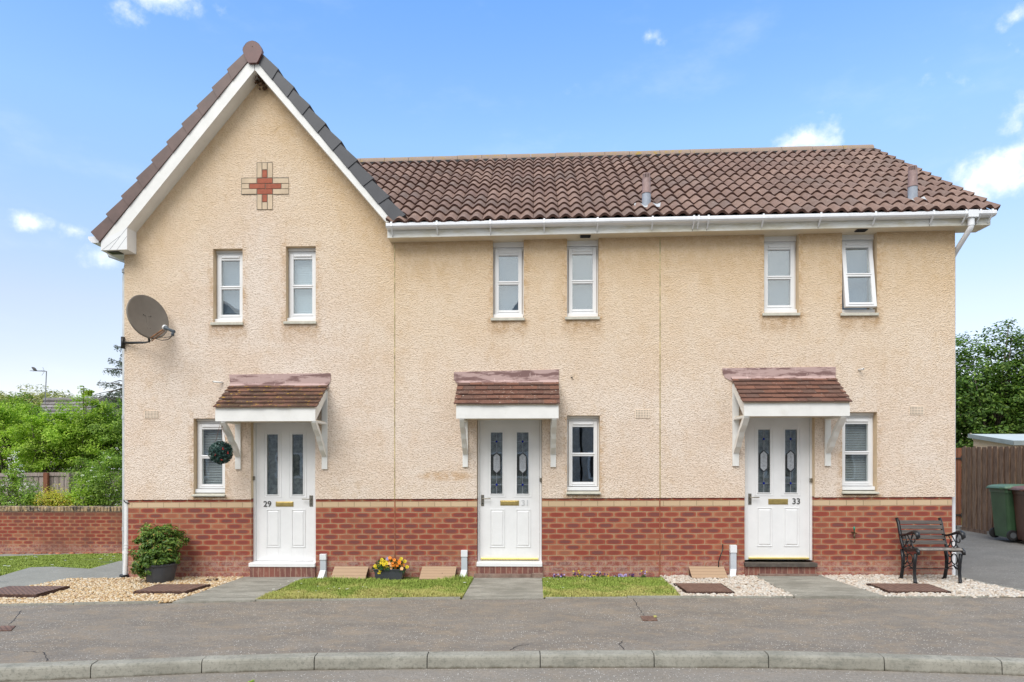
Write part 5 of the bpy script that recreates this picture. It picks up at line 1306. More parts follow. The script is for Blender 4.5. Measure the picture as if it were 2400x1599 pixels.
# old nest under the apex
b = MB(); c = W(612, 192, -.06)
for k in range(26):
    v = Vector((random.gauss(0, .035), random.gauss(0, .03), random.gauss(0, .05))); r = random.uniform(.012, .03)
    b.lathe([(.001, -r), (r * .8, -r * .5), (r, 0), (r * .8, r * .5), (.001, r)], c + v, 7)
b.tube([W(600, 178, -.15), W(597, 186, -.15), W(601, 194, -.1), W(606, 198, -.05)], .006, 6)
nest = b.build('bird_nest', 'nest'); tag(nest, 'dark old bird nest stuck under the peak of the gable', 'nest')

# ---- wall fittings
def air_vent(H, x0, x1, y0, y1):
    a, c = W(x0, y0, -.008), W(x1, y1, -.008); b = MB(); b.box(a.x, c.x, -.008, .004, c.z, a.z, 0)
    nx, nz = 9, 5
    for i in range(nx):
        for j in range(nz):
            x = a.x + (c.x - a.x) * (i + .75) / (nx + .5); z = c.z + (a.z - c.z) * (j + .75) / (nz + .5); b.box(x - .0045, x + .0045, -.0095, -.0075, z - .005, z + .005, 1)
    b.build('air_vent', ['vent_tan', 'vent_hole'], H, bevel=.0)
flat('vent_tan', (0.76, 0.63, 0.50), 0.8); flat('vent_hole', (0.05, 0.035, 0.025), 0.9)
air_vent(H29, 338.6, 371, 963, 981); air_vent(H31, 1489, 1524, 960, 980); air_vent(H33, 2132, 2165, 952, 972)
for H, px, py, L in ((H29, 522, 897, -.09), (H31, 1339, 885, .0), (H33, 2012, 867, .02)):
    p = W(px, py, 0); b = MB(); q = (p.x + L, -.10 if L else -.03, p.z + (.0 if L >= 0 else .002))
    b.tube([(p.x, .0, p.z), ((p.x + q[0]) / 2 + .012, -.05 if L else -.02, p.z), q], .0125 if L else .009, 10, 0); b.tube([q, (q[0] - .002 if L < 0 else q[0] + .001, q[1] - .002, q[2])], .008, 8, 1)
    b.build('overflow_pipe', ['paint_white' if L else 'steel', 'dark_iron'], H, smooth=True)
# garden tap
p = W(1995, 1248, .02); b = MB(); b.tube([(p.x + .01, .02, p.z), (p.x + .01, -.06, p.z)], .012, 8, 0); b.tube([(p.x + .01, -.06, p.z), (p.x - .005, -.085, p.z - .03), (p.x - .008, -.085, p.z - .07)], .011, 8, 0)
b.tube([(p.x + .005, -.06, p.z), (p.x + .0, -.065, p.z + .045)], .009, 8, 0); b.tube([(p.x, -.066, p.z + .04), (p.x - .002, -.072, p.z + .085)], .013, 8, 1)
b.tube([(p.x + .01, -.03, p.z - .02), (p.x + .03, -.06, p.z + .0), (p.x + .045, -.05, p.z - .01)], .006, 6, 0)
b.build('garden_tap', ['tap_brass', 'tap_green'], H33, smooth=True)
# cable from the wall at 33
b = MB(); b.tube([W(1694, 1276, .015), W(1693.5, 1290, -.02), W(1688, 1304, -.04), W(1684, 1318, -.03), W(1684, 1334, -.02)], .007, 8); b.build('cable', 'black_plastic', H33, smooth=True)
# cable round the left corner
b = MB(); b.tube([W(290, 1172, -.01), W(292, 1176, -.01), W(297, 1179, .0), W(303, 1180, .012)], .007, 6); b.build('cable', 'black_plastic', H29, smooth=True)
# meter cable covers
for H, px, yt, yb in ((H29, 757, 1299, 1360), (H31, 1088, 1290, 1357), (H33, 1719, 1278, 1356)):
    A = W(px, yt, -.03); B_ = W(px, yb, -.06); w_ = .041; b = MB(); z0, z1 = GZ(A.x, 0) - .01, A.z; zm = z1 - (z1 - z0) * .23
    b.box(A.x - w_ - .004, A.x + w_ + .004, -.045, .018, zm, z1, 0)
    b.box(A.x - w_, A.x + w_, -.036, .018, z0 + .12, zm, 1)
    b.hexa([(A.x - w_ - .03, -.085, z0), (A.x + w_ - .03, -.085, z0), (A.x + w_, .018, z0), (A.x - w_, .018, z0), (A.x - w_, -.037, z0 + .125), (A.x + w_, -.037, z0 + .125), (A.x + w_, .018, z0 + .125), (A.x - w_, .018, z0 + .125)], 2)
    for s_ in (-1, 1): b.box(A.x + s_ * w_ - .004, A.x + s_ * w_ + .004, -.040, -.03, zm - .015, zm - .007, 3)
    b.build('cable_cover', ['pale_plastic', 'grey_plastic', 'pale_plastic', 'dark_iron'], H, bevel=.004)
# sunk gas meter boxes with sloping lids
def meter_box(px, ytop, label, ybot, H=None):
    p = W(px, ytop, -.03); x = p.x; zt_ = p.z; f = G(px, ybot); yf = f.y; zf = GZ(x, 0) + .03; w_ = .238
    t_ = thing('meter_box', (x, -.15, GZ(x, 0)), label, 'meter box', 'sloping wooden-look meter boxes along the terrace')
    b = MB(); b.hexa([(x - w_ + .012, yf + .02, zf - .08), (x + w_ - .012, yf + .02, zf - .08), (x + w_ - .012, .015, zf - .08), (x - w_ + .012, .015, zf - .08), (x - w_ + .012, yf + .02, zf - .006), (x + w_ - .012, yf + .02, zf - .006), (x + w_ - .012, .015, zt_ - .012), (x - w_ + .012, .015, zt_ - .012)])
    b.build('meter_case', 'rust_side', t_)
    b = MB(); b.hexa([(x - w_, yf, zf - .01), (x + w_, yf, zf - .01), (x + w_, -.012, zt_ - .01), (x - w_, -.012, zt_ - .01), (x - w_, yf, zf), (x + w_, yf, zf), (x + w_, -.012, zt_), (x - w_, -.012, zt_)])
    b.tube([(x + .06, yf + .12, zf + .055), (x + .06, yf + .12, zf + .062)], .008, 8, 1)
    b.build('meter_lid', ['meter_lid', 'dark_iron'], t_, bevel=.003)
meter_box(823.5, 1328, 'sloping brown meter box left of the trough of pansies', 1361)
meter_box(1029.5, 1328, 'sloping brown meter box between the trough of pansies and the middle path', 1362.5)
meter_box(1656, 1328, 'sloping brown meter box standing in pale pebbles left of the door numbered 33', 1359)

# ---- covers and gratings in the ground
def cover(name, quad, th, label, cat, lift=.03, grp=None, m='rust_cover'):
    P = [G(a, c) for a, c in quad]; t_ = thing(name, P[0], label, cat, grp); b = MB()
    n = len(P); b.add([(p.x, p.y, p.z - .02) for p in P] + [(p.x, p.y, p.z + lift) for p in P], [tuple(reversed(range(n)))] + [(i, (i + 1) % n, (i + 1) % n + n, i + n) for i in range(n)]); b.build('cover_frame', 'rust_side', t_, bevel=.003)
    c = sum(P, Vector()) / n; Q = [c + (p - c) * .93 for p in P]
    b = MB(); b.add([(p.x, p.y, p.z + lift - .004) for p in Q] + [(p.x, p.y, p.z + lift + .005) for p in Q], [(i, (i + 1) % n, (i + 1) % n + n, i + n) for i in range(n)] + [tuple(range(n, 2 * n))]); b.build('cover_plate', m, t_)
    return t_
cg = 'rusty inspection covers in the front gardens'
cover('inspection_cover', COVERS[0], 0, 'rusty ribbed inspection cover at the far left edge of the golden gravel', 'inspection cover', .05, cg)
cover('inspection_cover', COVERS[1], 0, 'rusty inspection cover in golden gravel in front of the potted shrub', 'inspection cover', .045, cg)
cover('inspection_cover', COVERS[2], 0, 'rusty patterned inspection cover in pebbles beside the patchy lawn', 'inspection cover', .035, cg)
cover('inspection_cover', COVERS[3], 0, 'rusty inspection cover in pebbles in front of the bench', 'inspection cover', .035, cg)
cover('stopcock_cover', [(-12, 1480), (26, 1480), (38, 1468), (2, 1468)], 0, 'small iron cover in the pavement at the left edge', 'cover', .003, 'small iron covers in the pavement')
t_ = cover('stopcock_cover', [(1506, 1456), (1542, 1456), (1535, 1445), (1500, 1445)], 0, 'small rusty iron cover in the pavement with a dab of yellow paint on its corner', 'cover', .003, 'small iron covers in the pavement')
P = [G(a, c) for a, c in ((1533, 1450), (1540, 1449), (1538, 1444.5), (1531, 1445))]; MB().add([(p.x, p.y, p.z + .0105) for p in P], [(0, 1, 2, 3)]).build('paint_mark', 'yellow_mark', t_)
t_ = cover('drain_grating', [(479, 1364.5), (507, 1364.5), (513, 1360), (488, 1360)], 0, 'small dark drain grating in golden gravel at the foot of the wall', 'drain grating', .02, m='black_plastic')
# ================================================================== things on and around the terrace
# ---- satellite dish on the corner of the left house
c0 = W(347, 743, -.36)
dish = thing('satellite_dish', (c0.x, 0, c0.z), 'grey brown satellite dish on the wall near the left corner of the gable house', 'satellite dish')
n_ = Vector((.84, -.47, .24)).normalized(); up_ = Vector((-.16, .12, 1)); xx_ = up_.cross(n_).normalized(); up_ = n_.cross(xx_).normalized()
MD = Matrix(((xx_.x, up_.x, n_.x, c0.x), (xx_.y, up_.y, n_.y, c0.y), (xx_.z, up_.z, n_.z, c0.z), (0, 0, 0, 1)))
b = MB(); rr = [0, .06, .12, .18, .23, .27, .295]; prof = [(max(r, .001), .36 * r * r - .02) for r in rr] + [(.305, .013), (.312, .004), (.308, -.012), (.298, -.010)] + [(max(r, .001), .36 * r * r - .026) for r in reversed(rr[:-1])]
b.lathe(prof, (0, 0, 0), 40, 0, .93, 1.0); b.xf(MD); b.build('reflector', 'dish_grey', dish, smooth=True)
b = MB(); b.box(-.055, .055, .02, .035, -.019, -.014); b.box(-.018, .018, -.22, .03, -.0185, -.0145)
for (x, y) in ((-.05, .028), (.05, .028), (-.02, -.16), (.02, -.16)): b.lathe([(.007, -.018), (.005, -.010), (.001, -.009)], (x, y, 0), 8, 1)
b.xf(MD); b.build('dish_bracket', ['dish_grey', 'dark_iron'], dish)
LN = W(404, 776, -.62); base = MD @ Vector((-.02, -.27, .0))
b = MB(); f0 = MD @ Vector((.0, -.30, .0)); f1 = W(386, 770, -.48); b.tube([f0, f1], .011, 8); b.tube([MD @ Vector((.02, -.335, -.02)), f1 + Vector((0, 0, -.03))], .007, 6); b.build('feed_arm', 'rusty_arm', dish)
b = MB(); a_ = W(385, 767, -.48); d_ = (W(408, 778, -.56) - a_)
b.tube([a_, a_ + d_ * .12], .034, 14, 1); b.tube([a_ + d_ * .12, a_ + d_ * .3, a_ + d_ * .34, a_ + d_ * 1.0], [.03, .028, .018, .022], 12); q = a_ + d_ * .9; b.tube([q, q + Vector((-.005, 0, -.06))], .02, 8)
b.build('receiver', ['lnb', 'upvc'], dish, smooth=True)
b = MB(); bb = MD @ Vector((0, -.30, -.03)); w0 = W(291, 804, 0)
b.tube([(w0.x + .005, -.03, w0.z), W(340, 803, -.16), bb + Vector((0, 0, -.04)), MD @ Vector((0, -.1, -.05))], .014, 8); b.box(XL - .02, XL + .01, -.05, .12, w0.z - .08, w0.z + .08)
b.tube([q + Vector((0, 0, -.05)), W(394, 796, -.45), W(380, 798, -.42), W(360, 793, -.38), bb + Vector((0, 0, -.03)), W(335, 805, -.15), (XL, -.02, w0.z - .02)], .0045, 6)
b.tube([q + Vector((0.01, 0, -.05)), W(396, 790, -.5), W(383, 792, -.46), W(367, 786, -.4)], .0035, 6)
b.build('wall_arm', 'dark_iron', dish, smooth=True)

# ---- leaf helper (numpy): folded leaves with a point
def leafset(name, centers, normals, size, m, parent, ratio=.45, jitter=.35, fold=.25):
    n = len(centers); L = size * RNG.uniform(.6, 1.25, n); a = normals + RNG.normal(0, jitter, (n, 3)); a /= np.linalg.norm(a, axis=1)[:, None] + 1e-9
    t1 = np.cross(a, RNG.normal(0, 1, (n, 3))); t1 /= np.linalg.norm(t1, axis=1)[:, None] + 1e-9; t2 = np.cross(a, t1)
    w_ = (L * ratio)[:, None]; L = L[:, None]
    p0 = centers - t1 * L * .5; p1 = centers + t2 * w_ * .5 + a * L * fold * .3; p2 = centers + t1 * L * .5 - a * L * fold * .3; p3 = centers - t2 * w_ * .5 + a * L * fold * .3
    V = np.stack([p0, p1, p2, p3], 1).reshape(-1, 3); F = np.arange(n * 4).reshape(n, 4)
    return npmesh(name, V, F, m, parent)
def clumps(center, radii, ncl, rcl, per, shell=.55, up=0.0, flat_=1.0, zmin=None, keep=None):
    u = RNG.normal(0, 1, (ncl, 3)); u /= np.linalg.norm(u, axis=1)[:, None]; r = RNG.uniform(shell ** 3, 1, ncl) ** (1 / 3)
    C = np.array(center) + u * r[:, None] * np.array(radii)
    C += u * np.array(radii) * (.16 * np.sin(u[:, :1] * 9 + u[:, 2:] * 7) + .10 * np.sin(u[:, 1:2] * 17))
    if zmin is not None: C = C[C[:, 2] > zmin]
    if keep is not None: C = C[[keep(c) for c in C]]
    per_ = per; n = len(C) * per_
    d = RNG.normal(0, 1, (n, 3)); d /= np.linalg.norm(d, axis=1)[:, None]; rr = RNG.uniform(.2, 1, n) ** .5
    rc = np.repeat(rcl * RNG.uniform(.6, 1.3, len(C)), per_)[:, None]
    P = np.repeat(C, per_, 0) + d * rr[:, None] * rc * np.array([1, 1, .6 * flat_]); nrm_ = d * .6 + np.array([0, 0, 1.0]) * .7 + (np.repeat((C - np.array(center)), per_, 0) / np.array(radii)) * .5
    return P, nrm_, C
def tree(name, base, center, radii, m, label, cat, ncl=260, rcl=.32, per=60, leaf=.07, trunk_r=.12, shell=.45, group=None, limbs=7, extra=None, zmin=None, nodup=None, ratio=.5):
    t_ = thing(name, base, label, cat, group); P, N_, C = clumps(center, radii, ncl, rcl, per, shell, zmin=zmin)
    o = leafset('crown', P, N_, leaf, m, t_, ratio)
    b = MB(); bs = Vector(base); cc = Vector(center); mid = bs.lerp(cc, .5) + Vector((.1, 0, 0))
    if trunk_r:
        b.tube([bs - Vector((0, 0, .1)), mid, cc], [trunk_r, trunk_r * .75, trunk_r * .45], 8)
        idx = RNG.choice(len(C), min(limbs * 3, len(C)), replace=False)
        for i in idx:
            p = Vector(C[i]); s = bs.lerp(cc, random.uniform(.35, .95)); k = s.lerp(p, .5) + Vector((random.uniform(-.1, .1), 0, .12))
            b.tube([s, k, p], [trunk_r * .35, trunk_r * .2, .01], 5)
        b.build('trunk', 'bark', t_, smooth=True)
    return t_, o

# ---- hanging topiary ball
bc = W(517.5, 1061, -.46); R_ = .152
ball = thing('hanging_topiary_ball', bc, 'dark green artificial topiary ball with red berries hanging from the left canopy', 'topiary ball')
n = 2600; u = RNG.normal(0, 1, (n, 3)); u /= np.linalg.norm(u, axis=1)[:, None]; P = np.array(bc) + u * (R_ * RNG.uniform(.78, 1.03, n))[:, None]
leafset('foliage', P, u, .030, 'leaf_ball', ball, .55, .6)
MB().lathe([(.001, -R_ * .82), (R_ * .6, -R_ * .6), (R_ * .82, 0), (R_ * .6, R_ * .6), (.001, R_ * .82)], bc, 14).build('core', 'black_plastic', ball, smooth=True)
for a, e in ((505, 1066), (519, 1079), (535, 1062), (523, 1052)):
    q = W(a, e, -.46 - math.sqrt(max(.0, R_ ** 2 - (W(a, e, -.46) - bc).length ** 2)) * .98); b = MB()
    for k in range(5): v = Vector((random.uniform(-.009, .009), random.uniform(-.006, .004), random.uniform(-.012, .012))); b.lathe([(.001, -.006), (.006, 0), (.001, .006)], q + v, 8)
    b.build('berries', 'berry', ball, smooth=True)
hk = Vector((W(518, 990, -.46).x, -.46, W(518, 986, -.46).z)); b = MB()
for dx, dy in ((-.06, -.03), (.07, .0), (-.005, .06)): b.tube([hk, bc + Vector((dx, dy, R_ * .88))], .0025, 5)
b.tube([hk, hk + Vector((0, 0, .03))], .004, 6); b.build('twine', 'twine', ball)

# ---- potted shrub
pz = G(380, 1369); yp = -.32; pc = Vector((W(376, 1368, yp).x, yp, GZ(pz.x, 0) + .01)); 
pot = thing('potted_shrub', pc, 'dense green shrub spilling over a round dark grey pot on golden gravel', 'potted shrub')
b = MB(); b.lathe([(.001, .0), (.155, .0), (.165, .02), (.205, .20), (.205, .222), (.222, .225), (.226, .232), (.226, .252), (.218, .257), (.205, .252), (.198, .22), (.001, .215)], pc, 40); b.build('pot', 'planter', pot, smooth=True).modifiers.new('es', 'EDGE_SPLIT').split_angle = R(40)
MB().lathe([(.001, .224), (.197, .224)], pc, 24).build('soil', 'soil', pot)
sc_ = W(376, 1283, yp)
P1, N1, C1 = clumps((sc_.x, yp - .0, sc_.z + .02), (.30, .25, .27), 170, .075, 50, .25)
P2, N2, C2 = clumps((sc_.x - .10, yp - .08, sc_.z - .22), (.22, .16, .13), 45, .07, 40, .2)
P3, N3, C3 = clumps(((W(340, 1330, yp - .1)).x, yp - .12, W(340, 1338, yp - .1).z), (.07, .05, .08), 10, .05, 30, .2)
leafset('foliage', np.concatenate([P1, P2, P3]), np.concatenate([N1, N2, N3]), .058, 'leaf_pieris', pot, .32, .5)
b = MB()
for k in range(12):
    p = Vector(C1[k * 5]); b.tube([pc + Vector((random.uniform(-.05, .05), random.uniform(-.05, .05), .2)), pc.lerp(p, .6) + Vector((0, 0, .05)), p], [.012, .008, .003], 5)
b.build('stem', 'bark', pot)

# ---- trough of pansies
p = W(914, 1361, -.16); gz_ = GZ(p.x, 0); tr_ = thing('flower_trough', (p.x, -.16, gz_), 'black trough overflowing with yellow and orange pansies by the brick wall', 'flower trough')
b = MB(); x, h = p.x, .155; a, c = .17, .20; d = .085; dt = .10
b.add([(x - a, -.16 - d, gz_), (x + a, -.16 - d, gz_), (x + a, -.16 + d, gz_), (x - a, -.16 + d, gz_), (x - c, -.16 - dt, gz_ + h), (x + c, -.16 - dt, gz_ + h), (x + c, -.16 + dt, gz_ + h), (x - c, -.16 + dt, gz_ + h)], [(0, 3, 2, 1), (0, 1, 5, 4), (1, 2, 6, 5), (2, 3, 7, 6), (3, 0, 4, 7)])
frame_rect_y = None
b.box(x - c - .008, x + c + .008, -.16 - dt - .008, -.16 - dt + .008, gz_ + h - .012, gz_ + h + .003); b.box(x - c - .008, x + c + .008, -.16 + dt - .008, -.16 + dt + .008, gz_ + h - .012, gz_ + h + .003); b.box(x - c - .008, x - c + .008, -.16 - dt, -.16 + dt, gz_ + h - .0125, gz_ + h + .0025); b.box(x + c - .008, x + c + .008, -.16 - dt, -.16 + dt, gz_ + h - .0125, gz_ + h + .0025)
b.build('trough', 'planter', tr_, bevel=.003); MB().box(x - c + .01, x + c - .01, -.16 - dt + .01, -.16 + dt - .01, gz_ + .05, gz_ + h - .02).build('soil', 'soil', tr_)
P, N_, C = clumps((x, -.17, gz_ + h + .04), (.22, .12, .085), 60, .045, 22, .2); leafset('foliage', P, N_, .045, 'leaf_pansy', tr_, .4, .5)
def pansy(b, c, s, m, face=None, dark=True):
    f = (face or (Vector((random.uniform(-.4, .4), -1, random.uniform(.0, .7))))).normalized(); x_ = f.cross(Vector((0, 0, 1))).normalized(); z_ = x_.cross(f)
    for k in range(5):
        a0 = 6.283 * k / 5 + .3; cc = c + (x_ * math.cos(a0) + z_ * math.sin(a0)) * s * .5; vs = [cc + f * .003 * k]
        for q in range(7): an = 6.283 * q / 7; vs.append(cc + (x_ * math.cos(an) + z_ * math.sin(an)) * s * .52 + f * (.0015 * k + .004 * math.sin(an * 2)))
        b.add(vs, [(0, 1 + q, 1 + (q + 1) % 7) for q in range(7)], m)
    vs = [c + f * .018]; 
    for q in range(6): an = 6.283 * q / 6; vs.append(c + (x_ * math.cos(an) + z_ * math.sin(an)) * s * .22 + f * .016)
    if dark: b.add(vs, [(0, 1 + q, 1 + (q + 1) % 6) for q in range(6)], 5)
pm_ = ['p_yellow', 'p_orange', 'p_peach', 'p_lilac', 'p_purple', 'p_dark']
fl_ = [(880, 1328, 0), (886, 1332, 0), (890, 1338, 0), (883, 1336, 0), (893, 1320, 0), (897, 1316, 0), (900, 1324, 0), (905, 1317, 0), (903, 1333, 0), (899, 1327, 0), (908, 1331, 0), (888, 1326, 0), (894, 1313, 0), (906, 1322, 0),
       (914, 1309, 1), (913, 1318, 1), (920, 1320, 1), (925, 1314, 1), (930, 1320, 1), (935, 1321, 1), (922, 1326, 1), (926, 1330, 1), (937, 1316, 1), (917, 1326, 2), (915, 1313, 1), (931, 1326, 1), (938, 1325, 2), (941, 1334, 2), (911, 1322, 2), (917, 1333, 2), (927, 1323, 1),
       (940, 1311, 0), (949, 1317, 0), (945, 1326, 1), (907, 1311, 3), (888, 1343, 0), (953, 1330, 0)]
for i in range(3):
    b = MB()
    for (a, c_, m) in fl_:
        if (m == i) or (i == 2 and m >= 2): pansy(b, W(a + random.uniform(-1, 1), c_ - 1, -.20 - random.uniform(0, .07)), .026, m, dark=(m == 0))
    b.build('flowers', pm_, tr_)

# ---- little pansies in the bed on the right of the middle path
for k, (px, py, cols, lab) in enumerate([
    (1303, 1353, (3, 4), 'small purple and white pansy nearest the middle path'), (1318, 1353, (3, 4), 'small mauve pansy, second from the middle path'),
    (1350, 1350, (0, 4), 'yellow pansy with dark faces, tallest on the left of the flower row'), (1361, 1352, (0, 4), 'bright yellow pansy right beside the taller yellow and purple one'),
    (1378, 1353, (3, 4), 'low mauve pansy between the yellow clump and the purple clump'), (1392, 1352, (4, 0), 'deep purple pansy left of the tallest purple clump'),
    (1405, 1348, (4, 0, 3), 'tallest purple and yellow pansy clump in the middle of the row'), (1417, 1351, (4, 0), 'purple and yellow pansy just right of the tallest clump'),
    (1447, 1352, (3, 3), 'spreading white and lilac pansy in the right half of the row'), (1462, 1352, (3, 3), 'pale lilac pansy right of the spreading white one'),
    (1484, 1353, (4, 4), 'tiny dark purple pansy on its own'), (1507, 1349, (0, 4, 3), 'last pansy of the row, purple and yellow, nearest the pebbles')]):
    q = G(px, py + 4); q.y = min(q.y, -.05); q = Vector((W(px, py, -.08).x, -.08, GZ(q.x, 0))); t_ = thing('pansy_plant', q, lab, 'pansy', 'row of small pansies along the wall'); tall = .075 if k in (2, 6, 11) else .045
    P, N_, C = clumps((q.x, q.y, q.z + tall * .4), (.05, .03, tall * .5), 8, .02, 14, .2); leafset('foliage', P, N_, .022, 'leaf_pansy', t_, .4, .5); b = MB()
    for i in range(9 if k in (8, 9) else 6): pansy(b, q + Vector((random.uniform(-.05, .05), random.uniform(-.06, -.01), tall * random.uniform(.7, 1.4))), .012 if k != 8 else .010, cols[i % len(cols)] if cols[i % len(cols)] != 3 else 3, dark=(i % 2 == 0 and cols[0] != 3))
    b.build('flowers', pm_, t_)

# ---- bench
bx0, bx1 = 2149.5, 2258.5
fy = G(2146, 1371.5).y; gz_ = GZ(5, 0) + .01
X0, X1 = W(2147, 1371, fy).x, W(2253, 1371, fy).x; y0 = fy
bench = thing('bench', ((X0 + X1) / 2, y0 + .2, gz_), 'small worn bench of dark slats between black cast iron scrolled ends', 'bench')
def YZ(x, pts): return [(x, y0 + y, gz_ + z) for y, z in pts]
def spiral(cy, cz, r0, r1, a0, a1, n=12): return [(cy + math.cos(a0 + (a1 - a0) * k / n) * (r0 + (r1 - r0) * k / n), cz + math.sin(a0 + (a1 - a0) * k / n) * (r0 + (r1 - r0) * k / n)) for k in range(n + 1)]
for x in (X0, X1):
    b = MB()
    b.tube(YZ(x, [(.005, 0), (.02, .03), (.035, .14), (.03, .26), (.005, .38)]), [.022, .019, .016, .018, .02], 8, flatten=1.25)          # front leg
    b.tube(YZ(x, [(.37, 0), (.345, .03), (.31, .16), (.30, .28), (.33, .40)]), [.026, .020, .018, .020, .02], 8, flatten=1.25)
    b.tube(YZ(x, [(-.055, .375), (-.05, .41), (-.02, .432), (.04, .43), (.14, .405), (.24, .40), (.30, .42), (.345, .50), (.385, .62), (.42, .73), (.455, .79), (.48, .785)]), [.018, .022, .022, .018, .014, .016, .018, .018, .018, .018, .02, .012], 8, flatten=1.25)   # seat rail sweeping up into the back
    b.tube(YZ(x, [(.372, .585), (.30, .585), (.20, .61), (.08, .645), (.02, .655), (-.03, .64), (-.045, .60), (-.02, .57)]), [.013, .014, .015, .02, .026, .026, .022, .01], 8, flatten=1.3)             # arm
    fe = b.build('end_frame', 'bench_iron', bench, smooth=True)
    b = MB(); r = .0075
    for pts in (spiral(.05, .56, .075, .02, 2.2, -3.6, 18), spiral(.17, .50, .06, .02, 3.0, 8.0, 16), [(.03, .43), (.07, .44), (.10, .50), (.11, .56), (.07, .61)], [(.28, .44), (.24, .47), (.22, .54), (.26, .58)], [(.20, .60), (.10, .50), (.05, .44)],
                spiral(.14, .30, .065, .065, 0, 6.283, 18), spiral(.24, .34, .045, .015, 1.2, 6.5, 14), spiral(.09, .20, .03, .012, 1.5, 6.5, 10), [(.035, .16), (.09, .19), (.16, .215), (.23, .19), (.305, .15)], [(.14, .235), (.15, .21), (.11, .18)], [(.20, .27), (.25, .22), (.30, .24)]):
        b.tube(YZ(x, pts), r, 6)
    b.build('scrollwork', 'bench_iron', fe, smooth=True)
def slat(pa, pb, th, mi='bench_wood'):
    b = MB(); pa, pb = Vector((0, *pa)), Vector((0, *pb)); d = (pb - pa).normalized(); n = Vector((0, -d.z, d.y)) * th
    q = [(pa.y, pa.z), (pb.y, pb.z), (pb.y + n.y, pb.z + n.z), (pa.y + n.y, pa.z + n.z)]
    b.prism([(X0 + .012, y0 + y, gz_ + z) for y, z in q], (X1 - X0 - .024, 0, 0)); return b
back = [(.302, .445), (.335, .475), (.375, .605), (.412, .705), (.437, .745)]
for (pa, pb) in [((.325, .465), (.343, .515)), ((.348, .530), (.366, .580)), ((.371, .597), (.388, .645)), ((.393, .660), (.410, .708)), ((.414, .722), (.431, .768))]:
    slat((pa[0] - .012, pa[1]), (pb[0] - .012, pb[1]), .012).build('back_slat', 'bench_wood', bench, bevel=.003)
for k, (pa, pb, mi) in enumerate([((-.045, .425), (-.005, .447), 'bench_wood_worn'), ((.01, .447), (.065, .442), 'bench_wood'), ((.08, .438), (.135, .428), 'bench_wood_worn'), ((.15, .426), (.205, .420), 'bench_wood'), ((.22, .42), (.275, .424), 'bench_wood')]):
    slat(pa, pb, .014).build('seat_slat', mi, bench, bevel=.003)
b = MB(); b.tube([(X0, y0 + .17, gz_ + .17), (X1, y0 + .17, gz_ + .17)], .006, 6); b.build('tie_rod', 'bench_iron', bench)

# ---- right side: gate, fence, shed, bins
def D2(px, dist): p = D(px, 1085, dist); return Vector((p.x, p.y, 0))
A, B_ = D2(2256, 15.4), D2(2452, 12.6); fc = thing('board_fence', (A.x, A.y, GZ(8, 0)), 'weathered brown board fence running towards us beside the drive', 'fence')
L = (B_ - A).length; dr_ = (B_ - A).normalized(); nn = Vector((dr_.y, -dr_.x, 0)); bw = .105; n = int(L / (bw * .93)); b = MB()
if nn.x > 0: nn = -nn
for k in range(n):
    s = A + dr_ * (k * bw * .93); e = s + dr_ * bw; of = nn * (.02 if k % 2 else .0); z0 = .05 + .09; z1 = CAMZ + (15.4 - 2.8 * k / n) * 38 / 1600 + random.uniform(-.012, .012); th = nn * .016
    s, e = s + of, e + of; c1 = dr_ * .018
    b.add([(s.x, s.y, z0), (e.x, e.y, z0), (e.x, e.y, z1 - .05), (e.x - c1.x, e.y - c1.y, z1), (s.x + c1.x, s.y + c1.y, z1), (s.x, s.y, z1 - .05)] + [(p.x + th.x, p.y + th.y, z) for p, z in ((s, z0), (e, z0), (e, z1 - .05), (e - c1, z1), (s + c1, z1), (s, z1 - .05))],
          [(0, 1, 2, 3, 4, 5), (11, 10, 9, 8, 7, 6), (0, 6, 7, 1), (1, 7, 8, 2), (2, 8, 9, 3), (3, 9, 10, 4), (4, 10, 11, 5), (5, 11, 6, 0)])
b.build('boards', 'fence_brown', fc)
for kk in (0, 1):
    b = MB(); s, e = A - nn * .02, B_ - nn * .02; z = .45 + kk * 1.1; q = nn * .04; b.hexa([(s.x, s.y, z), (e.x, e.y, z), (e.x - q.x, e.y - q.y, z), (s.x - q.x, s.y - q.y, z), (s.x, s.y, z + .07), (e.x, e.y, z + .07), (e.x - q.x, e.y - q.y, z + .07), (s.x - q.x, s.y - q.y, z + .07)]); b.build('rail', 'fence_brown', fc)
b = MB(); s, e = A + nn * .0, B_ + nn * .0; q = nn * .03; b.hexa([(s.x + q.x, s.y + q.y, 0), (e.x + q.x, e.y + q.y, 0), (e.x, e.y, 0), (s.x, s.y, 0), (s.x + q.x, s.y + q.y, .135), (e.x + q.x, e.y + q.y, .135), (e.x, e.y, .135), (s.x, s.y, .135)]); b.build('gravel_board', 'fence_brown', fc)
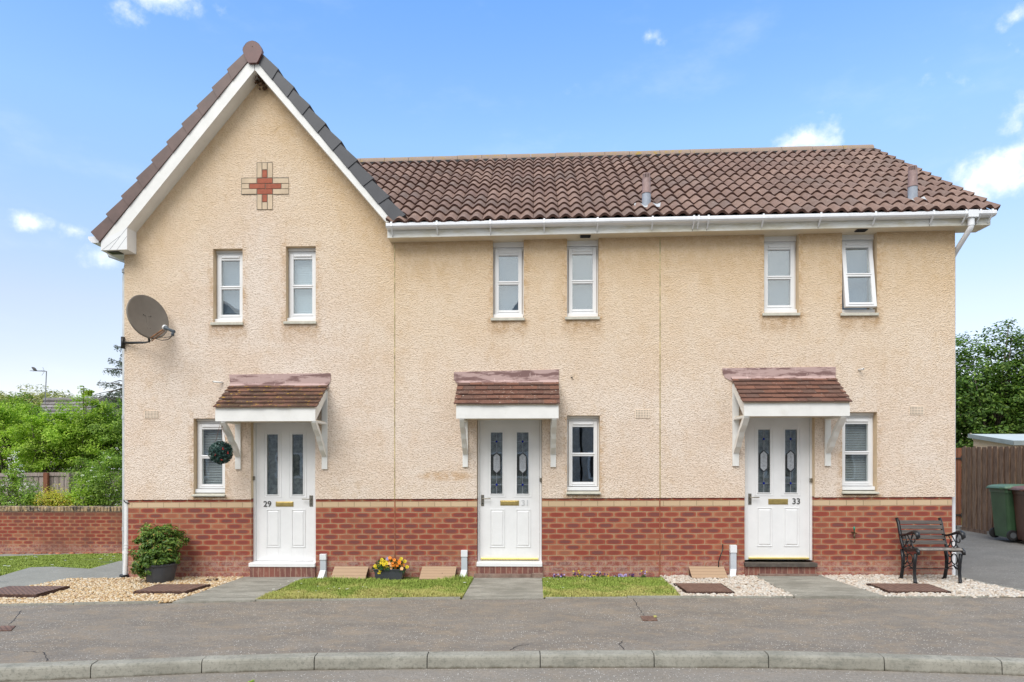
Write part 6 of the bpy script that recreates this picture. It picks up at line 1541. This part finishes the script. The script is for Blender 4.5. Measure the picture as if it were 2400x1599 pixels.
# gate
A2, B2 = D2(2205, 15.75), D2(2254.5, 15.55); gt_ = thing('wooden_gate', (A2.x, A2.y, .1), 'red brown wooden gate with black strap hinges between house and fence', 'gate'); b = MB(); dd = (B2 - A2); n = 5
for k in range(n):
    s = A2 + dd * (k / n) + dd.normalized() * .006; e = A2 + dd * ((k + 1) / n) - dd.normalized() * .006; b.hexa([(s.x, s.y, .15), (e.x, e.y, .15), (e.x, e.y + .02, .15), (s.x, s.y + .02, .15), (s.x, s.y, 1.92), (e.x, e.y, 1.92), (e.x, e.y + .02, 1.92), (s.x, s.y + .02, 1.92)])
b.build('boards', 'gate_red', gt_)
for py in (1074.5, 1207):
    z = WZ(2250, py, A2.y) ; z = CAMZ + 15.6 * (1085 - py) / 1600; b = MB(); s, e = A2 - Vector((0, .012, 0)), B2 - Vector((0, .012, 0)); b.add([(s.x, s.y, z - .012), (e.x - .03, e.y, z - .018), (e.x - .03, e.y, z - .05), (e.x + .03, e.y, z - .05), (e.x + .03, e.y, z + .05), (e.x - .03, e.y, z + .05), (e.x - .03, e.y, z + .018), (s.x, s.y, z + .012)], [tuple(range(8))]); b.prism([b.v[i] for i in range(8)], (0, -.004, 0)); b.build('hinge', 'dark_iron', gt_)
# grass and kerbed path behind the drive
gq = [(WX(2236) + .2, 6.6), (14, 6.6), (14, 12), (6, 12), (6, 6.6)]
poly_sheet('lawn_bed', gq, 'turf', .03); blades('grass', [(7.5, 6.7), (11.5, 6.7), (11.5, 8.5), (7.5, 8.5)], 1200, .05, 'grass_lush', 'strip of grass glimpsed under the wooden gate', wd=.01, zo=.03)
P = [G(2238, 1238), G(2300, 1249), G(2345, 1259), G(2400, 1272), G(2520, 1300)]; Q = [p + Vector((.75, 1.0, 0)) for p in P]
bk = [(G(2225, 1231).x, G(2225, 1231).y), (10.6, 6.45)] 
slab_poly = [(p.x, p.y) for p in P] + [(16, 3.5), (16, 7.6), (P[0].x - .4, 7.6)]
o = slab_path('path', slab_poly, .06)
# shed
F_ = D2(2375, 17.0); X_s = F_.x; sh = thing('garden_shed', (X_s, F_.y, 0), 'pale timber shed with a light grey felt roof showing above the board fence', 'shed'); yf_, yb_ = F_.y, F_.y + 1.75
zf_, zbk = 2.13, 2.37; b = MB(); ov = .08
b.box(X_s + ov, X_s + 3, yf_ + ov, yb_ - ov, 0, 1.98)
b.prism([(X_s + ov, yf_ + ov, 1.98), (X_s + ov, yb_ - ov, 1.98), (X_s + ov, yb_ - ov, zbk - .1), (X_s + ov, yf_ + ov, zf_ - .1)], (3 - ov, 0, 0)); b.build('shed_wall', 'shed_wood', sh)
b = MB(); b.hexa([(X_s, yf_, zf_ - .02), (X_s + 3.1, yf_, zf_ - .02), (X_s + 3.1, yb_, zbk - .02), (X_s, yb_, zbk - .02), (X_s, yf_, zf_), (X_s + 3.1, yf_, zf_), (X_s + 3.1, yb_, zbk), (X_s, yb_, zbk)]); b.build('roof', 'shed_roof', sh)
b = MB(); b.box(X_s - .01, X_s + 3.1, yf_ - .02, yf_ - .002, zf_ - .11, zf_ + .004)
b.prism([(X_s - .02, yf_ - .02, zf_ - .11), (X_s - .02, yb_, zbk - .10), (X_s - .02, yb_, zbk + .006), (X_s - .02, yf_ - .02, zf_ + .004)], (.018, 0, 0)); b.build('roof_trim', 'shed_trim', sh)
# wheelie bins
def wheelie(loc, rot, body, lid, label):
    t_ = thing('wheelie_bin', (0, 0, 0), label, 'wheelie bin', 'wheelie bins by the board fence')
    b = MB(); w0, w1, d0, d1, h0, h = .24, .29, .24, .345, .06, 1.0      # x: depth, back at -x; y: width
    def ring(z, dx0, dx1, wy, r=.05, n=4):
        pts = []
        for (cx, cy, a) in ((dx1 - r, wy - r, 0), (-dx0 + r, wy - r, 90), (-dx0 + r, -wy + r, 180), (dx1 - r, -wy + r, 270)):
            for k in range(n + 1): an = R(a + 90 * k / n); pts.append((cx + r * math.cos(an), cy + r * math.sin(an), z))
        return pts
    rings = [ring(.05, .25, .22, .225), ring(.12, .26, .25, .235), ring(.90, .315, .345, .275), ring(.905, .33, .36, .288), ring(.975, .33, .36, .288), ring(.98, .31, .34, .27)]
    m = len(rings[0]); vs = [v for r_ in rings for v in r_]; fs = [(i * m + k, i * m + (k + 1) % m, (i + 1) * m + (k + 1) % m, (i + 1) * m + k) for i in range(len(rings) - 1) for k in range(m)] + [tuple(reversed(range(m)))]
    b.add(vs, fs); 
    for k in range(3): b.box(-.30 + k * .028, -.29 + k * .028, -.292, -.287, .86, .905)
    b.build('bin_body', body, t_, bevel=.0)
    b = MB(); rs = [ring(.975, .36, .385, .30), ring(.995, .365, .39, .305), ring(1.02, .355, .375, .295), ring(1.045, .30, .31, .25), ring(1.06, .20, .20, .15)]
    vs = [v for r_ in rs for v in r_]; b.add(vs, [(i * m + k, i * m + (k + 1) % m, (i + 1) * m + (k + 1) % m, (i + 1) * m + k) for i in range(len(rs) - 1) for k in range(m)] + [tuple(reversed(range(m))), tuple((len(rs) - 1) * m + k for k in range(m))]); b.build('lid', lid, t_, smooth=False)
    b = MB(); b.tube([(-.40, -.22, .985), (-.40, .22, .985)], .014, 8); 
    for yy in (-.22, 0, .22): b.box(-.40, -.34, yy - .015, yy + .015, .97, 1.0)
    b.build('handle', body, t_)
    for s in (-1, 1):
        b = MB(); b.tube([(-.21, s * .255, .10), (-.21, s * .30, .10)], .10, 24); wq = b.build('wheel', 'rubber', t_, smooth=False, bevel=.008)
        MB().tube([(-.21, s * .302, .10), (-.21, s * .306, .10)], .055, 16).build('hub', 'hub_grey', wq)
    MB().tube([(-.21, -.28, .10), (-.21, .28, .10)], .012, 8).build('axle', 'rubber', t_)
    t_.location = loc; t_.rotation_euler = (0, 0, rot); return t_
pb1 = G(2358, 1266); g1 = D(2378, 1266, 13.1); wheelie((D2(2379, 13.15).x, D2(2369, 13.15).y, GZ(8, 0) - .005 + .05), R(-4), 'bin_green', 'bin_green_lid', 'green wheelie bin against the board fence, partly behind the brown one')
wheelie((D2(2434, 12.6).x, D2(2428, 12.6).y, GZ(8, 0) + .03), R(-10), 'bin_brown', 'bin_brown_lid', 'brown wheelie bin cut off by the right edge of the photo')
# hedge trees on the right
tree('broadleaf_tree', (D2(2330, 21).x, D2(2330, 21).y, 0), (D2(2330, 21).x, D2(2330, 21).y, 3.2), (1.5, 1.2, 2.35), 'leaf_dark', 'tall broadleaf tree behind the shed with pale limbs showing low in its crown', 'tree', ncl=300, rcl=.36, per=60, leaf=.12, trunk_r=.13, shell=.35, group='trees behind the board fence', limbs=8, zmin=1.3)
tree('broadleaf_tree', (D2(2450, 20.5).x, D2(2450, 20.5).y, 0), (D2(2450, 20.5).x, D2(2450, 20.5).y, 3.4), (1.35, 1.2, 2.2), 'leaf_dark', 'broadleaf tree at the right edge above the shed roof', 'tree', ncl=280, rcl=.36, per=60, leaf=.12, trunk_r=.12, shell=.35, group='trees behind the board fence', zmin=1.3)
tree('broadleaf_tree', (D2(2240, 22).x, D2(2240, 22).y, 0), (D2(2240, 22).x, D2(2240, 22).y, 3.0), (1.3, 1.1, 2.5), 'leaf_dark', 'broadleaf tree half hidden by the right corner of the terrace', 'tree', ncl=260, rcl=.36, per=60, leaf=.12, trunk_r=.12, shell=.35, group='trees behind the board fence', zmin=1.0)
tree('broadleaf_tree', (D2(2340, 24.5).x, D2(2340, 24.5).y, 0), (D2(2340, 24.5).x, D2(2340, 24.5).y, 2.6), (3.2, .8, 2.3), 'leaf_dark', 'dark dense evergreen mass filling the gaps behind the other trees on the right', 'tree', ncl=420, rcl=.4, per=50, leaf=.13, trunk_r=.12, shell=.2, group='trees behind the board fence')

# ================================================================== left side
yw_ = G(140, 1301).y; zb_ = G(140, 1303).z; x0, x1 = -16, WX(291) + 1.2
gw = thing('garden_wall', (-9, yw_, zb_), 'low red brick garden wall with mossy buff coping on the left', 'wall'); ztw = CAMZ - (yw_ - CAMY + .3) * 114.5 / 1600
b = MB(); b.box(x0, x1, yw_, yw_ + .215, zb_ - .3, ztw); b.build('brickwork', 'garden_brick', gw)
b = MB(); x = x0; zt2 = CAMZ - (yw_ - CAMY + .3) * 103 / 1600
while x < x1:
    w_ = .072; j = random.uniform(-.006, .008); b.box(x, x + w_ - .006, yw_ - .012 + j * .5, yw_ + .227, ztw + .002, zt2 + j); x += w_
b.build('coping', 'coping', gw, bevel=.012)
b = MB(); b.box(x0, x1, yw_ - .005, yw_ + .2, ztw - .001, ztw + .01); b.build('mortar_bed', 'mortar', gw)
# chippings of brick at the wall foot
qs = scatter([(-14, yw_ - .14), (x1 - 1, yw_ - .14), (x1 - 1, yw_ - .02), (-14, yw_ - .02)], 120); n = len(qs); V = ICO_V[None] * RNG.uniform(.02, .06, (n, 1, 1)) * np.array([1, .7, .4]); gg = GZv(qs[:, 0], qs[:, 1]) + .04
V = V + np.stack([qs[:, 0], qs[:, 1], gg], 1)[:, None]; F = (ICO_F[None] + (np.arange(n) * 12)[:, None, None]).reshape(-1, 3); tag(npmesh('brick_chippings', V.reshape(-1, 3), F, 'chips'), 'flakes of crumbled brick and leaves along the foot of the garden wall', 'chippings', kind='stuff') if 'chips' in MATS else None
# timber fence beyond
yf2 = 7.9; fz_ = lambda py, y: CAMZ + (y - CAMY + .35) * (HOR - py) / 1600
fn = thing('timber_fence', (-11, yf2, -.5), 'grey weathered timber fence half hidden by shrubs beyond the garden wall', 'fence'); xa_, xb_ = W(-260, 1100, yf2).x, W(300, 1100, yf2).x
b = MB(); x = xa_; k = 0; top_l, top_r = fz_(1113, yf2), fz_(1105, yf2)
while x < xb_:
    w_ = .118; t0 = top_l + (top_r - top_l) * (x - xa_) / (xb_ - xa_); b.box(x, x + w_, yf2 + .03, yf2 + .045, -.6, t0 - .02 + random.uniform(-.01, .01)); x += .137
b.build('boards', 'fence_grey', fn)
b = MB(); b.hexa([(xa_, yf2, top_l - .09), (xb_, yf2, top_r - .09), (xb_, yf2 + .029, top_r - .09), (xa_, yf2 + .029, top_l - .09), (xa_, yf2, top_l), (xb_, yf2, top_r), (xb_, yf2 + .029, top_r), (xa_, yf2 + .029, top_l)]); b.build('rail', 'fence_grey', fn)
for px in (-120, 20, 111, 164, 240):
    p = W(px, 1100, yf2); red = px == 111; MB().box(p.x - (.055 if red else .035), p.x + (.055 if red else .035), yf2 - .08, yf2 - .002, -.6, fz_(1108, yf2)).build('post', 'gate_red' if red else 'fence_grey', fn)
# shrubs between the garden wall and the fence
def px_c(px, py, y): p = W(px, py, y); return (p.x, y, p.z)
def shrub(px, py, y, rx, ry, rz_, m, label, ncl, leaf=.05, rcl=.2, per=55, grp='shrubs behind the garden wall', flowers=None, nm='shrub', lim=None):
    c = px_c(px, py, y); t_, o = tree(nm, (c[0], y, -.5), c, (rx, ry, rz_), m, label, 'shrub', ncl=ncl, rcl=rcl, per=per, leaf=leaf, trunk_r=.04, shell=.3, group=grp, limbs=4)
    if flowers:
        P, N_, C = clumps(c, (rx, ry, rz_), flowers * 2, .05, 8, .8); leafset('blossom', P, N_ + np.array([0, -1, .5]), .020, 'white_petal', t_, .9, .6)
    return t_
shrub(20, 1165, 6.0, .75, .45, .55, 'leaf_mid', 'white flowering shrub at the far left behind the garden wall', 110, flowers=40)
shrub(34, 1110, 6.2, .16, .16, .50, 'leaf_bright', 'upright spray of white blossom standing before the timber fence', 40, .05, .10, 30, flowers=26)
shrub(84, 1182, 6.2, .42, .4, .28, 'leaf_mid', 'low mid green bush between the white flowering shrub and the golden one', 50)
shrub(136, 1176, 6.1, .46, .4, .34, 'leaf_gold', 'golden yellow shrub with orange tips behind the garden wall', 80, .045)
shrub(200, 1170, 6.3, .42, .4, .42, 'leaf_bright', 'fresh green bush right of the golden shrub', 70)
shrub(255, 1130, 6.4, .55, .5, .78, 'leaf_mid', 'tall green shrub with small white flowers beside the left corner of the terrace', 170, flowers=26)
shrub(205, 1120, 7.4, .40, .3, .5, 'leaf_mid', 'loose climber hanging over the timber fence', 60)
# trees beyond the fence
tg = 'trees beyond the timber fence'
def ltree(px, py, y, r, m, label, ncl, leaf=.075, rcl=.25, per=75, tr=.09, sh=.3, nm='garden_tree', zb0=-.6):
    c = px_c(px, py, y); return tree(nm, (c[0], y, zb0), c, r, m, label, 'tree', ncl=ncl, rcl=rcl, per=per, leaf=leaf, trunk_r=tr, shell=sh, group=tg)
ltree(15, 1020, 10.5, (1.25, .9, 1.05), 'leaf_bright', 'bright green bushy tree at the left edge beyond the timber fence', 210)
ltree(105, 1040, 9.8, (.95, .8, .85), 'leaf_bright', 'rounded bright green tree in front of the tiled roof beyond the fence', 160)
ltree(195, 1015, 10.2, (1.0, .8, .95), 'leaf_bright', 'tallest bright green tree, its top shoot rising over the tiled roof', 190)
ltree(265, 1025, 10.6, (.9, .8, 1.1), 'leaf_mid', 'mid green tree beside the left corner of the terrace', 180)
c = px_c(197, 915, 10.3)
P, N_, C = clumps(c, (.20, .15, .20), 12, .11, 30, .2); o = [q for q in COL.objects if q.get('label') == 'tallest bright green tree, its top shoot rising over the tiled roof'][0]
leafset('top_shoot', P, N_, .08, 'leaf_lime', o, .5)
MB().tube([px_c(200, 990, 10.3), px_c(195, 950, 10.3), px_c(196, 905, 10.3)], [.02, .015, .006], 6).build('branch', 'bark', o)
P, N_, C = clumps(px_c(232, 950, 10.3), (.36, .25, .22), 16, .12, 34, .2); leafset('top_shoot', P, N_, .08, 'leaf_lime', o, .5)
ltree(150, 1075, 12.5, (3.2, .6, .85), 'leaf_dark', 'dark hedge filling the gaps between the bright trees above the fence', 260, leaf=.09)
ltree(45, 985, 13.5, (1.1, .8, .8), 'leaf_mid', 'darker green tree behind the left edge tree, below the olive dome', 120, leaf=.09)
# house roof behind, aerial with a bird
yr = 24; a = px_c(104, 942, yr); rr_ = px_c(420, 938, yr); fh = thing('neighbour_house', (a[0] + 5, yr, -1), 'grey tiled roof of a neighbouring house showing through the trees on the left', 'house')
e0_, e1_ = px_c(40, 1018, yr - 3), px_c(420, 1018, yr - 3); b = MB(); b.add([e0_, e1_, rr_, a, (a[0] + .3, yr + 4, e0_[2]), (rr_[0], yr + 4, e0_[2])], [(0, 1, 2, 3), (3, 2, 5, 4), (0, 3, 4)])
nrow = 9
for k in range(nrow):
    f0, f1 = k / nrow, (k + 1) / nrow; A_, B1 = Vector(e0_).lerp(Vector(a), f0), Vector(e1_).lerp(Vector(rr_), f0); A1, B2_ = Vector(e0_).lerp(Vector(a), f1), Vector(e1_).lerp(Vector(rr_), f1); nt = int((B1.x - A_.x) / .33)
    for i in range(nt):
        p0, p1, p2, p3 = A_.lerp(B1, i / nt), A_.lerp(B1, (i + 1) / nt - .002), A1.lerp(B2_, (i + 1) / nt - .002), A1.lerp(B2_, i / nt); u_ = Vector((0, -.04, .055)); l_ = Vector((0, -.005, .01))
        b.add([p0 + u_, p1 + u_, p2 + l_, p3 + l_, p0 + l_ * -1, p1 + l_ * -1], [(0, 1, 2, 3), (4, 5, 1, 0)])
b.build('roof', 'slate_tile', fh); b = MB(); b.tube([Vector(a) + Vector((0, 0, .08)), Vector(rr_) + Vector((0, 0, .08))], .12, 8); b.build('ridge_tiles', 'slate', fh)
b = MB(); b.box(e0_[0] + .5, rr_[0], yr - 2.6, yr + 3.6, -1.0, e0_[2] + .05); b.build('wall', 'house_wall', fh)
ae = thing('tv_aerial', px_c(106, 945, yr - .3), 'thin television aerial on a mast above the grey tiled roof', 'aerial'); ya = yr - .3
MB().tube([px_c(105, 960, ya), px_c(109, 870, ya)], .022, 6).build('mast', 'metal_grey', ae)
b = MB(); b.tube([px_c(70, 869, ya), px_c(110, 871, ya)], .014, 6)
for k in range(8): p = Vector(px_c(76 + k * 4, 869.4, ya)); b.tube([p + Vector((0, -.10, 0)), p + Vector((0, .10, 0))], .009, 5)
b.tube([px_c(104, 871, ya), px_c(98, 880, ya)], .008, 5); b.tube([px_c(104, 870, ya), px_c(100, 861, ya)], .008, 5); b.build('aerial_boom', 'metal_grey', ae)
bp = Vector(px_c(79, 868, ya)); bd = thing('bird', bp, 'small dark bird perched on the end of the television aerial', 'bird'); d = .014
b = MB(); pts = [px_c(74.2, 862.8, ya), px_c(75.5, 862, ya), px_c(77, 862.3, ya), px_c(79.5, 864.3, ya), px_c(82.5, 866.6, ya), px_c(85, 868.2, ya), px_c(87.6, 869.6, ya)]
b.tube(pts, [.008, .04, .048, .07, .062, .032, .016], 10); b.tube([px_c(79, 866.5, ya), px_c(79.3, 869, ya)], .008, 5); b.tube([px_c(80.2, 866.5, ya), px_c(80.4, 869, ya)], .008, 5); b.build('body', 'bird', bd, smooth=True)
# far olive dome and the conifer
t_, o = ltree(75, 985, 40, (5.0, 3.0, 2.05), 'leaf_olive', 'broad olive domed tree in the distance at the left edge', 520, leaf=.20, rcl=.55, per=60, tr=.3, sh=.6)
cz_ = px_c(312, 880, 18); cf_ = thing('conifer', (cz_[0] + .6, 18, -1), 'blue grey conifer with drooping layered branches behind the left corner of the terrace', 'tree', None)
b = MB(); tx = cz_[0]; b.tube([(tx, 18, -1), (tx, 18, 6.8)], [.2, .04], 8); Pn, Nn = [], []
for k in range(60):
    z = 2.0 + 4.4 * random.random() ** 1.0; Lb = (7.4 - z) * .36 + .25; an = random.uniform(0, 6.283) if k > 20 else math.pi + random.uniform(-.7, .7); dx, dy = math.cos(an), math.sin(an)
    q = [Vector((tx, 18, z)), Vector((tx + dx * Lb * .5, 18 + dy * Lb * .5, z + .10 * Lb)), Vector((tx + dx * Lb, 18 + dy * Lb, z + .18 * Lb * random.uniform(-.6, 1.6)))]; b.tube(q, [.03, .02, .008], 5)
    for i in range(120):
        s = random.uniform(.15, 1.05); c = q[0].lerp(q[2], s); sp = .34 * (1.1 - s) + .05; c = c + Vector((-dy, dx, 0)) * random.gauss(0, sp * .7) + Vector((0, 0, random.gauss(-.03, .05) - abs(random.gauss(0, .07)))); Pn.append(c[:]); Nn.append((0, 0, 1))
b.build('trunk', 'bark', cf_); leafset('crown', np.array(Pn), np.array(Nn, float), .13, 'needle', cf_, .24, 1.1)

# houses and a hedge across the street: seen in the window reflections
for (cx, w_, lab) in ((-14, 11, 'house across the street, mirrored in the glass of the left house'), (-0.4, 4.8, 'house across the street, mirrored in the left upstairs window of the middle house'), (4.5, 4.8, 'house across the street, mirrored in the right windows of the middle house'), (14, 11, 'house across the street, mirrored in the glass of the right house')):
    yo = -20.0; t_ = thing('opposite_house', (cx, yo, 0), lab, 'house', 'houses across the street'); b = MB(); b.box(cx - w_ / 2, cx + w_ / 2, yo - 7, yo, -.3, 4.9); b.build('wall', 'dark_house_wall', t_)
    b = MB(); b.prism([(cx - w_ / 2 - .3, yo + .4, 4.8), (cx + w_ / 2 + .3, yo + .4, 4.8), (cx, yo + .4, 8.9)], (0, -7.8, 0)); b.build('roof', 'slate', t_)
    for k in (-.32, -.08, .3):
        for z in (.9, 3.2):
            b = MB(); b.box(cx + w_ * k - .6, cx + w_ * k + .6, yo + .005, yo + .05, z, z + 1.15); f_ = b.build('window', 'upvc', t_); MB().box(cx + w_ * k - .5, cx + w_ * k + .5, yo + .052, yo + .06, z + .1, z + 1.05).build('pane', 'lead', f_)
    MB().box(cx + w_ * .1, cx + w_ * .1 + .9, yo + .005, yo + .06, -.1, 2.0).build('door', 'gate_red', t_)
# pavement cracks
def crack(pts):
    b = MB(); P = [G(a, c) for a, c in pts]; 
    for i in range(len(P) - 1):
        p, q = P[i], P[i + 1]; n = 6; last = p
        for k in range(1, n + 1):
            r = p.lerp(q, k / n) + (Vector((random.uniform(-.012, .012), random.uniform(-.012, .012), 0)) if k < n else Vector()); dd = (r - last).normalized(); w = Vector((-dd.y, dd.x, 0)) * random.uniform(.002, .0042)
            b.add([(last.x - w.x, last.y - w.y, GZ(last.x, 0) + .0035), (r.x - w.x, r.y - w.y, GZ(r.x, 0) + .0035), (r.x + w.x, r.y + w.y, GZ(r.x, 0) + .0035), (last.x + w.x, last.y + w.y, GZ(last.x, 0) + .0035)], [(0, 1, 2, 3)]); last = r
    b.build('pavement_crack', 'roof_felt')['kind'] = 'structure'
crack([(1485, 1404), (1492, 1415), (1500, 1430), (1510, 1444)]); crack([(1459, 1502), (1452, 1512), (1464, 1524)]); crack([(55, 1528), (100, 1529), (112, 1545), (110, 1550)]); crack([(50, 1432), (36, 1450), (20, 1466)]); crack([(1195, 1524), (1215, 1514), (1240, 1511)])
# weeds in the kerb joints
for (px, py, lab) in ((488, 1577, 'tiny green weed at the kerb foot, leftmost of the two'), (590, 1573, 'small green weed at the kerb foot, the larger one further right')):
    q = G(px, py); q = Vector((q.x, q.y, GZ(q.x, 0) - .1)); t_ = thing('weed', q, lab, 'weed', 'weeds at the kerb'); P, N_, C = clumps((q.x, q.y, q.z + .012), (.04, .02, .012), 5, .015, 8, .2); leafset('leaves', P, N_, .025, 'leaf_bright', t_, .45, .5)
print('objects', len(bpy.data.objects))
